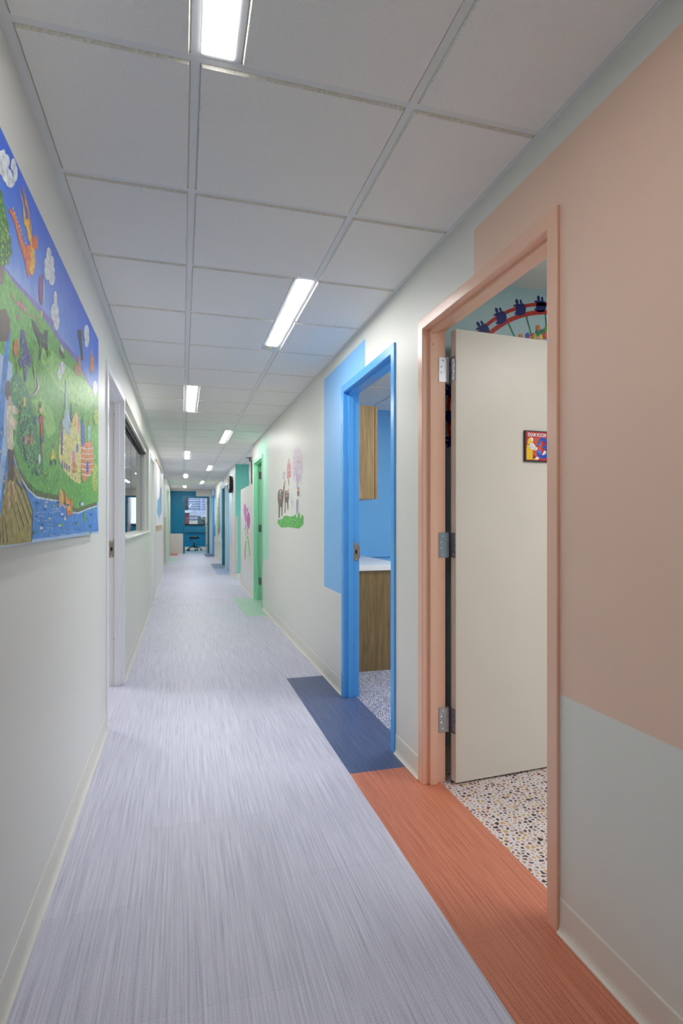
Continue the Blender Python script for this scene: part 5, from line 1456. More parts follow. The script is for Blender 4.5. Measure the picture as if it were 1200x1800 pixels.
('grass_light',4330,2896,4348,2894,4268,2862),
('grass_bright',5100,3480,5126,3482,5012,3430),
('grass_dark',5552,3516,5582,3518,5448,3460),
('grass_bright',4544,3028,4564,3028,4616,3010),
('grass_light',3676,2992,3688,2990,3632,2962),
('grass_light',3470,2614,3480,2614,3430,2592),
('grass_dark',3402,3002,3412,3002,3364,2976),
('grass_bright',5172,2856,5198,2856,5082,2818),
('grass_bright',3518,3122,3530,3122,3560,3108),
('grass_dark',3500,2952,3512,2952,3540,2936),
('grass_bright',4528,3240,4548,3240,4460,3200),
('grass_dark',5410,2880,5440,2878,5514,2854),
('grass_dark',4214,3262,4230,3264,4274,3248),
('grass_dark',5490,3050,5520,3050,5596,3028),
('grass_bright',4790,2718,4812,2716,4870,2692),
('grass_light',3398,3060,3408,3060,3360,3032),
('grass_light',4818,3028,4840,3028,4740,2988),
('grass_bright',5662,3642,5694,3646,5552,3584),
('grass_light',3560,3184,3572,3184,3602,3170),
('grass_light',4122,3060,4138,3060,4180,3042),
('grass_light',4544,3294,4564,3296,4614,3280),
('grass_light',4672,3324,4694,3324,4748,3308),
('grass_light',4160,2736,4176,2734,4220,2714),
('grass_dark',3466,2618,3478,2616,3426,2594),
('grass_dark',4410,3138,4428,3138,4344,3100),
('grass_dark',3838,2644,3852,2642,3790,2618),
('grass_bright',3566,2764,3578,2762,3524,2738),
('grass_light',4882,2696,4906,2694,4802,2662),
('grass_bright',4170,3168,4186,3168,4112,3132),
('grass_light',4074,3232,4090,3232,4130,3218),
('grass_bright',4484,3314,4504,3316,4554,3300),
('grass_dark',5034,3342,5060,3344,4950,3296),
('grass_dark',5138,3368,5166,3370,5232,3352),
('grass_bright',4648,2766,4670,2764,4722,2742),
('grass_light',4068,2848,4084,2846,4124,2828),
('grass_bright',5702,3270,5734,3270,5592,3218),
('grass_dark',5164,3136,5190,3136,5258,3116),
('grass_bright',4084,3212,4100,3212,4140,3198),
('grass_light',4086,3298,4102,3298,4030,3260),
('grass_light',3544,2956,3556,2956,3586,2940),
('grass_dark',3424,2992,3436,2992,3386,2964),
('grass_light',3972,3050,3986,3050,3920,3018),
('grass_dark',5676,3516,5708,3518,5788,3502),
('grass_dark',4276,2946,4294,2944,4338,2926),
('grass_bright',3390,2874,3402,2874,3354,2848),
('grass_dark',5438,3070,5466,3070,5338,3026),
('grass_light',3636,2738,3648,2736,3592,2712),
('grass_light',4932,3114,4956,3114,5018,3094),
('grass_bright',3744,3050,3758,3050,3792,3034),
('grass_light',4118,3248,4134,3248,4176,3234),
('grass_light',4748,2678,4770,2676,4826,2652),
('grass_light',5480,3186,5510,3186,5378,3138),
('grass_dark',3384,3072,3394,3072,3422,3058),
('grass_bright',4176,3080,4192,3080,4118,3046),
('grass_dark',4612,3410,4632,3412,4684,3396),
('grass_dark',4028,2756,4044,2754,4082,2734),
('grass_light',5276,3388,5302,3390,5182,3338),
('grass_dark',3574,2692,3586,2692,3616,2674),
('grass_bright',3788,2772,3802,2770,3740,2744),
('grass_light',3680,2686,3692,2684,3724,2666),
('grass_dark',4544,3192,4564,3192,4476,3152),
('grass_light',4036,3186,4052,3188,4090,3172),
('grass_light',4000,2856,4016,2856,3948,2826),
('grass_bright',3974,2806,3988,2804,3922,2776),
('grass_light',3738,2736,3750,2734,3692,2708),
('grass_dark',4372,2728,4390,2726,4438,2704),
('grass_dark',4562,2758,4582,2758,4492,2726),
('grass_light',4842,3212,4866,3214,4924,3196),
('grass_light',5580,2832,5612,2832,5690,2804),
('grass_dark',4608,2898,4628,2898,4680,2876),
('grass_bright',4706,3148,4728,3150,4632,3108),
('grass_light',5462,3198,5492,3198,5362,3150),
('grass_light',4434,3356,4452,3358,4368,3316),
('grass_bright',4382,3154,4402,3154,4318,3116),
('grass_dark',4182,2944,4198,2942,4124,2910),
('grass_light',4834,2832,4858,2830,4756,2796),
('grass_dark',4796,3414,4820,3416,4876,3402),
('grass_dark',4332,2806,4350,2806,4268,2776),
('grass_light',3802,3148,3816,3148,3850,3134),
('grass_bright',3760,3046,3772,3046,3806,3032),
('grass_light',4490,3312,4510,3312,4560,3296),
('grass_light',5194,2978,5220,2978,5288,2954),
('grass_light',3362,3034,3372,3034,3400,3020),
('grass_light',3636,3060,3648,3060,3592,3030),
('grass_light',3532,3074,3544,3074,3490,3046),
('grass_bright',4136,3202,4152,3204,4194,3188),
('grass_bright',4050,2948,4066,2946,3996,2916),
('grass_dark',5564,3160,5596,3162,5460,3112),
('grass_light',4796,3346,4820,3348,4720,3302),
('grass_light',3630,2768,3642,2768,3674,2750),
('grass_light',5292,3500,5320,3504,5390,3488),
('grass_dark',4042,3010,4058,3010,3988,2978),
('grass_bright',3818,2942,3832,2940,3868,2924),
('grass_dark',3718,2646,3732,2646,3764,2626),
('grass_dark',3618,2744,3630,2744,3662,2726),
('grass_light',4678,2930,4700,2930,4754,2908),
('grass_dark',4640,2772,4660,2772,4568,2738),
('grass_light',4434,2972,4452,2972,4502,2952),
('grass_light',4120,3148,4136,3148,4178,3132),
('grass_dark',5370,2968,5400,2966,5472,2944),
('grass_dark',4356,2888,4374,2888,4294,2856),
('grass_light',3582,2950,3594,2950,3540,2922),
('grass_bright',5414,2866,5444,2864,5518,2840),
('grass_bright',5070,3410,5096,3412,4984,3362),
('grass_light',3498,2810,3510,2810,3458,2784),
('grass_dark',4156,3228,4172,3228,4214,3214),
('grass_dark',4554,2824,4574,2822,4486,2790),
('grass_light',3494,2946,3504,2944,3534,2930),
('grass_dark',5484,3374,5514,3376,5590,3358),
('grass_bright',4662,3324,4682,3326,4736,3310),
('grass_bright',3660,2740,3674,2740,3616,2714),
('grass_bright',4058,2904,4074,2904,4004,2874),
('grass_bright',4298,3342,4316,3344,4360,3330),
('grass_light',4210,2798,4228,2796,4152,2766),
('grass_dark',4206,3094,4222,3094,4146,3058),
('grass_dark',3748,2894,3762,2894,3702,2866),
('grass_dark',3658,3068,3670,3068,3614,3038),
('grass_bright',4600,2694,4622,2692,4674,2668),
('grass_bright',4424,2836,4444,2836,4360,2804),
('grass_dark',5156,2720,5182,2720,5068,2684),
('grass_light',5350,3006,5378,3006,5252,2964),
('grass_dark',3812,2636,3826,2636,3764,2612),
('grass_bright',4126,3080,4142,3080,4068,3046),
('grass_light',4668,3018,4688,3018,4742,2998),
('grass_light',4010,3118,4026,3118,3958,3084),
('grass_light',4232,3252,4250,3252,4174,3214),
('grass_dark',3448,2844,3460,2844,3410,2820),
('grass_dark',4016,2720,4032,2718,3964,2692),
('grass_light',3622,2782,3634,2780,3666,2764),
('grass_bright',5664,3060,5696,3060,5554,3012),
('grass_bright',3416,2760,3428,2758,3378,2736),
('grass_light',3476,3076,3488,3076,3436,3046),
('grass_bright',5684,3374,5716,3376,5798,3358),
('grass_light',3748,2974,3762,2974,3702,2944),
('grass_dark',3652,2988,3664,2988,3696,2974),
('grass_light',5146,3384,5172,3384,5238,3368),
('grass_bright',4564,2852,4584,2850,4636,2830),
('grass_light',4216,2996,4234,2996,4276,2978),
('grass_bright',3748,2912,3762,2912,3702,2884),
('grass_light',3710,3070,3722,3070,3756,3056),
('grass_dark',3454,2678,3464,2676,3492,2660),
('grass_bright',3594,2874,3606,2874,3552,2848),
('grass_bright',4226,3210,4244,3212,4288,3196),
('grass_dark',3436,3128,3448,3128,3476,3116),
('grass_bright',3710,3068,3724,3068,3666,3038),
('grass_bright',3486,2828,3498,2826,3526,2810),
('grass_dark',3900,3152,3914,3152,3950,3136),
('grass_dark',4764,2682,4786,2680,4688,2650),
('grass_light',5168,2960,5194,2960,5078,2920),
('grass_dark',4370,2742,4388,2740,4436,2720),
('grass_light',4206,2668,4224,2666,4266,2646),
('grass_light',4032,2778,4048,2776,4088,2758),
('grass_dark',3368,2638,3378,2636,3332,2616),
('grass_dark',3704,2696,3718,2694,3750,2676),
('grass_light',3646,3050,3658,3050,3690,3036),
('grass_light',3512,2854,3524,2852,3472,2826),
('grass_bright',5378,3516,5406,3518,5480,3504),
('grass_bright',3592,2770,3604,2768,3634,2752),
('grass_bright',3986,2740,4002,2740,3934,2712),
('grass_light',4038,3272,4054,3274,3984,3236),
('grass_light',5646,3384,5678,3386,5758,3368),
('grass_bright',4960,2754,4984,2754,4878,2720),
('grass_dark',5568,3316,5598,3318,5462,3266),
('grass_light',5180,3142,5206,3142,5088,3098),
('grass_bright',5140,2732,5166,2730,5232,2704),
('grass_light',3944,3088,3958,3088,3892,3056),
('grass_dark',3862,2804,3876,2802,3912,2784),
('grass_dark',5428,3128,5458,3128,5328,3082),
('grass_bright',3846,3138,3860,3138,3796,3106),
('grass_bright',4756,3190,4778,3190,4680,3148),
('grass_bright',5390,2970,5418,2968,5492,2946),
('grass_dark',4922,2788,4946,2786,5006,2762),
('grass_bright',4702,2876,4724,2874,4628,2840),
('grass_bright',4814,2844,4836,2842,4894,2820),
('grass_dark',4188,3172,4204,3174,4248,3158),
('grass_dark',4138,3294,4154,3294,4196,3280),
('grass_dark',3512,2628,3524,2626,3472,2604),
('grass_light',3964,3140,3980,3142,3912,3108),
('grass_light',4702,3368,4724,3370,4628,3324),
('grass_dark',4106,2906,4124,2904,4164,2886),
('grass_dark',4892,3012,4916,3012,4812,2972),
('grass_bright',4586,2850,4608,2848,4516,2814),
('grass_bright',3870,2752,3884,2750,3920,2732),
('grass_bright',4926,2716,4950,2714,4844,2680),
('grass_bright',4362,2816,4380,2816,4428,2794),
('grass_bright',5150,2724,5176,2722,5060,2688),
('grass_light',3678,2716,3692,2714,3634,2690),
('grass_light',4398,3068,4416,3068,4464,3050),
('grass_bright',4962,2852,4986,2852,4880,2816),
('grass_bright',3372,3082,3382,3082,3334,3054),
('grass_dark',5398,3176,5426,3176,5300,3128),
('grass_dark',4732,2856,4754,2854,4658,2820),
('grass_bright',4780,2880,4804,2880,4860,2858),
('grass_light',3490,2808,3500,2808,3450,2782),
('grass_light',3928,2848,3942,2846,3980,2828),
('grass_bright',3398,3120,3410,3120,3438,3106),
('grass_bright',4582,3170,4604,3170,4512,3130),
('grass_dark',4054,3200,4070,3200,4110,3184),
('grass_bright',5258,3128,5286,3128,5356,3108),
('grass_light',4998,3434,5022,3436,5084,3420),
('grass_bright',4648,3198,4670,3200,4576,3158),
('grass_bright',5112,3126,5138,3126,5204,3106),
('grass_bright',4208,3222,4224,3222,4268,3206),
('grass_bright',5068,3462,5094,3464,4982,3412),
('grass_dark',3972,3152,3988,3152,4026,3138),
('grass_light',3600,3076,3612,3076,3558,3046),
('grass_bright',5578,2860,5608,2860,5688,2834),
('grass_light',3436,3080,3446,3080,3398,3052),
('grass_bright',3400,2880,3412,2880,3362,2856),
('grass_dark',4204,3260,4222,3260,4266,3246),
('grass_bright',3380,2974,3390,2974,3418,2960),
('grass_dark',3640,2978,3652,2976,3596,2948),
('grass_light',4308,3262,4326,3262,4246,3224),
('grass_dark',4160,3240,4178,3240,4220,3226),
('grass_dark',3948,3002,3962,3002,3896,2970),
('grass_light',3658,3162,3672,3162,3704,3148),
('grass_dark',3484,2882,3496,2880,3446,2856),
('grass_light',4906,3380,4930,3382,4824,3334),
('grass_bright',4128,2744,4146,2744,4072,2716),
('grass_dark',3666,2670,3680,2668,3712,2650),
('grass_bright',3844,2692,3858,2692,3796,2666),
('grass_dark',5302,2816,5328,2814,5206,2776),
('grass_bright',5678,3354,5710,3356,5792,3336),
('grass_dark',3526,2652,3538,2650,3568,2632),
('grass_light',3482,2736,3492,2734,3522,2718),
('grass_light',4220,3186,4238,3186,4162,3150),
('grass_dark',4536,3054,4556,3054,4466,3016),
('grass_light',4970,2898,4994,2898,5056,2874),
('grass_bright',5252,3000,5280,3000,5348,2978),
('grass_light',5042,3078,5066,3078,5130,3058),
('grass_light',3410,2620,3420,2618,3372,2598),
('grass_dark',3368,3126,3380,3126,3332,3098),
('grass_light',3464,3032,3476,3032,3504,3018),
('grass_dark',4270,3244,4288,3246,4332,3230),
('grass_dark',4702,2874,4724,2874,4628,2840),
('grass_light',4642,3354,4664,3354,4716,3340),
('grass_bright',4874,3292,4898,3292,4796,3248),
('grass_dark',5128,3190,5154,3192,5040,3146),
('grass_dark',5180,3404,5206,3406,5274,3390),
('grass_dark',5070,3020,5096,3020,5160,3000),
('grass_light',3638,2724,3652,2722,3596,2698),
('grass_bright',5338,3168,5366,3170,5242,3122),
('grass_dark',5154,2894,5180,2894,5246,2870),
('grass_dark',4688,3098,4710,3098,4614,3058),
('grass_light',5318,3306,5346,3308,5224,3258),
('grass_light',3398,3146,3408,3146,3360,3118),
('grass_light',3696,2894,3710,2892,3652,2864),
('grass_dark',3400,3020,3412,3020,3364,2992),
('grass_dark',4114,2758,4130,2756,4170,2736),
('grass_light',3926,2930,3940,2928,3978,2912),
('grass_light',5492,2904,5522,2904,5390,2862),
('grass_bright',4194,3008,4212,3008,4136,2974),
('grass_bright',4048,3104,4064,3104,4104,3088),
('grass_dark',5168,3076,5194,3076,5078,3032),
('grass_bright',4552,2692,4572,2690,4484,2660),
('grass_bright',5636,3192,5668,3192,5748,3170),
('grass_dark',4818,3326,4840,3328,4898,3310),
('grass_light',3882,3070,3896,3070,3832,3038),
('grass_light',4692,2876,4714,2876,4618,2842),
('grass_bright',4048,2752,4064,2750,4104,2730),
('grass_bright',4402,3034,4420,3034,4468,3016),
('grass_bright',4202,2926,4218,2926,4262,2906),
('grass_light',4942,3020,4966,3020,4860,2980),
('grass_bright',4460,3192,4478,3192,4528,3176),
('grass_bright',4058,2798,4074,2796,4004,2768),
('grass_bright',3474,3368,3486,3368,3508,3352),
('grass_bright',3214,3276,3224,3276,3186,3246),
('grass_light',3058,3322,3066,3324,3032,3294),
('grass_dark',3298,3336,3308,3338,3268,3306),
('grass_dark',3048,3312,3056,3312,3074,3298),
('grass_light',3852,3564,3866,3566,3896,3550),
('grass_bright',3156,3282,3166,3282,3184,3268),
('grass_dark',3508,3320,3518,3320,3472,3286),
('grass_bright',3094,3192,3102,3194,3066,3164),
('grass_bright',3318,3320,3330,3322,3350,3306),
('grass_light',3114,3314,3124,3314,3088,3284),
('grass_bright',3508,3322,3518,3322,3472,3288),
('grass_dark',3356,3390,3366,3392,3324,3358),
('grass_bright',3458,3328,3470,3328,3492,3312),
('grass_light',3844,3492,3858,3494,3886,3476),
('grass_bright',3634,3506,3646,3508,3672,3492),
('grass_bright',3446,3458,3456,3460,3480,3446),
('grass_light',3302,3416,3312,3416,3272,3384),
('grass_dark',3578,3500,3590,3502,3614,3486),
('grass_dark',3010,3268,3018,3268,2986,3240),
('grass_light',3846,3398,3860,3398,3804,3360),
('grass_dark',3048,3248,3056,3248,3022,3220),
('grass_dark',3238,3394,3248,3396,3268,3380),
('grass_dark',3694,3378,3708,3378,3734,3362),
('grass_light',3116,3252,3124,3252,3142,3238),
('grass_bright',3862,3450,3876,3452,3820,3412),
('grass_light',3138,3278,3148,3278,3166,3264),
('grass_bright',3086,3220,3094,3220,3060,3192),
('grass_dark',3684,3420,3698,3422,3724,3406),
('grass_dark',3470,3398,3482,3400,3504,3384),
('grass_dark',3214,3360,3224,3362,3244,3348),
('grass_dark',3780,3470,3792,3472,3820,3456),
('grass_dark',3558,3368,3570,3370,3524,3334),
('grass_light',3592,3354,3604,3354,3556,3320),
('grass_dark',3264,3310,3274,3312,3294,3296),
('grass_dark',3780,3478,3794,3480,3740,3440),
('grass_dark',3684,3462,3698,3462,3646,3424),
('grass_dark',3674,3516,3686,3518,3712,3504),
('grass_dark',3612,3506,3624,3508,3648,3492),
('grass_light',3144,3264,3152,3266,3172,3250),
('grass_light',3510,3428,3520,3430,3544,3414),
('grass_light',3278,3286,3288,3286,3308,3272),
('grass_dark',3466,3356,3476,3358,3500,3342),
('grass_bright',3154,3320,3162,3322,3126,3290),
('grass_light',3112,3248,3120,3248,3084,3218),
('grass_bright',3790,3432,3804,3432,3832,3416),
('grass_dark',3712,3390,3726,3390,3752,3374),
('grass_bright',3516,3468,3528,3470,3552,3454),
('grass_bright',3190,3376,3200,3376,3162,3346),
('grass_light',3338,3330,3348,3330,3306,3298),
('grass_light',3494,3328,3506,3328,3460,3294),
('grass_light',3174,3326,3184,3326,3146,3296),
('grass_dark',3502,3316,3514,3318,3536,3300),
('grass_light',3608,3388,3620,3388,3570,3352),
('grass_light',3306,3292,3316,3292,3336,3278),
('grass_dark',3798,3510,3812,3512,3758,3472),
('grass_light',3532,3438,3544,3440,3568,3424),
('grass_light',3436,3458,3446,3460,3402,3424),
('grass_dark',3078,3218,3086,3220,3052,3190),
('grass_light',3218,3258,3228,3260,3190,3228),
('grass_light',3198,3330,3206,3332,3170,3300),
('grass_dark',3074,3288,3082,3290,3100,3274),
('grass_bright',3532,3318,3544,3318,3568,3302),
('grass_bright',3540,3492,3552,3494,3576,3480),
('grass_bright',3166,3308,3174,3308,3138,3278),
('grass_bright',3670,3452,3682,3452,3632,3416),
('grass_dark',3362,3364,3372,3366,3394,3350),
('grass_dark',3378,3374,3390,3374,3346,3340),
('grass_bright',3592,3400,3604,3402,3628,3386),
('grass_dark',3104,3294,3114,3294,3132,3280),
('grass_bright',3418,3298,3428,3298,3384,3266),
('grass_bright',3422,3288,3432,3288,3390,3256),
('grass_light',3234,3334,3242,3334,3262,3320),
('grass_dark',3024,3258,3032,3258,2998,3230),
('grass_light',3738,3452,3752,3454,3700,3414),
('grass_dark',3538,3476,3550,3478,3574,3462),
('grass_light',3748,3362,3762,3364,3788,3346),
('grass_bright',3690,3416,3702,3418,3652,3380),
('grass_dark',3174,3212,3182,3212,3202,3196),
('grass_dark',3146,3326,3156,3326,3118,3296),
('grass_dark',3162,3312,3170,3312,3134,3282),
('grass_bright',3648,3336,3662,3338,3612,3302),
('grass_bright',3042,3326,3052,3326,3018,3298),
('grass_dark',3330,3300,3340,3300,3300,3268),
('grass_bright',3076,3196,3084,3196,3102,3182),
('grass_bright',3542,3316,3552,3318,3506,3284),
('grass_bright',3482,3288,3494,3290,3516,3274),
('grass_bright',3678,3412,3690,3414,3716,3398),
('grass_bright',3114,3332,3122,3334,3140,3320),
('grass_bright',3184,3364,3194,3366,3156,3334),
('grass_light',3540,3304,3552,3306,3576,3290),
('grass_dark',3076,3280,3084,3280,3102,3266),
('grass_light',3544,3444,3556,3444,3580,3430),
('grass_dark',3442,3448,3454,3450,3408,3414),
('grass_bright',3804,3488,3818,3490,3846,3474),
('grass_dark',3310,3398,3320,3400,3342,3386),
('grass_light',3430,3348,3442,3350,3398,3316),
('grass_dark',3530,3406,3542,3406,3496,3372),
('grass_light',3410,3356,3422,3356,3378,3322),
('grass_light',3150,3324,3158,3326,3178,3310),
('grass_dark',3216,3390,3226,3392,3246,3378),
('grass_light',3172,3240,3180,3240,3200,3226),
('grass_bright',3550,3456,3562,3456,3514,3420),
('grass_light',3142,3240,3150,3240,3114,3210),
('grass_bright',3126,3274,3136,3276,3100,3246),
('grass_bright',3610,3512,3624,3514,3648,3498),
('grass_dark',3266,3380,3276,3380,3236,3348),
('grass_light',3250,3282,3258,3284,3278,3268),
('grass_dark',3092,3222,3102,3222,3066,3194),
('grass_light',3680,3436,3692,3436,3642,3400),
('grass_bright',3080,3212,3088,3214,3106,3198),
('grass_light',3118,3214,3126,3214,3144,3198),
('grass_bright',3746,3494,3760,3496,3706,3456),
('grass_light',3270,3266,3280,3266,3240,3236),
('grass_dark',3566,3338,3578,3340,3602,3322),
('grass_dark',3182,3316,3192,3316,3154,3286),
('grass_light',3548,3458,3558,3460,3512,3424),
('grass_bright',3206,3234,3216,3234,3178,3206),
('grass_dark',3228,3320,3238,3320,3256,3306),
('grass_bright',3214,3302,3224,3302,3186,3272),
('grass_bright',3220,3260,3230,3260,3248,3244),
('grass_dark',3236,3400,3246,3402,3266,3386),
('grass_dark',3604,3408,3618,3408,3642,3392),
('grass_dark',3368,3422,3378,3424,3400,3410),
('grass_dark',3126,3224,3134,3226,3098,3196),
('grass_dark',3376,3438,3386,3440,3408,3426),
('grass_dark',3030,3218,3038,3220,3054,3204),
('grass_bright',3782,3468,3794,3470,3822,3454),
('grass_bright',3442,3298,3454,3298,3410,3266),
('grass_light',3274,3336,3284,3336,3306,3322),
('grass_light',3396,3344,3406,3344,3364,3310),
('grass_light',3150,3210,3160,3210,3178,3194),
('grass_dark',3186,3328,3196,3330,3214,3314),
('grass_light',3128,3294,3136,3294,3100,3266),
('grass_bright',3204,3228,3214,3230,3234,3214),
('grass_dark',3078,3280,3086,3280,3104,3266),
('grass_dark',3258,3374,3268,3376,3230,3344),
('grass_bright',3730,3364,3744,3364,3770,3348),
('grass_light',3080,3214,3090,3214,3108,3200),
('grass_dark',3770,3472,3782,3474,3730,3434),
('grass_dark',3400,3334,3412,3334,3434,3318),
('grass_dark',3134,3218,3142,3218,3162,3202),
('grass_bright',3482,3442,3492,3442,3448,3408),
('grass_light',3172,3282,3182,3284,3200,3268),
('grass_dark',3056,3192,3064,3192,3082,3176),
('grass_bright',3828,3496,3842,3498,3788,3458),
('grass_dark',3118,3214,3126,3214,3146,3200),
('grass_bright',3410,3322,3420,3322,3378,3290),
('grass_light',3680,3460,3694,3462,3642,3424),
('grass_bright',3114,3198,3122,3198,3088,3170),
('grass_dark',3116,3230,3124,3232,3142,3216),
('grass_bright',3760,3478,3774,3480,3720,3442),
('grass_light',3426,3416,3436,3416,3392,3382),
('grass_light',3332,3354,3342,3354,3300,3322),
('grass_light',3408,3276,3418,3276,3440,3260),
('grass_light',3426,3404,3436,3404,3392,3370),
('grass_light',3358,3296,3368,3298,3390,3282),
('grass_bright',3806,3502,3820,3504,3764,3464),
('grass_bright',3276,3378,3286,3378,3306,3364),
('grass_light',3490,3352,3502,3352,3524,3336),
('pink',3166,2796,3162,2792,3156,2792,3152,2794,3156,2798,3162,2798),
('white',3084,2814,3080,2810,3074,2808,3070,2812,3074,2816,3080,2816),
('white',3524,2722,3520,2718,3510,2716,3506,2720,3510,2724,3520,2724),
('white',3306,2794,3302,2790,3294,2790,3290,2792,3294,2796,3302,2798),
('yellow',3450,2750,3446,2746,3438,2746,3432,2748,3438,2752,3446,2754),
('pink',3530,2710,3524,2706,3516,2704,3512,2708,3516,2712,3524,2712),
('white',3576,2712,3572,2708,3564,2708,3558,2710,3564,2714,3572,2716),
('pink',3598,2712,3592,2708,3584,2708,3578,2710,3584,2714,3592,2716),
('yellow',3696,2734,3692,2730,3682,2728,3676,2732,3682,2736,3692,2738),
('blue',3362,2756,3358,2752,3350,2752,3346,2754,3350,2758,3358,2760),
('yellow',3256,2798,3254,2794,3246,2794,3242,2796,3246,2800,3254,2800),
('pink',3410,2772,3406,2768,3398,2768,3394,2770,3398,2774,3406,2776),
('blue',3716,2694,3712,2688,3702,2688,3696,2692,3702,2696,3712,2696),
('blue',3680,2680,3676,2676,3666,2674,3662,2678,3666,2682,3676,2684),
('white',3344,2774,3340,2770,3332,2770,3328,2772,3332,2776,3340,2778),
('blue',3540,2710,3536,2706,3526,2706,3522,2708,3526,2712,3536,2714),
('yellow',3392,2762,3388,2758,3380,2758,3376,2762,3380,2766,3388,2766),
('pink',3662,2708,3656,2704,3646,2702,3642,2706,3646,2710,3656,2712),
('yellow',3260,2792,3256,2788,3248,2786,3246,2790,3248,2794,3256,2794),
('yellow',3184,2810,3180,2806,3174,2804,3170,2808,3174,2812,3180,2812),
('blue',3224,2798,3222,2794,3214,2792,3210,2796,3214,2800,3222,2800),
('white',3426,2770,3422,2766,3414,2764,3410,2768,3414,2772,3422,2772),
('white',3604,2736,3600,2732,3590,2730,3586,2734,3590,2738,3600,2740),
('pink',3540,2746,3534,2740,3526,2740,3522,2744,3526,2748,3534,2748),
('pink',3490,2734,3486,2730,3478,2728,3474,2732,3478,2736,3486,2736),
('white',3268,2760,3264,2756,3258,2754,3254,2758,3258,2762,3264,2762),
('white',3370,2774,3366,2770,3358,2768,3356,2772,3358,2776,3366,2776),
('blue',3628,2734,3624,2730,3614,2728,3610,2732,3614,2736,3624,2738),
('blue',3428,2738,3424,2734,3414,2732,3410,2736,3414,2740,3424,2740),
('yellow',3182,2786,3178,2782,3172,2782,3168,2784,3172,2788,3178,2790),
('white',3298,2764,3294,2760,3286,2760,3282,2762,3286,2766,3294,2768),
('blue',3436,2724,3432,2720,3424,2720,3420,2722,3424,2726,3432,2728),
('white',3302,2780,3298,2776,3290,2774,3286,2778,3290,2782,3298,2782),
('blue',3280,2790,3276,2786,3268,2786,3264,2788,3268,2792,3276,2794),
('white',3120,2804,3116,2802,3110,2800,3106,2804,3110,2806,3116,2808),
('white',3506,2730,3502,2726,3494,2724,3488,2728,3494,2732,3502,2732),
('yellow',3278,2784,3274,2780,3266,2780,3264,2782,3266,2786,3274,2786),
('pink',3618,2736,3612,2732,3604,2730,3598,2734,3604,2738,3612,2740),
('white',3482,2734,3478,2730,3470,2728,3466,2732,3470,2736,3478,2736),
('blue',3670,2720,3666,2714,3656,2714,3652,2718,3656,2722,3666,2722),
]
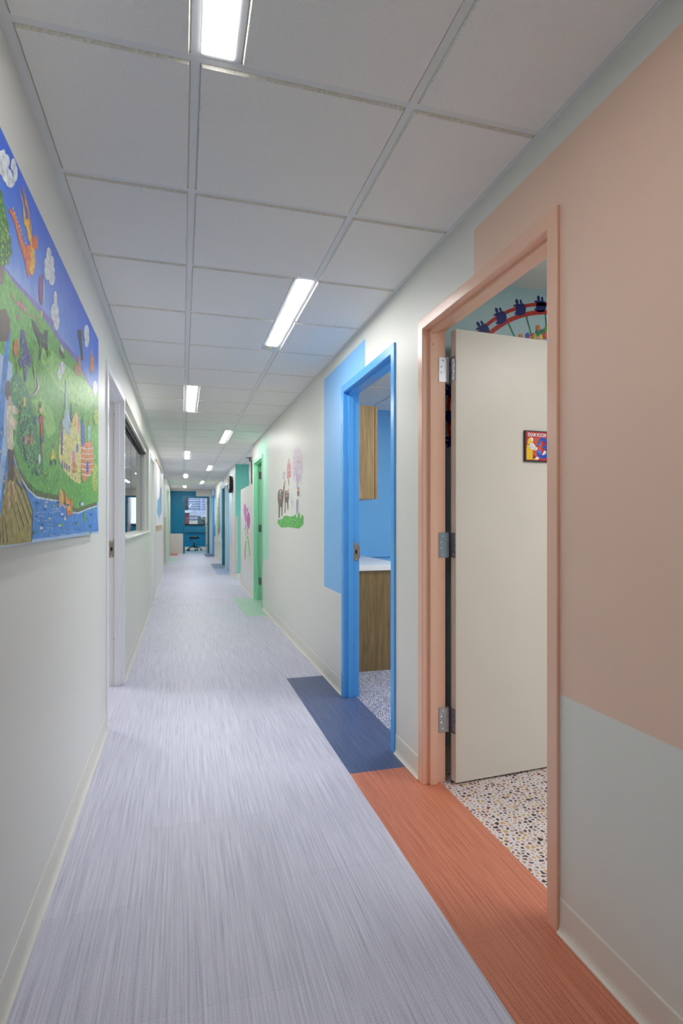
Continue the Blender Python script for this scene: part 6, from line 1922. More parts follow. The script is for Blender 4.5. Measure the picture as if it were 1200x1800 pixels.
ALPACA_MURAL = [
('mural_green',6579,1207,6507,1243,6231,1248,6166,1276,5977,1285,5771,1272,5577,1276,5472,1295,5396,1250,5321,1298,5261,1302,5225,1249,5155,1287,5075,1267,5087,1197,5178,1172,5321,1151,5631,1158,5857,1160,6298,1150,6436,1172),
('mural_green_dark',5971,1254,5946,1254,5955,1233,5986,1238),
('mural_green_light',6352,1218,6325,1218,6335,1195,6369,1201),
('mural_green_dark',5621,1186,5599,1186,5607,1166,5634,1171),
('mural_green_dark',6409,1229,6381,1229,6392,1205,6426,1211),
('mural_green_dark',6092,1217,6067,1217,6076,1195,6108,1200),
('mural_green_dark',5325,1254,5305,1254,5312,1234,5337,1239),
('mural_green_dark',5560,1215,5539,1215,5547,1195,5573,1200),
('mural_green_dark',5628,1231,5606,1231,5614,1211,5641,1216),
('mural_green_light',6394,1186,6366,1187,6377,1163,6411,1169),
('mural_green_light',5837,1218,5814,1218,5822,1197,5852,1202),
('mural_green_dark',5649,1206,5628,1206,5636,1186,5663,1191),
('mural_green_light',5622,1210,5600,1210,5609,1189,5636,1194),
('mural_green_dark',6312,1201,6285,1201,6295,1178,6329,1184),
('mural_green_light',5575,1223,5553,1223,5561,1202,5588,1207),
('mural_green_light',5382,1225,5362,1225,5370,1205,5395,1210),
('mural_green_dark',5917,1245,5893,1245,5902,1224,5932,1229),
('mural_green_light',5476,1244,5455,1244,5463,1224,5489,1229),
('mural_green_light',5695,1189,5673,1189,5681,1168,5709,1173),
('mural_green_dark',6022,1177,5998,1177,6007,1155,6038,1160),
('mural_green_light',5712,1252,5690,1252,5698,1231,5726,1236),
('mural_green_dark',6227,1223,6200,1223,6210,1200,6243,1206),
('mural_green_light',5173,1257,5155,1256,5162,1237,5185,1242),
('mural_green_light',5947,1236,5923,1236,5932,1214,5962,1220),
('mural_green_dark',5624,1226,5603,1226,5611,1205,5638,1211),
('mural_green_dark',5192,1224,5173,1224,5180,1205,5204,1210),
('mural_green_light',6371,1202,6344,1202,6354,1179,6388,1185),
('mural_green_light',6027,1233,6002,1233,6012,1211,6043,1216),
('mural_green_dark',6434,1226,6406,1226,6416,1202,6451,1208),
('mural_green_dark',5585,1223,5563,1223,5571,1202,5598,1207),
('mural_green_dark',5393,1254,5373,1253,5380,1234,5406,1239),
('mural_green_light',5866,1184,5843,1184,5852,1163,5881,1168),
('mural_green_light',6339,1227,6312,1227,6322,1204,6356,1210),
('mural_green_light',5260,1196,5241,1196,5248,1177,5272,1181),
('mural_green_light',5467,1181,5446,1181,5454,1161,5480,1166),
('mural_green_dark',5178,1251,5159,1251,5166,1232,5189,1236),
('mural_green_dark',6228,1207,6201,1207,6211,1184,6244,1190),
('mural_green_light',5748,1214,5725,1214,5734,1193,5762,1198),
('mural_green_light',6031,1255,6006,1255,6016,1233,6047,1239),
('mural_green_dark',5586,1238,5565,1238,5573,1218,5600,1223),
('mural_green_dark',5486,1221,5466,1221,5473,1201,5499,1206),
('mural_green_light',5786,1189,5763,1189,5772,1168,5800,1173),
('mural_green_light',5866,1232,5843,1232,5851,1210,5881,1216),
('mural_green_dark',5556,1260,5534,1260,5542,1240,5569,1245),
('mural_green_dark',5149,1227,5130,1227,5137,1208,5160,1213),
('mural_green_dark',5947,1263,5923,1263,5932,1242,5963,1247),
('mural_green_light',5641,1219,5619,1219,5627,1198,5655,1203),
('mural_green_dark',5581,1260,5560,1260,5568,1239,5595,1244),
('mural_green_light',5581,1253,5560,1253,5568,1232,5594,1237),
('mural_green_light',5180,1214,5162,1214,5169,1195,5192,1200),
('mural_green_light',6272,1188,6245,1188,6255,1165,6289,1171),
('mural_green_dark',5754,1239,5732,1239,5740,1218,5768,1223),
('mural_green_light',6305,1237,6278,1237,6288,1214,6322,1220),
('mural_green_dark',5757,1205,5734,1205,5742,1184,5771,1189),
('mural_green_light',6145,1179,6119,1179,6129,1157,6161,1162),
('mural_green_dark',6235,1218,6209,1218,6218,1195,6251,1201),
('mural_green_dark',5405,1239,5385,1239,5392,1219,5418,1224),
('mural_green_light',5479,1243,5459,1243,5466,1223,5492,1228),
('mural_green_dark',5232,1234,5213,1234,5221,1215,5244,1220),
('mural_green_light',5685,1197,5663,1198,5671,1177,5699,1182),
('mural_green_dark',5553,1212,5532,1212,5540,1192,5566,1197),
('alpaca',6550,1541,6471,1585,6332,1594,6198,1564,6156,1607,6124,1639,6054,1684,6045,1650,6076,1591,6127,1521,6166,1439,6208,1389,6215,1287,6281,1282,6281,1374,6366,1393,6394,1266,6489,1260,6489,1420,6543,1469),
('alpaca',6076,1541,6023,1558,5902,1552,5828,1518,5822,1465,5857,1429,5857,1343,5902,1344,5932,1420,6008,1428,6039,1308,6086,1319,6064,1435,6086,1475),
('mural_grey',6039,1722,6046,1703,6065,1689,6093,1682,6124,1685,6152,1695,6172,1713,6179,1733,6172,1752,6152,1766,6124,1772,6093,1769,6065,1758,6046,1741),
('mural_white',6064,1718,6067,1708,6076,1699,6088,1696,6102,1697,6115,1702,6124,1712,6127,1723,6124,1734,6115,1742,6102,1746,6088,1744,6076,1739,6067,1729),
('mural_red',6179,1727,6140,1724,6140,1696,6172,1698),
('mural_orange',6140,1654,6064,1649,6070,1621,6134,1625),
('mural_orange',6394,1589,6291,1584,6298,1568,6394,1573),
('mural_white',6394,1573,6291,1568,6298,1552,6394,1557),
('mural_purple',6394,1557,6291,1551,6298,1536,6394,1541),
('mural_green_light',6394,1540,6291,1535,6298,1520,6394,1524),
('mural_blue',6394,1524,6291,1519,6298,1504,6394,1508),
('mural_orange',6394,1508,6291,1503,6298,1488,6394,1492),
('mural_purple',6394,1491,6291,1487,6298,1472,6394,1476),
('mural_white',5983,1545,5905,1541,5911,1529,5983,1532),
('mural_orange',5983,1532,5905,1528,5911,1516,5983,1519),
('mural_purple',5983,1519,5905,1515,5911,1503,5983,1506),
('mural_yellow',5983,1506,5905,1502,5911,1490,5983,1493),
('mural_purple',5983,1492,5905,1489,5911,1477,5983,1480),
('alpaca',5869,1671,5822,1670,5805,1605,5834,1603),
('mural_red',5887,1570,5857,1571,5805,1544,5834,1540),
('barn',5938,1680,5923,1816,5822,1897,5714,1796,5708,1679,5805,1679,5857,1675),
('mural_white',5840,1856,5817,1853,5817,1819,5840,1821),
('mural_white',5869,1767,5771,1767,5771,1758,5869,1759),
('mural_grey',5916,1786,5708,1791,5720,1795,5929,1791),
('blossom',5283,1924,5264,1916,5283,1909,5302,1921),
('blossom',5308,1624,5289,1616,5308,1608,5327,1619),
('blossom_pale',5320,1892,5306,1886,5320,1881,5334,1889),
('blossom_pale',5623,1720,5598,1711,5623,1702,5647,1715),
('blossom_pale',5292,1725,5275,1718,5292,1711,5308,1721),
('blossom',5306,1605,5285,1598,5306,1589,5327,1600),
('blossom',5589,1762,5567,1754,5589,1745,5611,1758),
('blossom',5319,1818,5303,1812,5319,1805,5335,1815),
('blossom_pale',5480,1762,5459,1753,5480,1745,5502,1757),
('blossom_deep',5151,1644,5133,1637,5151,1629,5169,1640),
('blossom',5587,1665,5566,1657,5587,1649,5608,1660),
('blossom_deep',5321,1760,5304,1753,5321,1746,5340,1756),
('blossom_deep',5330,1831,5310,1823,5330,1815,5351,1827),
('blossom',5455,1873,5436,1865,5455,1858,5473,1869),
('blossom',5137,1718,5119,1711,5137,1703,5155,1714),
('blossom',5634,1822,5615,1815,5634,1808,5652,1819),
('blossom_pale',5309,1839,5295,1833,5309,1827,5324,1836),
('blossom_deep',5610,1787,5593,1781,5610,1774,5628,1784),
('blossom_deep',5332,1802,5313,1795,5332,1787,5352,1799),
('blossom',5495,1934,5477,1927,5495,1920,5514,1931),
('blossom_deep',5563,1811,5549,1806,5563,1801,5576,1809),
('blossom',5331,1914,5311,1906,5331,1898,5351,1911),
('blossom',5280,1633,5261,1626,5280,1618,5299,1629),
('blossom',5456,1640,5437,1633,5456,1625,5475,1636),
('blossom',5319,1790,5304,1785,5319,1779,5333,1787),
('blossom',5339,1902,5321,1895,5339,1888,5357,1899),
('blossom',5570,1725,5551,1718,5570,1710,5589,1721),
('blossom_deep',5430,1898,5412,1890,5430,1883,5448,1894),
('blossom_pale',5502,1781,5484,1774,5502,1766,5521,1777),
('blossom_deep',5150,1828,5136,1822,5150,1817,5163,1825),
('blossom',5305,1704,5289,1698,5305,1691,5322,1700),
('blossom_pale',5451,1889,5436,1883,5451,1877,5466,1886),
('blossom_pale',5312,1943,5299,1937,5312,1932,5326,1941),
('blossom',5213,1603,5192,1596,5213,1586,5234,1598),
('blossom',5367,1825,5346,1816,5367,1808,5389,1821),
('blossom_deep',5131,1752,5118,1746,5131,1741,5144,1749),
('blossom_pale',5200,1752,5184,1745,5200,1739,5216,1748),
('blossom_deep',5463,1613,5450,1608,5463,1603,5476,1610),
('blossom_pale',5399,1756,5384,1750,5399,1743,5415,1753),
('blossom',5434,1773,5412,1764,5434,1755,5457,1769),
('blossom',5281,1766,5267,1760,5281,1754,5296,1763),
('blossom_deep',5272,1801,5253,1793,5272,1786,5292,1797),
('blossom_deep',5239,1883,5218,1874,5239,1866,5260,1879),
('blossom_pale',5217,1596,5200,1590,5217,1582,5235,1592),
('blossom_deep',5312,1732,5293,1725,5312,1717,5331,1728),
('blossom',5258,1815,5245,1810,5258,1806,5270,1813),
('blossom',5341,1816,5320,1807,5341,1799,5362,1812),
('blossom_deep',5374,1693,5362,1688,5374,1683,5387,1690),
('blossom',5244,1797,5231,1791,5244,1786,5257,1794),
('blossom',5131,1813,5117,1807,5131,1801,5145,1810),
('blossom',5321,1651,5306,1646,5321,1639,5337,1648),
('blossom_pale',5413,1627,5399,1622,5413,1616,5428,1624),
('blossom',5278,1942,5266,1937,5278,1932,5291,1940),
('blossom_deep',5387,1915,5373,1909,5387,1903,5401,1912),
('blossom_deep',5361,1627,5342,1620,5361,1612,5380,1623),
('blossom_pale',5478,1900,5456,1891,5478,1883,5500,1896),
('blossom',5469,1961,5453,1954,5469,1948,5486,1959),
('blossom',5500,1707,5486,1701,5500,1696,5513,1704),
('blossom_deep',5162,1730,5142,1722,5162,1713,5181,1725),
('blossom_pale',5325,1709,5305,1701,5325,1693,5346,1705),
('blossom',5554,1882,5540,1876,5554,1871,5567,1879),
('blossom_pale',5269,1642,5254,1637,5269,1631,5284,1639),
('blossom_pale',5176,1770,5163,1764,5176,1758,5190,1767),
('blossom',5343,1676,5327,1670,5343,1664,5358,1673),
('blossom',5560,1758,5545,1752,5560,1746,5576,1755),
('blossom',5169,1649,5156,1644,5169,1638,5181,1646),
('blossom',5484,1704,5464,1697,5484,1689,5503,1700),
('blossom_deep',5539,1857,5518,1848,5539,1840,5560,1853),
('blossom_pale',5345,1931,5328,1924,5345,1917,5363,1928),
('blossom_deep',5401,1927,5388,1922,5401,1917,5414,1925),
('blossom',5390,1947,5376,1941,5390,1936,5404,1945),
('blossom',5272,1889,5252,1880,5272,1872,5293,1885),
('blossom',5319,1737,5300,1730,5319,1723,5337,1733),
('blossom',5498,1678,5484,1673,5498,1667,5511,1675),
('blossom',5526,1900,5507,1893,5526,1886,5544,1897),
('blossom',5435,1755,5413,1746,5435,1737,5457,1750),
('blossom_pale',5403,1810,5383,1802,5403,1795,5423,1806),
('blossom',5277,1925,5263,1919,5277,1913,5292,1922),
('blossom_pale',5616,1738,5601,1733,5616,1728,5630,1736),
('blossom',5343,1918,5325,1910,5343,1903,5362,1915),
('blossom_pale',5494,1845,5474,1837,5494,1829,5514,1841),
('blossom_deep',5438,1821,5420,1814,5438,1807,5455,1818),
('blossom_pale',5445,1928,5430,1921,5445,1916,5461,1925),
('blossom',5550,1749,5536,1743,5550,1738,5565,1746),
('blossom_pale',5396,1710,5378,1704,5396,1697,5413,1707),
('blossom_deep',5611,1737,5587,1728,5611,1719,5635,1732),
('blossom',5204,1752,5183,1744,5204,1735,5224,1748),
('blossom_pale',5295,1729,5275,1721,5295,1713,5314,1725),
('blossom_pale',5274,1775,5254,1767,5274,1759,5294,1771),
('blossom_deep',5200,1854,5186,1849,5200,1843,5214,1852),
('blossom_deep',5451,1720,5429,1712,5451,1703,5474,1716),
('blossom_deep',5562,1681,5544,1675,5562,1668,5580,1678),
('blossom',5142,1740,5123,1732,5142,1724,5161,1735),
('blossom_pale',5257,1785,5245,1780,5257,1775,5269,1782),
('blossom',5367,1711,5351,1705,5367,1698,5383,1708),
('blossom',5481,1670,5465,1664,5481,1658,5496,1666),
('blossom',5377,1719,5358,1711,5377,1703,5397,1715),
('blossom',5365,1658,5348,1652,5365,1644,5383,1654),
('blossom',5331,1936,5315,1929,5331,1923,5348,1933),
('blossom',5286,1902,5265,1893,5286,1885,5307,1898),
('blossom_deep',5377,1808,5357,1800,5377,1792,5397,1804),
('blossom_deep',5442,1820,5420,1812,5442,1803,5463,1816),
('blossom_deep',5130,1684,5117,1679,5130,1673,5142,1681),
('blossom_pale',5491,1719,5475,1713,5491,1706,5507,1715),
('blossom_deep',5477,1717,5459,1710,5477,1703,5495,1713),
('blossom_deep',5213,1640,5200,1636,5213,1630,5225,1637),
('blossom_deep',5543,1823,5526,1817,5543,1810,5560,1820),
('blossom',5550,1712,5534,1706,5550,1700,5566,1709),
('blossom_pale',5410,1715,5395,1710,5410,1704,5425,1712),
('blossom_deep',5322,1843,5310,1838,5322,1833,5334,1840),
('blossom_pale',5543,1658,5528,1653,5543,1647,5558,1655),
('blossom_pale',5401,1723,5386,1717,5401,1711,5417,1720),
('blossom',5235,1651,5217,1644,5235,1636,5253,1646),
('blossom_deep',5161,1642,5146,1636,5161,1629,5176,1638),
('blossom',5506,1728,5484,1720,5506,1711,5527,1723),
('blossom_deep',5246,1659,5227,1651,5246,1643,5265,1654),
('blossom_deep',5187,1773,5175,1768,5187,1763,5200,1770),
('blossom',5237,1768,5224,1762,5237,1757,5250,1765),
('blossom_deep',5183,1633,5165,1626,5183,1618,5201,1629),
('blossom',5169,1656,5157,1652,5169,1647,5181,1654),
('blossom_pale',5458,1861,5443,1855,5458,1850,5472,1859),
('blossom',5546,1804,5525,1796,5546,1788,5567,1800),
('blossom_deep',5195,1686,5178,1679,5195,1672,5212,1682),
('blossom_pale',5175,1744,5155,1735,5175,1726,5196,1739),
('blossom_deep',5165,1784,5145,1776,5165,1767,5184,1780),
('blossom_deep',5569,1807,5555,1802,5569,1797,5582,1805),
('blossom_deep',5408,1875,5395,1870,5408,1865,5421,1873),
('blossom',5208,1853,5196,1847,5208,1842,5221,1850),
('blossom',5497,1948,5482,1942,5497,1936,5512,1945),
('blossom_deep',5443,1934,5426,1927,5443,1921,5459,1931),
('blossom',5379,1908,5364,1902,5379,1896,5393,1905),
('blossom_pale',5351,1667,5331,1660,5351,1651,5370,1663),
('blossom',5206,1649,5189,1643,5206,1635,5224,1645),
('blossom',5633,1769,5619,1764,5633,1758,5647,1766),
('blossom',5311,1780,5299,1775,5311,1770,5323,1777),
('blossom_deep',5568,1692,5552,1687,5568,1681,5583,1689),
('blossom',5170,1854,5152,1846,5170,1839,5189,1850),
('blossom_deep',5229,1797,5215,1791,5229,1786,5243,1794),
('blossom_pale',5159,1711,5144,1705,5159,1699,5174,1708),
('blossom',5193,1759,5181,1754,5193,1748,5206,1756),
('blossom',5395,1647,5373,1639,5395,1630,5418,1642),
('blossom_pale',5591,1853,5574,1846,5591,1839,5609,1850),
('blossom_deep',5290,1874,5277,1868,5290,1863,5302,1871),
('blossom_pale',5300,1618,5284,1612,5300,1605,5317,1614),
('blossom_deep',5538,1630,5525,1625,5538,1620,5552,1627),
('blossom',5505,1704,5487,1698,5505,1690,5523,1701),
('blossom',5243,1820,5228,1814,5243,1808,5257,1817),
('blossom',5423,1670,5411,1665,5423,1660,5436,1667),
('blossom_deep',5240,1736,5224,1730,5240,1723,5257,1733),
('blossom_deep',5210,1783,5196,1777,5210,1771,5224,1780),
('blossom',5327,1826,5310,1819,5327,1813,5344,1823),
('blossom',5292,1918,5272,1910,5292,1902,5312,1914),
('blossom_pale',5488,1848,5472,1842,5488,1836,5505,1845),
('blossom_deep',5322,1910,5305,1903,5322,1896,5340,1907),
('blossom',5363,1863,5350,1858,5363,1853,5376,1861),
('blossom_deep',5570,1764,5555,1759,5570,1753,5585,1761),
('blossom',5174,1874,5160,1868,5174,1863,5188,1872),
('blossom_deep',5321,1633,5299,1624,5321,1615,5343,1628),
('blossom',5321,1694,5304,1687,5321,1680,5337,1690),
('blossom',5369,1949,5350,1941,5369,1934,5388,1946),
('blossom_pale',5339,1867,5324,1861,5339,1855,5354,1865),
('blossom',5531,1650,5516,1645,5531,1639,5547,1647),
('blossom',5315,1668,5300,1663,5315,1656,5330,1665),
('blossom',5445,1656,5422,1647,5445,1638,5468,1651),
('blossom',5416,1820,5399,1813,5416,1806,5434,1816),
('blossom_deep',5221,1668,5202,1660,5221,1652,5241,1663),
('blossom',5320,1779,5305,1773,5320,1767,5335,1776),
('blossom',5175,1697,5155,1690,5175,1682,5194,1693),
('blossom_deep',5221,1800,5201,1792,5221,1784,5241,1796),
('blossom',5561,1892,5540,1884,5561,1877,5581,1889),
('blossom',5207,1654,5189,1647,5207,1640,5225,1650),
('blossom_pale',5217,1722,5205,1717,5217,1712,5230,1719),
('blossom',5151,1703,5131,1695,5151,1686,5171,1698),
('blossom_pale',5295,1872,5279,1865,5295,1859,5310,1869),
('blossom_deep',5324,1742,5307,1735,5324,1728,5341,1738),
('blossom',5288,1731,5272,1724,5288,1718,5304,1727),
('blossom_pale',5418,1815,5404,1809,5418,1804,5433,1812),
('blossom',5489,1715,5473,1709,5489,1703,5505,1712),
('blossom_deep',5444,1627,5428,1621,5444,1615,5460,1624),
('blossom',5141,1722,5123,1714,5141,1706,5160,1718),
('blossom_deep',5501,1692,5478,1684,5501,1674,5524,1687),
('blossom_deep',5227,1824,5207,1816,5227,1808,5246,1820),
('blossom',5513,1835,5491,1827,5513,1819,5534,1832),
('blossom_deep',5174,1731,5156,1724,5174,1717,5191,1727),
('blossom',5192,1664,5177,1658,5192,1652,5207,1661),
('blossom',5280,1670,5263,1664,5280,1657,5297,1667),
('blossom',5223,1662,5204,1654,5223,1646,5243,1658),
('blossom_deep',5129,1690,5115,1685,5129,1678,5143,1687),
('blossom',5178,1660,5160,1653,5178,1645,5196,1656),
('blossom',5528,1927,5509,1919,5528,1912,5548,1923),
('blossom_deep',5311,1833,5297,1827,5311,1821,5326,1830),
('blossom',5269,1783,5254,1777,5269,1771,5284,1780),
('blossom',5323,1783,5305,1776,5323,1769,5340,1780),
('blossom_deep',5442,1872,5425,1865,5442,1858,5459,1868),
('blossom_deep',5575,1834,5559,1827,5575,1821,5592,1831),
('blossom_pale',5414,1672,5397,1666,5414,1659,5431,1669),
('blossom_deep',5539,1734,5525,1729,5539,1723,5552,1731),
('blossom_deep',5547,1750,5527,1742,5547,1734,5566,1746),
('blossom',5243,1904,5228,1897,5243,1891,5259,1901),
('blossom_deep',5246,1657,5234,1653,5246,1647,5259,1655),
('blossom',5592,1789,5578,1784,5592,1778,5606,1786),
('blossom',5173,1662,5154,1654,5173,1646,5191,1657),
('blossom',5192,1700,5176,1694,5192,1687,5207,1696),
('blossom',5298,1748,5280,1741,5298,1733,5316,1744),
('blossom',5641,1778,5617,1769,5641,1760,5665,1774),
('blossom_pale',5456,1932,5441,1926,5456,1920,5471,1929),
('blossom_pale',5471,1839,5455,1832,5471,1826,5488,1836),
('blossom_deep',5219,1824,5205,1818,5219,1812,5234,1821),
('blossom_pale',5330,1660,5313,1653,5330,1646,5348,1656),
('blossom_pale',5450,1705,5433,1698,5450,1692,5467,1701),
('blossom_pale',5476,1950,5462,1944,5476,1938,5491,1947),
('blossom_pale',5223,1654,5205,1647,5223,1640,5241,1650),
('blossom',5194,1774,5178,1768,5194,1761,5211,1771),
('blossom_pale',5368,1615,5347,1607,5368,1598,5389,1610),
('blossom_deep',5512,1835,5491,1826,5512,1818,5533,1831),
('blossom_pale',5339,1603,5318,1596,5339,1586,5361,1598),
('blossom_pale',5309,1849,5290,1841,5309,1834,5327,1845),
('blossom_pale',5391,1940,5376,1933,5391,1928,5405,1937),
('blossom',5500,1866,5482,1859,5500,1852,5519,1863),
('blossom',5281,1685,5262,1677,5281,1670,5299,1680),
('blossom_pale',5181,1696,5167,1690,5181,1684,5196,1693),
('blossom',5540,1808,5523,1801,5540,1795,5556,1805),
('blossom',5306,1605,5289,1599,5306,1592,5323,1601),
('blossom_deep',5136,1725,5118,1718,5136,1711,5154,1722),
('blossom_pale',5194,1658,5174,1650,5194,1641,5214,1653),
('blossom_pale',5481,1712,5468,1707,5481,1702,5494,1710),
('blossom_deep',5540,1868,5521,1860,5540,1853,5560,1865),
('blossom',5183,1706,5168,1700,5183,1694,5199,1703),
('blossom',5204,1653,5186,1646,5204,1638,5222,1649),
('blossom_deep',5292,1686,5274,1679,5292,1672,5310,1682),
('blossom_pale',5322,1836,5307,1830,5322,1824,5338,1833),
('blossom_deep',5560,1930,5539,1921,5560,1913,5581,1926),
('blossom_deep',5370,1779,5350,1771,5370,1762,5391,1775),
('blossom',5182,1668,5168,1663,5182,1658,5195,1665),
('blossom_pale',5190,1617,5170,1609,5190,1600,5210,1612),
('blossom_deep',5399,1868,5381,1860,5399,1853,5417,1864),
('blossom_pale',5469,1954,5446,1944,5469,1936,5492,1950),
('blossom',5536,1938,5521,1932,5536,1926,5552,1936),
('blossom_pale',5301,1832,5287,1826,5301,1821,5314,1829),
('blossom_deep',5307,1640,5289,1634,5307,1626,5325,1636),
('blossom_deep',5193,1832,5175,1824,5193,1817,5211,1828),
('blossom',5565,1755,5552,1750,5565,1745,5579,1752),
('blossom_pale',5585,1715,5565,1708,5585,1700,5604,1711),
('blossom',5325,1881,5307,1873,5325,1866,5343,1877),
('blossom',5339,1734,5325,1729,5339,1723,5352,1731),
('blossom',5423,1704,5410,1700,5423,1694,5436,1702),
('blossom',5230,1629,5218,1624,5230,1619,5242,1626),
('blossom_pale',5371,1815,5353,1808,5371,1800,5390,1811),
('blossom_deep',5588,1820,5565,1811,5588,1803,5611,1816),
('blossom',5272,1698,5259,1692,5272,1687,5285,1695),
('blossom',5132,1799,5114,1791,5132,1783,5151,1795),
('blossom',5270,1894,5256,1888,5270,1883,5285,1892),
('blossom_pale',5209,1618,5192,1612,5209,1604,5227,1614),
('blossom_pale',5440,1649,5427,1644,5440,1639,5453,1646),
('blossom_pale',5313,1776,5293,1769,5313,1761,5332,1772),
('blossom_pale',5341,1915,5324,1908,5341,1902,5358,1912),
('blossom_deep',5401,1790,5384,1784,5401,1777,5417,1787),
('blossom',5451,1778,5433,1771,5451,1764,5468,1775),
('blossom',5490,1797,5468,1789,5490,1780,5512,1793),
('blossom',5497,1825,5480,1818,5497,1812,5515,1822),
('blossom',5220,1710,5207,1705,5220,1700,5233,1707),
('blossom_pale',5170,1775,5150,1767,5170,1758,5191,1771),
('blossom',5462,1810,5441,1802,5462,1794,5483,1806),
('blossom',5456,1771,5437,1763,5456,1755,5476,1767),
('blossom',5646,1776,5626,1769,5646,1761,5666,1773),
('blossom_deep',5479,1862,5462,1855,5479,1849,5496,1859),
('blossom',5191,1853,5175,1846,5191,1840,5207,1849),
('blossom',5470,1691,5453,1684,5470,1677,5487,1687),
('blossom_deep',5555,1645,5539,1640,5555,1633,5571,1642),
('blossom',5225,1641,5206,1634,5225,1626,5243,1636),
('blossom_deep',5456,1676,5442,1670,5456,1664,5471,1672),
('blossom_deep',5490,1926,5475,1920,5490,1915,5505,1924),
('blossom_pale',5417,1864,5402,1858,5417,1852,5432,1861),
('blossom',5622,1740,5606,1734,5622,1728,5638,1737),
('blossom',5270,1892,5251,1884,5270,1877,5289,1889),
('blossom',5401,1922,5385,1915,5401,1909,5417,1919),
('blossom',5421,1690,5399,1681,5421,1672,5444,1685),
('blossom',5256,1614,5243,1609,5256,1603,5270,1611),
('blossom_deep',5137,1759,5119,1751,5137,1744,5155,1755),
('blossom_pale',5379,1698,5357,1689,5379,1681,5401,1693),
('blossom_deep',5321,1638,5308,1633,5321,1628,5333,1635),
('blossom_pale',5260,1857,5245,1851,5260,1845,5274,1854),
('blossom_deep',5466,1754,5447,1747,5466,1740,5485,1751),
('blossom_deep',5237,1747,5217,1739,5237,1731,5257,1743),
('blossom',5244,1884,5226,1877,5244,1870,5262,1881),
('blossom_pale',5459,1920,5442,1913,5459,1907,5477,1917),
('blossom',5263,1813,5247,1807,5263,1800,5279,1810),
('blossom_deep',5366,1631,5349,1625,5366,1618,5383,1627),
('blossom_pale',5591,1804,5568,1795,5591,1786,5614,1799),
('blossom',5336,1883,5319,1876,5336,1870,5354,1880),
('blossom',5180,1711,5167,1706,5180,1700,5193,1708),
('blossom',5452,1779,5433,1771,5452,1764,5470,1775),
('blossom_pale',5405,1909,5386,1901,5405,1894,5424,1906),
('blossom',5541,1798,5518,1789,5541,1780,5565,1793),
('blossom',5253,1757,5236,1750,5253,1744,5270,1754),
('blossom_pale',5393,1923,5374,1915,5393,1908,5412,1920),
('blossom_deep',5392,1638,5379,1633,5392,1628,5404,1635),
('blossom_pale',5188,1825,5170,1817,5188,1810,5206,1821),
('blossom',5253,1683,5238,1677,5253,1670,5269,1679),
('blossom',5114,1746,5099,1739,5114,1733,5130,1742),
('blossom',5207,1622,5188,1615,5207,1606,5227,1617),
('blossom',5570,1752,5555,1746,5570,1740,5586,1749),
('blossom_deep',5498,1643,5477,1636,5498,1627,5520,1639),
('blossom',5512,1754,5493,1747,5512,1740,5531,1750),
('blossom',5332,1895,5312,1887,5332,1879,5352,1891),
('blossom_deep',5384,1641,5369,1635,5384,1629,5399,1637),
('blossom_pale',5447,1899,5426,1890,5447,1882,5469,1895),
('blossom_deep',5505,1645,5489,1639,5505,1633,5522,1642),
('blossom_pale',5566,1709,5545,1702,5566,1693,5586,1705),
('blossom',5282,1665,5266,1659,5282,1652,5298,1661),
('blossom',5248,1918,5229,1910,5248,1902,5267,1914),
('blossom',5525,1801,5506,1794,5525,1786,5544,1797),
('blossom',5348,1709,5332,1703,5348,1696,5363,1705),
('blossom_deep',5593,1876,5578,1870,5593,1865,5609,1874),
('blossom',5426,1703,5404,1694,5426,1686,5448,1698),
('blossom',5543,1889,5520,1880,5543,1871,5567,1885),
('blossom_pale',5493,1945,5472,1936,5493,1929,5514,1942),
('blossom',5602,1820,5584,1813,5602,1806,5620,1817),
('blossom',5499,1811,5483,1805,5499,1799,5514,1808),
('blossom',5570,1756,5552,1749,5570,1742,5589,1752),
('blossom',5407,1863,5393,1857,5407,1852,5421,1860),
('blossom_deep',5286,1660,5267,1652,5286,1644,5304,1655),
('blossom_deep',5493,1938,5477,1931,5493,1925,5510,1935),
('blossom_pale',5153,1743,5140,1737,5153,1732,5166,1740),
('blossom_pale',5396,1791,5377,1784,5396,1777,5414,1788),
('blossom',5336,1817,5319,1811,5336,1804,5353,1814),
('blossom_pale',5152,1707,5134,1701,5152,1693,5169,1704),
('blossom',5191,1657,5176,1651,5191,1645,5205,1654),
('blossom',5399,1650,5384,1644,5399,1638,5414,1646),
('blossom_deep',5299,1852,5279,1844,5299,1836,5319,1848),
('blossom_pale',5503,1598,5481,1590,5503,1581,5525,1593),
('blossom_pale',5159,1768,5140,1760,5159,1752,5178,1764),
('blossom',5187,1607,5175,1602,5187,1597,5200,1604),
('blossom',5531,1686,5514,1680,5531,1673,5549,1683),
('blossom_deep',5438,1729,5424,1724,5438,1719,5451,1727),
('blossom_deep',5540,1886,5518,1877,5540,1869,5562,1882),
('blossom',5528,1888,5508,1880,5528,1873,5549,1885),
('blossom',5601,1737,5587,1731,5601,1726,5616,1734),
('blossom',5249,1846,5237,1841,5249,1835,5262,1843),
('blossom_pale',5536,1640,5515,1632,5536,1624,5558,1635),
('blossom',5292,1821,5279,1816,5292,1811,5304,1819),
('blossom',5568,1711,5544,1702,5568,1693,5591,1706),
('blossom_deep',5567,1780,5545,1771,5567,1763,5589,1775),
('blossom',5604,1877,5586,1870,5604,1863,5623,1874),
('blossom',5455,1914,5432,1905,5455,1896,5478,1910),
('blossom_deep',5541,1759,5527,1753,5541,1748,5556,1756),
('blossom',5341,1684,5329,1679,5341,1674,5354,1681),
('blossom',5154,1733,5134,1725,5154,1716,5175,1729),
('blossom_pale',5347,1692,5330,1686,5347,1679,5364,1688),
('blossom',5391,1863,5371,1855,5391,1848,5411,1860),
('blossom',5226,1805,5207,1797,5226,1790,5244,1801),
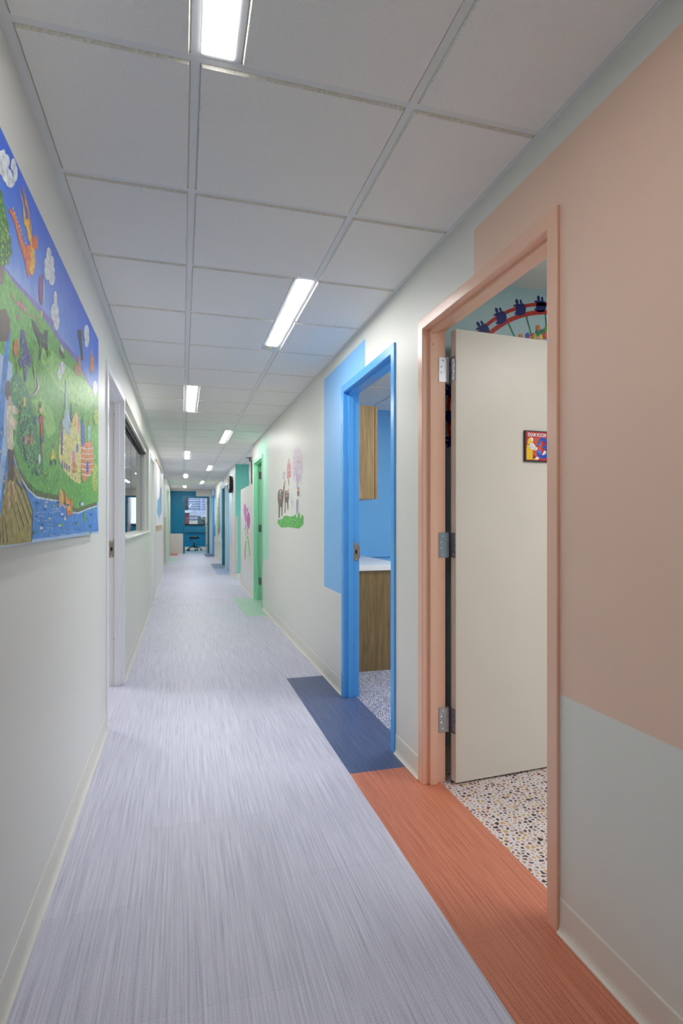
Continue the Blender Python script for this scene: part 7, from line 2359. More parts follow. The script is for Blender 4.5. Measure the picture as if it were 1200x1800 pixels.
('blossom_deep',5376,1822,5357,1814,5376,1807,5394,1818),
('blossom',5629,1738,5612,1731,5629,1725,5645,1734),
('blossom',5372,1784,5359,1779,5372,1774,5384,1782),
('blossom_deep',5483,1700,5464,1693,5483,1685,5502,1696),
('blossom_deep',5485,1847,5462,1838,5485,1830,5508,1843),
('blossom',5475,1757,5453,1748,5475,1739,5498,1753),
('blossom_deep',5510,1650,5491,1643,5510,1635,5530,1646),
('blossom_pale',5610,1759,5592,1752,5610,1745,5629,1755),
('blossom',5322,1906,5307,1900,5322,1894,5338,1903),
('blossom_pale',5526,1894,5505,1886,5526,1878,5548,1890),
('blossom',5214,1871,5202,1866,5214,1861,5226,1869),
('blossom',5488,1842,5471,1836,5488,1829,5506,1839),
('blossom',5529,1658,5510,1651,5529,1643,5549,1653),
('blossom_pale',5316,1858,5303,1853,5316,1848,5328,1856),
('blossom',5378,1684,5356,1676,5378,1667,5399,1679),
('blossom',5390,1691,5369,1683,5390,1674,5411,1686),
('blossom_pale',5289,1910,5268,1901,5289,1893,5310,1906),
('blossom_deep',5565,1815,5547,1808,5565,1801,5584,1811),
('blossom_deep',5250,1792,5232,1784,5250,1777,5268,1788),
('blossom',5487,1754,5472,1748,5487,1742,5503,1751),
('blossom_pale',5319,1890,5306,1884,5319,1879,5332,1887),
('blossom_pale',5348,1857,5330,1850,5348,1843,5366,1854),
('blossom',5224,1843,5207,1837,5224,1830,5240,1840),
('blossom_pale',5322,1677,5308,1672,5322,1666,5336,1674),
('blossom',5500,1657,5483,1651,5500,1644,5517,1654),
('blossom_deep',5627,1779,5609,1772,5627,1766,5645,1776),
('blossom_pale',5341,1838,5323,1830,5341,1823,5359,1834),
('blossom',5406,1611,5392,1606,5406,1600,5419,1608),
('blossom',5127,1751,5111,1744,5127,1738,5143,1748),
('blossom',5609,1694,5587,1686,5609,1677,5631,1689),
('blossom',5367,1723,5353,1718,5367,1712,5381,1720),
('blossom_pale',5398,1742,5385,1737,5398,1732,5411,1740),
('blossom',5243,1848,5223,1840,5243,1831,5264,1844),
('blossom',5229,1870,5209,1861,5229,1853,5250,1866),
('blossom_deep',5375,1611,5356,1605,5375,1596,5394,1607),
('blossom',5457,1699,5437,1691,5457,1683,5477,1695),
('blossom',5237,1726,5222,1720,5237,1714,5252,1723),
('blossom_deep',5335,1797,5316,1789,5335,1781,5356,1793),
('bark_grey',5399,1835,5422,1708,5384,1636,5403,1558,5368,1555,5367,1635,5410,1707,5392,1835),
('bark_grey',5354,1613,5269,1637,5176,1668,5180,1669,5277,1638,5367,1615),
('bark_grey',5383,1636,5467,1712,5522,1757,5527,1758,5477,1713,5398,1636),
('bark_grey',5469,1557,5548,1572,5553,1571,5475,1556),
('bark_grey',5416,1439,5331,1436,5326,1293,5361,1289,5376,1388,5396,1294,5431,1295),
('mural_blue',5376,1553,5282,1552,5285,1541,5378,1542),
('mural_orange',5376,1542,5282,1541,5285,1530,5378,1531),
('mural_yellow',5376,1531,5282,1530,5285,1520,5378,1521),
('mural_orange',5376,1520,5282,1519,5285,1509,5378,1510),
('mural_navy',5376,1510,5282,1509,5285,1498,5378,1499),
('mural_red',5376,1499,5282,1498,5285,1487,5378,1488),
('mural_blue',5376,1488,5282,1487,5285,1477,5378,1477),
('mural_green',5376,1477,5282,1477,5285,1466,5378,1466),
('mural_white',5223,1547,5218,1273,5194,1273,5199,1546),
('mural_white',5493,1669,5498,1614,5457,1611,5452,1666),
('mural_grey',5685,1522,5657,1432,5635,1292,5627,1292,5649,1432,5677,1522),
('alpaca',5653,1424,5658,1419,5670,1417,5681,1419,5686,1426,5681,1431,5670,1433,5658,1430),
('mural_white',5540,1393,5547,1372,5566,1359,5589,1360,5608,1373,5615,1395,5608,1416,5589,1428,5566,1427,5547,1414),
]
TULIP_MURAL = [
('tulip',10273,1535,10176,1543,10051,1521,9943,1475,9838,1395,9803,1302,9894,1194,10015,1198,10198,1289,10334,1403),
('tulip_deep',9769,1459,9633,1445,9620,1407,9735,1382,9838,1395),
('tulip_deep',9580,1383,9437,1351,9342,1291,9310,1240,9361,1166,9450,1114,9567,1088,9701,1103,9803,1187,9803,1287,9701,1362),
('tulip_pale',10088,1447,10015,1414,9943,1350,9873,1287,10051,1304,10124,1384),
('tulip_stem',10051,1178,9943,1172,9979,1096,10088,1089),
('tulip',9852,1101,9728,1095,9620,1006,9728,996),
('mural_stalk',10228,1091,10051,1101,9859,962,9936,951,10080,1067,10198,1073),
('mural_stalk',9838,939,9667,975,9469,853,9279,649,9373,630,9667,914,9824,926),
('mural_stalk',10015,880,9866,883,9951,749,10066,546,10213,533,10139,700),
]
LEAF_MURAL = [
('mural_green_dark',17624,2103,18082,1964,18320,1791,18381,1519,18534,1244,18472,1061,18320,934,18141,829,18023,742,17936,744,17680,839,17134,953,16874,1075,16925,1243,17029,1497,17134,1755,17241,1930,17457,2095),
('mural_purple',17654,1777,17487,1756,17556,1711,17795,1753),
('mural_red',17742,941,17574,928,17643,880,17885,911),
('mural_green_light',17948,2001,17776,1978,17847,1933,18094,1979),
('mural_green_light',18029,1762,17856,1740,17928,1694,18177,1737),
('mural_orange',17613,1404,17448,1386,17516,1340,17754,1377),
('mural_yellow',18256,1285,18078,1269,18152,1220,18407,1257),
('mural_green',17643,1002,17477,988,17546,940,17784,972),
('mural_blue',17469,2042,17306,2019,17374,1976,17608,2021),
('mural_purple',17515,1137,17351,1123,17419,1075,17654,1109),
('mural_purple',17148,1113,16991,1099,17056,1052,17282,1085),
('mural_orange',17386,1484,17224,1466,17291,1421,17523,1458),
('mural_orange',17027,1192,16871,1177,16936,1132,17158,1165),
('mural_blue',17549,1174,17384,1159,17453,1112,17689,1146),
('mural_yellow',18235,981,18057,967,18131,917,18386,949),
('mural_green_light',18026,1466,17852,1447,17924,1400,18173,1439),
('mural_orange',17101,1115,16945,1100,17010,1054,17234,1086),
('mural_purple',17845,1448,17675,1430,17745,1383,17989,1421),
('mural_blue',17819,1414,17649,1397,17719,1350,17963,1387),
('mural_teal',17480,960,17317,947,17384,899,17619,930),
('mural_green',16994,1024,16840,1010,16904,964,17126,995),
('mural_purple',17371,1214,17210,1199,17277,1152,17508,1186),
('mural_red',17521,885,17356,873,17424,825,17660,855),
('mural_green',17522,1936,17358,1914,17426,1870,17661,1914),
('mural_purple',17538,1048,17374,1034,17442,986,17678,1018),
('mural_green',17677,1917,17510,1895,17579,1851,17819,1894),
('mural_yellow',18112,842,17937,830,18010,780,18261,810),
('mural_green',18156,1574,17980,1555,18053,1507,18306,1548),
('mural_teal',17797,1547,17627,1528,17698,1481,17940,1521),
('mural_teal',17541,2010,17376,1987,17444,1943,17680,1988),
('mural_red',17579,1603,17414,1584,17483,1538,17719,1578),
('mural_red',17070,994,16914,980,16979,934,17203,964),
('mural_yellow',18264,1798,18086,1776,18159,1730,18415,1774),
('mural_teal',17560,1971,17395,1948,17463,1904,17700,1949),
('mural_purple',17375,907,17213,895,17280,847,17512,877),
('mural_yellow',18232,1322,18055,1304,18128,1256,18383,1293),
('mural_green',17962,858,17790,845,17861,796,18108,826),
('mural_orange',17493,893,17330,881,17397,833,17632,862),
('mural_orange',17226,1597,17067,1578,17133,1534,17361,1572),
('mural_red',17543,1277,17378,1261,17446,1214,17682,1249),
('mural_teal',17261,1928,17101,1906,17167,1862,17396,1905),
('mural_green',17780,1447,17611,1429,17681,1383,17924,1421),
('mural_orange',17003,1190,16848,1176,16913,1130,17134,1163),
('mural_red',17841,863,17671,850,17742,801,17986,831),
('mural_red',17339,1645,17178,1626,17245,1581,17476,1621),
('mural_red',17853,1687,17682,1667,17753,1621,17997,1662),
('mural_green',18404,1295,18223,1278,18298,1229,18557,1266),
('mural_purple',17440,1493,17277,1475,17344,1429,17577,1467),
('mural_green_light',18034,1323,17861,1306,17933,1258,18182,1294),
('mural_yellow',17775,2048,17606,2024,17676,1980,17918,2026),
('mural_green_light',18016,878,17843,865,17915,815,18163,846),
('mural_blue',17577,1700,17411,1680,17480,1635,17717,1676),
('mural_green',17934,1628,17763,1608,17834,1562,18080,1602),
('mural_green_light',18013,1028,17839,1013,17911,964,18160,997),
('mural_red',17390,1930,17229,1908,17296,1864,17528,1908),
('mural_yellow',18300,1229,18121,1212,18195,1163,18452,1199),
('mural_green',18065,1266,17891,1250,17963,1202,18213,1238),
('mural_green',17754,1842,17586,1821,17655,1776,17897,1819),
('mural_purple',17566,1947,17401,1924,17470,1880,17706,1924),
('mural_yellow',18146,1240,17970,1223,18043,1175,18295,1211),
('mural_blue',17458,1963,17295,1941,17363,1897,17596,1941),
('mural_blue',17751,980,17583,966,17652,918,17894,949),
('mural_yellow',18425,1096,18244,1081,18319,1031,18578,1065),
('mural_red',17291,1673,17131,1653,17197,1609,17426,1648),
('mural_yellow',17918,1853,17746,1831,17817,1786,18063,1829),
('mural_yellow',17891,1076,17720,1061,17791,1013,18036,1046),
('mural_teal',17660,1551,17493,1533,17562,1487,17801,1526),
('mural_green_light',17891,1743,17720,1722,17791,1676,18036,1718),
('mural_teal',17618,1711,17452,1691,17521,1646,17759,1687),
('mural_yellow',18120,930,17945,916,18018,867,18269,898),
('mural_red',17235,1476,17076,1459,17142,1413,17370,1451),
('mural_green',17914,850,17743,838,17814,788,18060,818),
('mural_teal',17425,1789,17263,1768,17330,1724,17563,1765),
('mural_purple',17273,1144,17114,1130,17180,1083,17409,1116),
('mural_teal',17136,1395,16979,1379,17044,1333,17270,1369),
('mural_purple',17564,1982,17399,1959,17468,1915,17704,1960),
('mural_yellow',17889,1931,17718,1909,17789,1863,18034,1908),
('mural_blue',17465,961,17302,948,17370,900,17604,931),
('mural_red',17206,973,17048,960,17113,913,17341,943),
('mural_teal',17618,2007,17452,1984,17521,1940,17759,1985),
('mural_yellow',17885,1866,17714,1844,17785,1799,18030,1843),
('mural_red',17808,1425,17639,1408,17709,1361,17952,1398),
('mural_green_light',17990,1943,17817,1920,17889,1875,18137,1920),
('mural_yellow',18367,1065,18187,1050,18261,1001,18519,1034),
('mural_teal',17653,1827,17486,1806,17555,1761,17794,1803),
('mural_green',17893,1932,17722,1910,17793,1865,18038,1909),
('mural_teal',17388,940,17226,927,17293,879,17525,910),
('mural_red',17737,935,17569,922,17638,874,17879,905),
('mural_green',18323,1000,18144,986,18218,936,18475,969),
('mural_red',17568,1762,17403,1741,17471,1696,17708,1738),
('mural_teal',17720,1550,17552,1532,17622,1485,17862,1525),
('mural_teal',17096,1066,16940,1053,17005,1006,17229,1038),
('mural_yellow',18008,1927,17835,1904,17907,1859,18155,1904),
('mural_yellow',18350,1485,18170,1467,18244,1418,18502,1458),
('mural_blue',17698,1436,17530,1418,17600,1372,17840,1409),
('mural_green',17885,1688,17714,1668,17784,1622,18030,1663),
('mural_green',17946,1596,17774,1577,17845,1530,18092,1570),
('mural_yellow',17871,1842,17700,1820,17771,1775,18015,1818),
('mural_green_light',18124,1931,17949,1908,18021,1862,18273,1907),
('mural_teal',17539,1092,17375,1078,17443,1030,17679,1063),
('mural_teal',17557,1608,17392,1589,17461,1544,17697,1583),
('mural_teal',17489,1402,17325,1385,17393,1339,17628,1375),
('mural_purple',17797,1304,17628,1287,17698,1240,17940,1276),
('mural_purple',17296,1296,17136,1280,17202,1234,17432,1269),
('mural_orange',17431,1548,17269,1530,17336,1484,17569,1523),
('mural_green',17696,2049,17528,2026,17598,1982,17838,2028),
('mural_green_light',18399,1214,18218,1198,18293,1148,18552,1184),
('mural_yellow',18132,1809,17956,1787,18029,1741,18281,1784),
('mural_red',17886,913,17715,901,17786,851,18031,882),
('mural_green_light',18035,1094,17861,1079,17933,1030,18182,1064),
('mural_green',17008,1220,16854,1205,16918,1159,17140,1193),
('mural_teal',17096,1254,16940,1238,17004,1193,17229,1227),
('mural_green',18209,1618,18032,1598,18105,1551,18359,1592),
('mural_yellow',18292,1381,18114,1364,18188,1315,18444,1353),
('mural_green_light',18050,1493,17876,1474,17948,1427,18197,1466),
('mural_yellow',17829,2023,17659,1999,17729,1955,17973,2001),
('mural_teal',17893,1259,17722,1243,17792,1195,18038,1231),
('mural_teal',17437,2031,17274,2008,17342,1964,17575,2009),
('mural_green_light',17761,2043,17592,2020,17662,1975,17904,2021),
('mural_red',16997,1048,16842,1034,16906,988,17128,1019),
('mural_yellow',18220,1716,18043,1695,18116,1649,18370,1691),
('mural_red',17443,1930,17281,1908,17348,1864,17581,1907),
('mural_yellow',17730,1998,17562,1975,17632,1930,17872,1975),
('mural_yellow',18053,1047,17879,1033,17951,984,18201,1017),
('mural_green',17764,1275,17596,1259,17666,1212,17908,1247),
('mural_purple',17833,1142,17663,1127,17733,1079,17977,1112),
('mural_red',17046,1328,16891,1312,16955,1267,17178,1302),
('mural_yellow',18252,1566,18074,1547,18148,1499,18403,1540),
('mural_green',17905,868,17733,855,17804,806,18050,836),
('mural_red',17893,875,17722,863,17793,813,18038,844),
('mural_red',17387,1141,17225,1126,17292,1079,17524,1112),
('mural_green_light',18257,1226,18079,1210,18153,1161,18408,1197),
('mural_yellow',18147,958,17971,945,18044,895,18296,927),
('mural_green',17705,1458,17538,1440,17607,1393,17847,1431),
('mural_green',17765,1435,17596,1417,17666,1370,17908,1408),
('mural_yellow',18198,1007,18022,993,18095,944,18348,977),
('mural_blue',17655,1889,17488,1867,17557,1823,17796,1866),
('mural_teal',17609,1023,17443,1009,17512,961,17749,993),
('mural_orange',17453,1700,17290,1680,17357,1635,17591,1676),
('mural_purple',17561,1337,17397,1320,17465,1273,17701,1309),
('mural_green',17942,971,17770,958,17841,909,18088,941),
('mural_blue',17844,1482,17674,1464,17744,1417,17988,1456),
('mural_green_light',18083,1372,17908,1354,17981,1307,18231,1344),
('mural_green_light',18241,1114,18064,1098,18137,1049,18392,1083),
('mural_yellow',18166,1206,17990,1190,18063,1141,18316,1177),
('mural_teal',17382,1474,17220,1456,17287,1410,17519,1448),
('mural_teal',17531,906,17367,893,17435,845,17671,875),
('mural_yellow',18056,1501,17882,1482,17954,1435,18204,1474),
('mural_teal',17265,1271,17105,1255,17172,1209,17400,1244),
('mural_blue',17527,892,17363,880,17431,832,17667,862),
('mural_blue',17343,979,17182,966,17249,918,17480,949),
('mural_teal',17473,1833,17310,1812,17378,1768,17612,1810),
('mural_blue',17379,2012,17218,1990,17285,1946,17516,1990),
('mural_green_light',17936,1002,17764,988,17835,939,18082,971),
('mural_teal',17410,1948,17248,1926,17315,1882,17547,1925),
('mural_purple',17381,1945,17220,1922,17287,1879,17518,1922),
('mural_green',17620,2024,17454,2001,17523,1956,17761,2002),
('mural_green',18520,1239,18337,1223,18413,1173,18675,1210),
('mural_teal',17848,1667,17678,1647,17748,1600,17992,1641),
('mural_orange',17601,1809,17436,1788,17504,1743,17742,1786),
('mural_teal',17631,1588,17465,1569,17534,1523,17772,1563),
('mural_green_light',18260,975,18082,961,18155,911,18411,943),
('mural_purple',17325,1918,17165,1897,17231,1853,17462,1896),
('mural_purple',17292,1936,17132,1914,17199,1870,17428,1913),
('mural_orange',17905,1235,17733,1219,17804,1171,18050,1206),
('mural_green',17488,1702,17324,1682,17392,1637,17627,1677),
('mural_teal',17485,911,17321,898,17389,850,17623,880),
('mural_green',16952,1145,16798,1131,16862,1085,17083,1117),
('mural_green',17649,1373,17482,1356,17551,1309,17790,1346),
('mural_green',17890,1465,17719,1447,17790,1400,18035,1438),
('mural_green',17426,1701,17264,1681,17331,1637,17564,1677),
('mural_green',17534,1842,17369,1820,17438,1776,17673,1818),
('mural_green',17796,1891,17627,1869,17697,1824,17939,1868),
('mural_yellow',18224,1520,18046,1501,18120,1453,18374,1493),
('mural_green',17560,938,17395,925,17464,877,17700,908),
('mural_green',17606,1334,17440,1318,17509,1271,17746,1307),
('mural_teal',17704,1841,17537,1820,17606,1775,17846,1818),
('mural_yellow',18134,1869,17959,1847,18032,1801,18283,1846),
('mural_green',17592,1142,17427,1127,17495,1079,17733,1113),
('mural_green',18224,1599,18046,1579,18120,1532,18374,1573),
('mural_teal',17220,1589,17061,1570,17127,1526,17355,1564),
('mural_green',18001,1486,17828,1467,17900,1420,18148,1459),
('mural_orange',17101,1000,16944,987,17009,940,17233,971),
('mural_purple',17300,1400,17139,1383,17206,1337,17435,1373),
('mural_blue',17015,1449,16860,1431,16924,1387,17146,1423),
('mural_yellow',18200,1752,18023,1731,18097,1685,18350,1727),
('mural_teal',17101,1371,16944,1354,17009,1309,17233,1344),
('mural_green_light',18015,1855,17842,1833,17914,1787,18163,1831),
('mural_green',17870,1245,17699,1229,17770,1182,18014,1217),
('mural_teal',17565,1908,17400,1886,17469,1842,17705,1885),
('mural_yellow',18096,1588,17921,1569,17994,1522,18244,1562),
('mural_green',18140,1374,17964,1357,18037,1309,18289,1346),
('mural_green_light',17960,1622,17788,1602,17860,1555,18107,1596),
('mural_orange',17134,980,16977,967,17042,921,17267,951),
('mural_purple',17208,1670,17049,1650,17115,1606,17342,1645),
('mural_green',16977,1288,16822,1272,16886,1227,17107,1261),
('mural_green',17067,1201,16911,1186,16976,1140,17199,1173),
('mural_green',17542,1472,17378,1455,17446,1409,17682,1446),
('mural_yellow',18325,1292,18146,1275,18220,1226,18477,1263),
('mural_orange',17649,1464,17482,1446,17551,1400,17790,1438),
('mural_blue',17391,1816,17229,1795,17296,1751,17528,1793),
]
MAP_SHAPES = [
('map_blue',11808,1894,12446,1951,12502,1762,12446,1499,12119,1374,11514,1329,11055,1254,10797,1323,10432,1387,10354,1586,10881,1648,11326,1675,11514,1775),
('map_blue_dark',12502,1621,12446,1418,12119,1355,12280,1495),
('map_blue_dark',10354,1452,10471,1362,10713,1322,10315,1352,10239,1400),
]

def painted(name, shapes, x, sx, step=0.00004, base=0.0006):
    """flat paint shapes lying on the wall plane x, later strokes over earlier ones"""
    mb = MB(); k = 0
    for cn, pts in shapes:
        h = x + sx * (base + step * k); k += 1
        # skip repeated points
        q = [p for i, p in enumerate(pts) if i == 0 or (abs(p[0] - pts[i - 1][0]) + abs(p[1] - pts[i - 1][1])) > 1e-5]
        if len(q) > 2 and abs(q[0][0] - q[-1][0]) + abs(q[0][1] - q[-1][1]) < 1e-5: q.pop()
        if len(q) < 3: continue
        mb.face([(h, a, b) for a, b in q], 'paint_' + cn)
    me = mb
    o = me.build(name, recalc=False)
    bm = bmesh.new(); bm.from_mesh(o.data); bmesh.ops.triangulate(bm, faces=[f for f in bm.faces if len(f.verts) > 4], ngon_method='EAR_CLIP')
    for f in bm.faces:
        if f.normal.x * sx < 0: f.normal_flip()
    bm.to_mesh(o.data); bm.free(); return o

pt = empty('painting', (XL, 1.97, 1.17))
mb = MB(); mb.box(XL + 0.004, XL + 0.0345, 1.0, 2.937, 1.166, 2.106, 'canvas_side'); mb.mats.append('sky_paint')
cv = mb.build('canvas', pt)
for p in cv.data.polygons:
    if abs(p.normal.x) > .9 and p.center.x > XL + .03: p.material_index = 1
ps = painted('painted_scene', decode(PAINTING, 0.0005), XL + 0.0346, 1, 0.0000015, 0.0)
ps.parent = cv
tag(pt, 'large bright canvas of a dragon, river and storybook village on the left wall', 'painting')
o = painted('wall_mural', decode(ALPACA_MURAL, 0.001), XR, -1, 0.000003, 0.0006); tag(o, 'painted mural of alpacas, a barn and a pink blossom tree on green grass', 'mural')
o = painted('wall_mural', decode(TULIP_MURAL, 0.001), XR, -1, 0.0001, 0.0006); tag(o, 'painted pink tulip with green stems on the half-height wall', 'mural')
o = painted('wall_mural', decode(LEAF_MURAL, 0.001), XR, -1, 0.00001, 0.0006); tag(o, 'tall multicoloured leafy mural on the right wall past the teal door', 'mural')

pm = empty('wall_map', (XL, 11.2, 1.1))
mb = MB(); mb.box(XL + 0.001, XL + 0.004, 10.0, 12.5, 1.09, 2.28, 'paper'); sh = mb.build('sheet', pm)
mp_ = painted('blue_shape', decode(MAP_SHAPES, 0.001), XL + 0.004, 1, 0.0004, 0.0004); mp_.parent = sh
for z in (2.262, 1.128, 1.082):
    mb = MB(); mb.box(XL + 0.003, XL + 0.016, 9.97, 12.53, z - .017, z + .017, 'rod'); mb.build('wooden_rail', pm, bevel=0.003)
tag(pm, 'large pale wall chart with a blue shape between tan rails on the left wall', 'wall chart')

# ferris wheel mural in the exam room, on the wall behind the open leaf
def ferris():
    yw = 2.53; C = (1.881, 1.756)
    mb = MB(); cnt = [0]
    def put(pts, m):
        cnt[0] += 1; h = yw - 0.0006 - 0.00002 * cnt[0]
        mb.face([(a, h, b) for a, b in pts], 'paint_' + m)
    def ring(r0, r1, m, n=90):
        for k in range(n):
            a0, a1 = 2 * math.pi * k / n, 2 * math.pi * (k + 1) / n
            put([(C[0] + r * math.cos(a), C[1] + r * math.sin(a)) for r, a in ((r0, a0), (r1, a0), (r1, a1), (r0, a1))], m); cnt[0] -= 1
    rays = [95.0 + i * 12 for i in range(30)]
    for i, dg in enumerate(rays):
        a = math.radians(dg); ca, sa = math.cos(a), math.sin(a); w_ = 0.0045
        put([(C[0] + .1 * ca + w_ * sa, C[1] + .1 * sa - w_ * ca), (C[0] + .57 * ca + w_ * sa, C[1] + .57 * sa - w_ * ca), (C[0] + .57 * ca - w_ * sa, C[1] + .57 * sa + w_ * ca), (C[0] + .1 * ca - w_ * sa, C[1] + .1 * sa + w_ * ca)], 'wheel_green' if i % 2 else 'wheel_green')
    ring(0.555, 0.578, 'wheel_red'); ring(0.600, 0.618, 'wheel_red')
    def ell(cx, cz, rx, rz, n=12): return [(cx + rx * math.cos(2 * math.pi * i / n), cz + rx * 0 + rz * math.sin(2 * math.pi * i / n)) for i in range(n)]
    for i in range(30):
        a = math.radians(97.5 + i * 12); cx, cz = C[0] + .600 * math.cos(a), C[1] + .600 * math.sin(a)
        tilt = a - math.pi / 2
        def tr(p): p = (p[0] * .86, p[1] * .86); return (cx + p[0] * math.cos(tilt * .75) - p[1] * math.sin(tilt * .75), cz + p[0] * math.sin(tilt * .75) + p[1] * math.cos(tilt * .75))
        put([tr(p) for p in [(-.042, -.028), (-.048, -.012), (-.036, -.020), (-.026, .018), (-.040, .022), (-.040, .030), (-.020, .032), (.030, .030), (.038, .020), (.040, -.008), (.026, -.034), (-.010, -.040), (-.030, -.034)]], 'wheel_navy')
        put([tr(p) for p in ell(-.010, .046, .010, .017)], 'wheel_navy'); put([tr(p) for p in ell(.016, .042, .008, .014)], 'wheel_navy')
    # balloons in the middle
    rnd = random.Random(11)
    cols = ['flame', 'blue', 'balloon_red', 'wheel_green', 'yellow', 'leaf', 'leaf_yellow', 'coral', 'purple', 'grass_bright']
    for k in range(46):
        r = .26 * math.sqrt(rnd.random()); a = rnd.uniform(0, 6.28); cx, cz = 1.95 + r * 1.0 * math.cos(a), 2.02 + r * .85 * math.sin(a)
        if (cx < 1.8 and cz > 2.19): continue
        put(ell(cx, cz, .017, .022, 14), rnd.choice(cols))
    for cx, cz, cn in [(1.684, 2.176, 'flame'), (1.724, 2.186, 'blue'), (1.755, 2.187, 'balloon_red'), (1.787, 2.232, 'flame'), (1.784, 2.206, 'wheel_green'), (1.811, 2.212, 'wheel_green'), (1.835, 2.230, 'leaf'), (1.742, 2.172, 'coral'),
                       (1.770, 2.185, 'leaf_yellow'), (1.803, 2.186, 'yellow'), (1.824, 2.196, 'balloon_red'), (1.786, 2.170, 'pink'), (1.84, 2.20, 'flame')]:
        put(ell(cx, cz, .0125, .017, 14), cn)
    o = mb.build('wall_mural', recalc=False)
    bm = bmesh.new(); bm.from_mesh(o.data); bmesh.ops.triangulate(bm, faces=[f for f in bm.faces if len(f.verts) > 4], ngon_method='EAR_CLIP')
    for f in bm.faces:
        if f.normal.y > 0: f.normal_flip()
    bm.to_mesh(o.data); bm.free()
    tag(o, 'red and navy ferris wheel mural with balloons behind the open cream door', 'mural')
ferris()

# ------------------------------------------------------------------ blue room: cabinets and counter
t = empty('wall_cabinet', (XRB, 4.25, 1.404))
x0, x1, ya, yb, z0, z1 = XRB + .002, 1.487, 4.25, 5.16, 1.404, 2.149
m = MB(); m.box(x0, x1, ya, yb, z0, z1, 'oak'); m.build('body', t, bevel=0.001)
for k in range(2):
    a = ya + 0.001 + k * (yb - ya) / 2; m = MB(); m.box(x1 + .0045, x1 + .026, a, a + (yb - ya) / 2 - .003, z0, z1 - .003, 'oak'); dd = m.build('door', t, bevel=0.001)
    m = MB(); hy = a + ((yb - ya) / 2 - .05 if k == 0 else .05); m.cyl((x1 + .05, hy, z0 + .06), (x1 + .05, hy, z0 + .18), .005, .005, 'steel', 12)
    for hz in (.07, .17): m.cyl((x1 + .026, hy, z0 + hz), (x1 + .05, hy, z0 + hz), .004, .004, 'steel', 10)
    m.build('handle', dd)
tag(t, 'tall oak wall cabinet hanging in the blue room, its side towards the corridor', 'wall cabinet')
t = empty('under_cabinet_light', (1.3, 4.5, 1.404)); m = MB(); m.box(1.20, 1.30, 4.32, 4.60, 1.383, 1.4035, 'steel_dark'); m.build('housing', t, bevel=0.001)
m = MB(); m.box(1.3005, 1.335, 4.32, 4.60, 1.385, 1.4035, 'white_plastic'); m.build('cover', t, bevel=0.001)
tag(t, 'slim dark and white strip fitting under the oak wall cabinet', 'light fitting')
t = empty('base_cabinet', (XRB, 4.33, 0)); m = MB(); m.box(XRB + .002, 1.79, 4.325, 5.735, 0.0, 0.82, 'oak_dark'); m.build('body', t, bevel=0.001)
for k in range(3):
    a = 4.33 + k * .468; m = MB(); m.box(1.7945, 1.812, a, a + .462, .10, .815, 'oak_dark'); dd = m.build('door', t, bevel=0.001)
    m = MB(); m.cyl((1.835, a + .41, .62), (1.835, a + .41, .74), .005, .005, 'steel', 12); m.cyl((1.812, a + .41, .63), (1.835, a + .41, .63), .004, .004, 'steel', 8); m.cyl((1.812, a + .41, .73), (1.835, a + .41, .73), .004, .004, 'steel', 8); m.build('handle', dd)
tag(t, 'oak base cabinet in the blue room, its plain end panel towards the doorway', 'base cabinet')
m = MB(); m.box(XRB + .001, 1.834, 4.31, 5.737, 0.8205, 0.859, 'counter'); o = m.build('countertop', bevel=0.002)
tag(o, 'white countertop on the oak base cabinet in the blue room', 'countertop')

# ------------------------------------------------------------------ wall clock
t = empty('wall_clock', (XR, 12.75, 2.045)); cy, cz = 12.72, 2.045
m = MB(); m.lathe((XR, cy, cz), [(0.0, -.003), (.17, -.003), (.190, -.010), (.196, -.05), (.192, -.078), (.180, -.088), (.158, -.076)], 'black_gloss', 40, 'x'); m.build('rim', t, smooth=True)
m = MB(); m.lathe((XR, cy, cz), [(0.160, -.0745), (0.0, -.0745)], 'sign_white', 40, 'x'); fc = m.build('face', t)
for k in range(12):
    m = MB(); a = math.radians(k * 30); m.prism([(cy + .138 * math.sin(a) + s1 * .004, cz + .150 * math.cos(a) + s2 * .008) for s1, s2 in ((-1, -1), (1, -1), (1, 1), (-1, 1))], XR - .0754, XR - .0748, 'black'); m.build('hour_mark', fc)
for a, l, w_ in ((math.radians(300), .09, .006), (math.radians(48), .135, .004)):
    m = MB(); s_, c_ = math.sin(a), math.cos(a); m.prism([(cy - c_ * w_, cz + s_ * w_), (cy + c_ * w_, cz - s_ * w_), (cy + s_ * l, cz + c_ * l)], XR - .0775, XR - .0765, 'black'); m.build('hand', t)
m = MB(); m.cyl((XR - .075, cy, cz), (XR - .080, cy, cz), .008, .008, 'chrome', 12); m.build('hub', t)
tag(t, 'round black wall clock seen edge-on above the pale blue paint patch', 'clock')

# ------------------------------------------------------------------ alcove: pale upright, dark screen and ceiling bracket
m = MB(); m.box(1.407, 1.46, 11.93, 12.016, 0, CEIL, 'wall_beige'); struct(m.build('trim_4'))
t = empty('ceiling_bracket', (1.24, 10.7, CEIL))
m = MB(); m.box(1.17, 1.31, 10.64, 10.76, CEIL - .014, CEIL - .0085, 'steel_dark'); m.build('mounting_plate', t, bevel=.001)
m = MB(); m.cyl((1.24, 10.7, CEIL - .014), (1.24, 10.7, CEIL - .08), .022, .016, 'steel_dark', 16); m.build('socket', t)
m = MB(); m.cyl((1.24, 10.7, CEIL - .05), (1.44, 10.85, CEIL - .12), .014, .014, 'steel_dark', 12); m.build('arm', t)
tag(t, 'small dark metal bracket on the alcove ceiling above the half-height wall', 'bracket')
t = empty('hanging_panel', (1.33, 11.27, 1.7))
m = MB(); m.box(1.318, 1.352, 11.14, 11.40, 1.50, 2.36, 'black'); m.build('panel', t, bevel=.004)
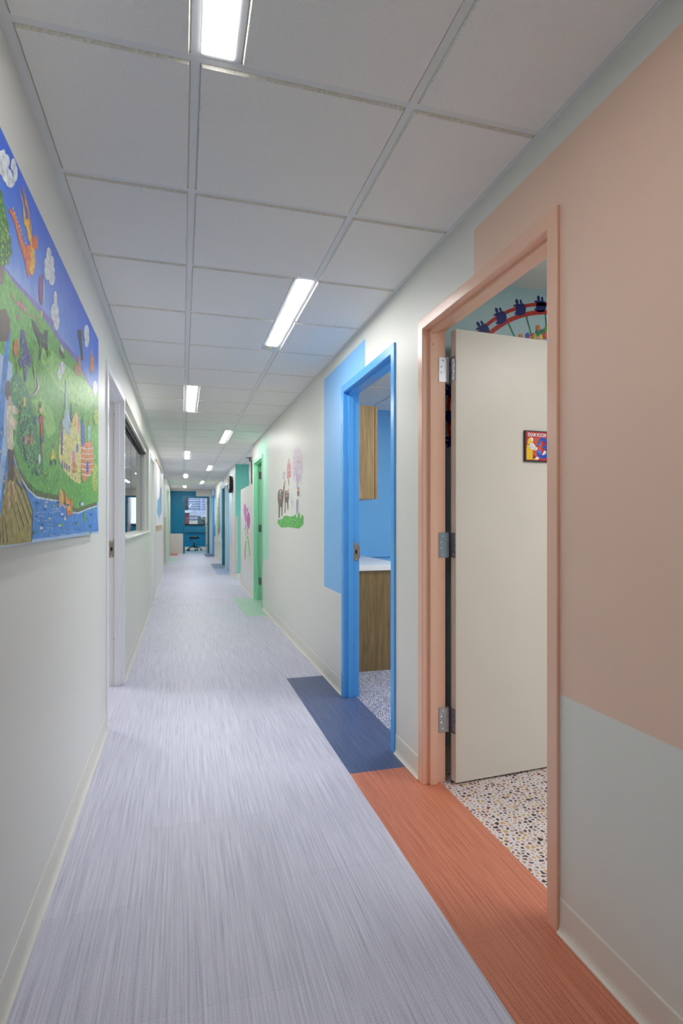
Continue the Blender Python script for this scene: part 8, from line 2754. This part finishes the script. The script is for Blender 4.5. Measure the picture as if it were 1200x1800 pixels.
m = MB(); m.box(1.300, 1.3175, 11.14, 11.40, 1.50, 2.36, 'fixture_white'); m.build('edge_trim', t, bevel=.002)
m = MB(); m.cyl((1.335, 11.25, 2.36), (1.335, 11.25, CEIL - .0085), .012, .012, 'steel_dark', 12); m.build('hanger', t)
tag(t, 'slim dark upright panel hanging in the alcove between the half wall and the sea-green wall', 'panel')

# ------------------------------------------------------------------ rolling stool in the end room
t = empty('rolling_stool', (0.476, 23.9, 0)); sx, sy = 0.476, 23.9
m = MB(); m.lathe((sx, sy, 0), [(0, .505), (.185, .505), (.208, .518), (.212, .545), (.205, .568), (.18, .582), (.08, .588), (0, .588)], 'black', 32); m.build('seat', t, smooth=True)
m = MB(); m.cyl((sx, sy, .17), (sx, sy, .34), .027, .025, 'black', 16); m.build('column', t)
m = MB(); m.cyl((sx, sy, .34), (sx, sy, .505), .014, .014, 'chrome', 16); m.build('gas_lift', t)
m = MB(); m.cyl((sx, sy, .485), (sx, sy, .505), .07, .07, 'black', 16); m.cyl((sx - .03, sy - .03, .49), (sx - .16, sy - .08, .455), .006, .006, 'black', 8); m.cyl((sx - .14, sy - .075, .46), (sx - .18, sy - .09, .44), .013, .013, 'black', 10); m.build('lever', t)
for k in range(5):
    a = math.radians(-90 + 72 * k + 8); ca, sa = math.cos(a), math.sin(a)
    m = MB(); pts = [(.0, .16), (.10, .155), (.20, .135), (.275, .095), (.29, .075)]
    for (r0, z0), (r1, z1) in zip(pts, pts[1:]): m.cyl((sx + r0 * ca, sy + r0 * sa, z0), (sx + r1 * ca, sy + r1 * sa, z1), .019, .016, 'black', 10)
    lg = m.build('leg', t, smooth=True)
    m = MB()
    for o_ in (-.016, .016): m.cyl((sx + .29 * ca - sa * (o_ - .009), sy + .29 * sa + ca * (o_ - .009), .030), (sx + .29 * ca - sa * (o_ + .009), sy + .29 * sa + ca * (o_ + .009), .030), .030, .030, 'black_rubber', 16)
    m.cyl((sx + .29 * ca, sy + .29 * sa, .03), (sx + .29 * ca, sy + .29 * sa, .08), .008, .008, 'black', 8); m.build('caster', lg)
tag(t, 'black round rolling stool on five casters in the room at the corridor end', 'stool')

# ------------------------------------------------------------------ buildings outside the end window
mat('facade_pale', rgb(205, 208, 214), rough=0.7, vary=0.06, vscale=0.05)
mat('facade_lilac', rgb(170, 176, 206), rough=0.7, vary=0.06, vscale=0.05)
mat('facade_glass', rgb(92, 110, 160), rough=0.15, vary=0.25, vscale=0.2)
mat('facade_dark', rgb(50, 52, 62), rough=0.4, vary=0.2, vscale=0.3)
mat('facade_brick', rgb(128, 82, 84), rough=0.8, vary=0.15, vscale=0.8)
mat('facade_tan', rgb(196, 186, 172), rough=0.7)
mat('facade_cream', rgb(214, 226, 216), rough=0.7)
mat('lit_window', rgb(255, 244, 214), rough=0.4, emit=1.2)
mat('pole_green', rgb(40, 70, 72), rough=0.5)
mat('ground_grey', rgb(120, 120, 124), rough=0.8)
mat('tree_green', rgb(70, 90, 72), rough=0.8, vary=0.3, vscale=0.6)
def building(x0, x1, y, z0, z1, depth, body, bands, cols, label, gl='facade_glass', bandh=0.45, lit=0, name='building', seed=1, cap=None):
    t = empty(name, ((x0 + x1) / 2, y, z0)); rnd = random.Random(seed)
    m = MB(); m.box(x0, x1, y, y + depth, -3.0, z1, body); m.build('walls', t)
    fh = (z1 - z0) / bands; cw = (x1 - x0) / cols
    for i in range(bands):
        zc = z0 + fh * (i + .5)
        m = MB(); m.box(x0 + .06 * cw, x1 - .06 * cw, y - .12, y + .1, zc - fh * bandh / 2, zc + fh * bandh / 2, gl); bd = m.build('window_band', t)
        for j in range(cols):
            if rnd.random() < lit:
                l = MB(); l.box(x0 + cw * (j + .1), x0 + cw * (j + .9), y - .2, y - .125, zc - fh * bandh / 2, zc + fh * bandh / 2, 'lit_window'); l.build('lit_window', bd)
            elif rnd.random() < .7:
                l = MB(); l.box(x0 + cw * (j - .07), x0 + cw * (j + .07), y - .3, y - .125, zc - fh * .5, zc + fh * .5, body); l.build('pier', bd)
    if cap: m = MB(); m.box(x0 - cap, x1 + cap, y - cap, y + depth, z1, z1 + cap * 1.5, 'facade_pale'); m.build('roof_edge', t)
    tag(t, label, 'building')
def at(px, Y, py):   # a bearing and an elevation seen from the corridor, at distance Y
    c_, s_ = math.cos(.2775), math.sin(.2775); tt = (px - 600) / 982.9
    X = Y * (tt * c_ + s_) / (c_ - tt * s_); d = Y * c_ + X * s_
    return X, H + (916.1 - py) * d / 982.9
def px_building(pa, pb, Y, pt, pbm, *a, **k):
    xa, zt_ = at(pa, Y, pt); xb, _ = at(pb, Y, pt); _, zb_ = at(pa, Y, pbm); building(xa, xb, Y, zb_, zt_, *a, **k)
px_building(329, 352, 560, 862, 901, 40, 'facade_pale', 9, 7, 'pale office tower with ribbon windows seen through the end window', 'facade_glass', .42)
px_building(354.5, 366, 520, 868, 901, 40, 'facade_lilac', 8, 5, 'lilac-grey office tower on the right in the end window', 'facade_glass', .45, seed=4)
px_building(318, 331, 300, 860, 900.5, 30, 'facade_dark', 10, 8, 'dark tower with a few lit windows at the left of the end window', 'facade_dark', .6, seed=5)
px_building(316, 332.5, 160, 901.5, 922, 20, 'facade_brick', 3, 4, 'low brick building below the dark tower in the end window', 'facade_brick', .4, seed=2, cap=.5)
px_building(332, 352, 240, 905, 916, 20, 'facade_tan', 2, 6, 'low tan building with square windows behind the street pole', 'facade_glass', .5, seed=6)
px_building(330, 368, 400, 898, 909, 30, 'facade_lilac', 3, 14, 'long low pale blue building under the towers', 'facade_pale', .5, seed=9)
px_building(350, 370, 200, 909, 921, 20, 'facade_tan', 2, 5, 'low tan building at the right of the end window', 'facade_glass', .45, seed=8)
px_building(331, 342, 620, 858, 882, 30, 'facade_cream', 3, 2, 'pale green-white rooftop block rising behind the ribbon-window tower', 'facade_cream', .4, seed=3)
def pole(px, Y, pt):
    X, z = at(px, Y, pt); m = MB(); m.cyl((X, Y, -3), (X, Y, z), .45, .4, 'pole_green', 12); return m.build('street_pole')
tag(pole(350.2, 130, 908), 'thick dark green pole in front of the low tan building outside', 'pole')
def street_tree(px, Y, pt, r, label, seed):
    X, z = at(px, Y, pt); rnd = random.Random(seed); t = empty('tree', (X, Y, -3)); m = MB()
    for k in range(14):
        a = rnd.uniform(0, 6.28); q = rnd.random() * r; rr = rnd.uniform(.35, .6) * r
        m.lathe((X + q * math.cos(a), Y + q * math.sin(a), z - r + rnd.uniform(-.5, .5) * r), [(0, -rr), (rr * .7, -rr * .7), (rr, 0), (rr * .7, rr * .7), (0, rr)], 'tree_green', 8)
    m.build('crown', t, smooth=True); m = MB(); m.cyl((X, Y, -3), (X, Y, z - r), .2, .12, 'paint_bark', 8); m.build('trunk', t); tag(t, label, 'tree')
street_tree(359, 160, 911, .9, 'small dull tree at the right of the end window', 2)
street_tree(363.5, 190, 908, 1.3, 'taller tree at the right edge of the end window', 3)
m = MB(); m.face([(-400, 40, -3), (700, 40, -3), (700, 1200, -3), (-400, 1200, -3)], 'ground_grey'); struct(m.build('ground_outside', recalc=False))
m = MB(); m.face([(-400, 26, -1.0), (300, 26, -1.0), (300, 100, -1.0), (-400, 100, -1.0)], 'facade_lilac'); struct(m.build('floor_terrace', recalc=False))
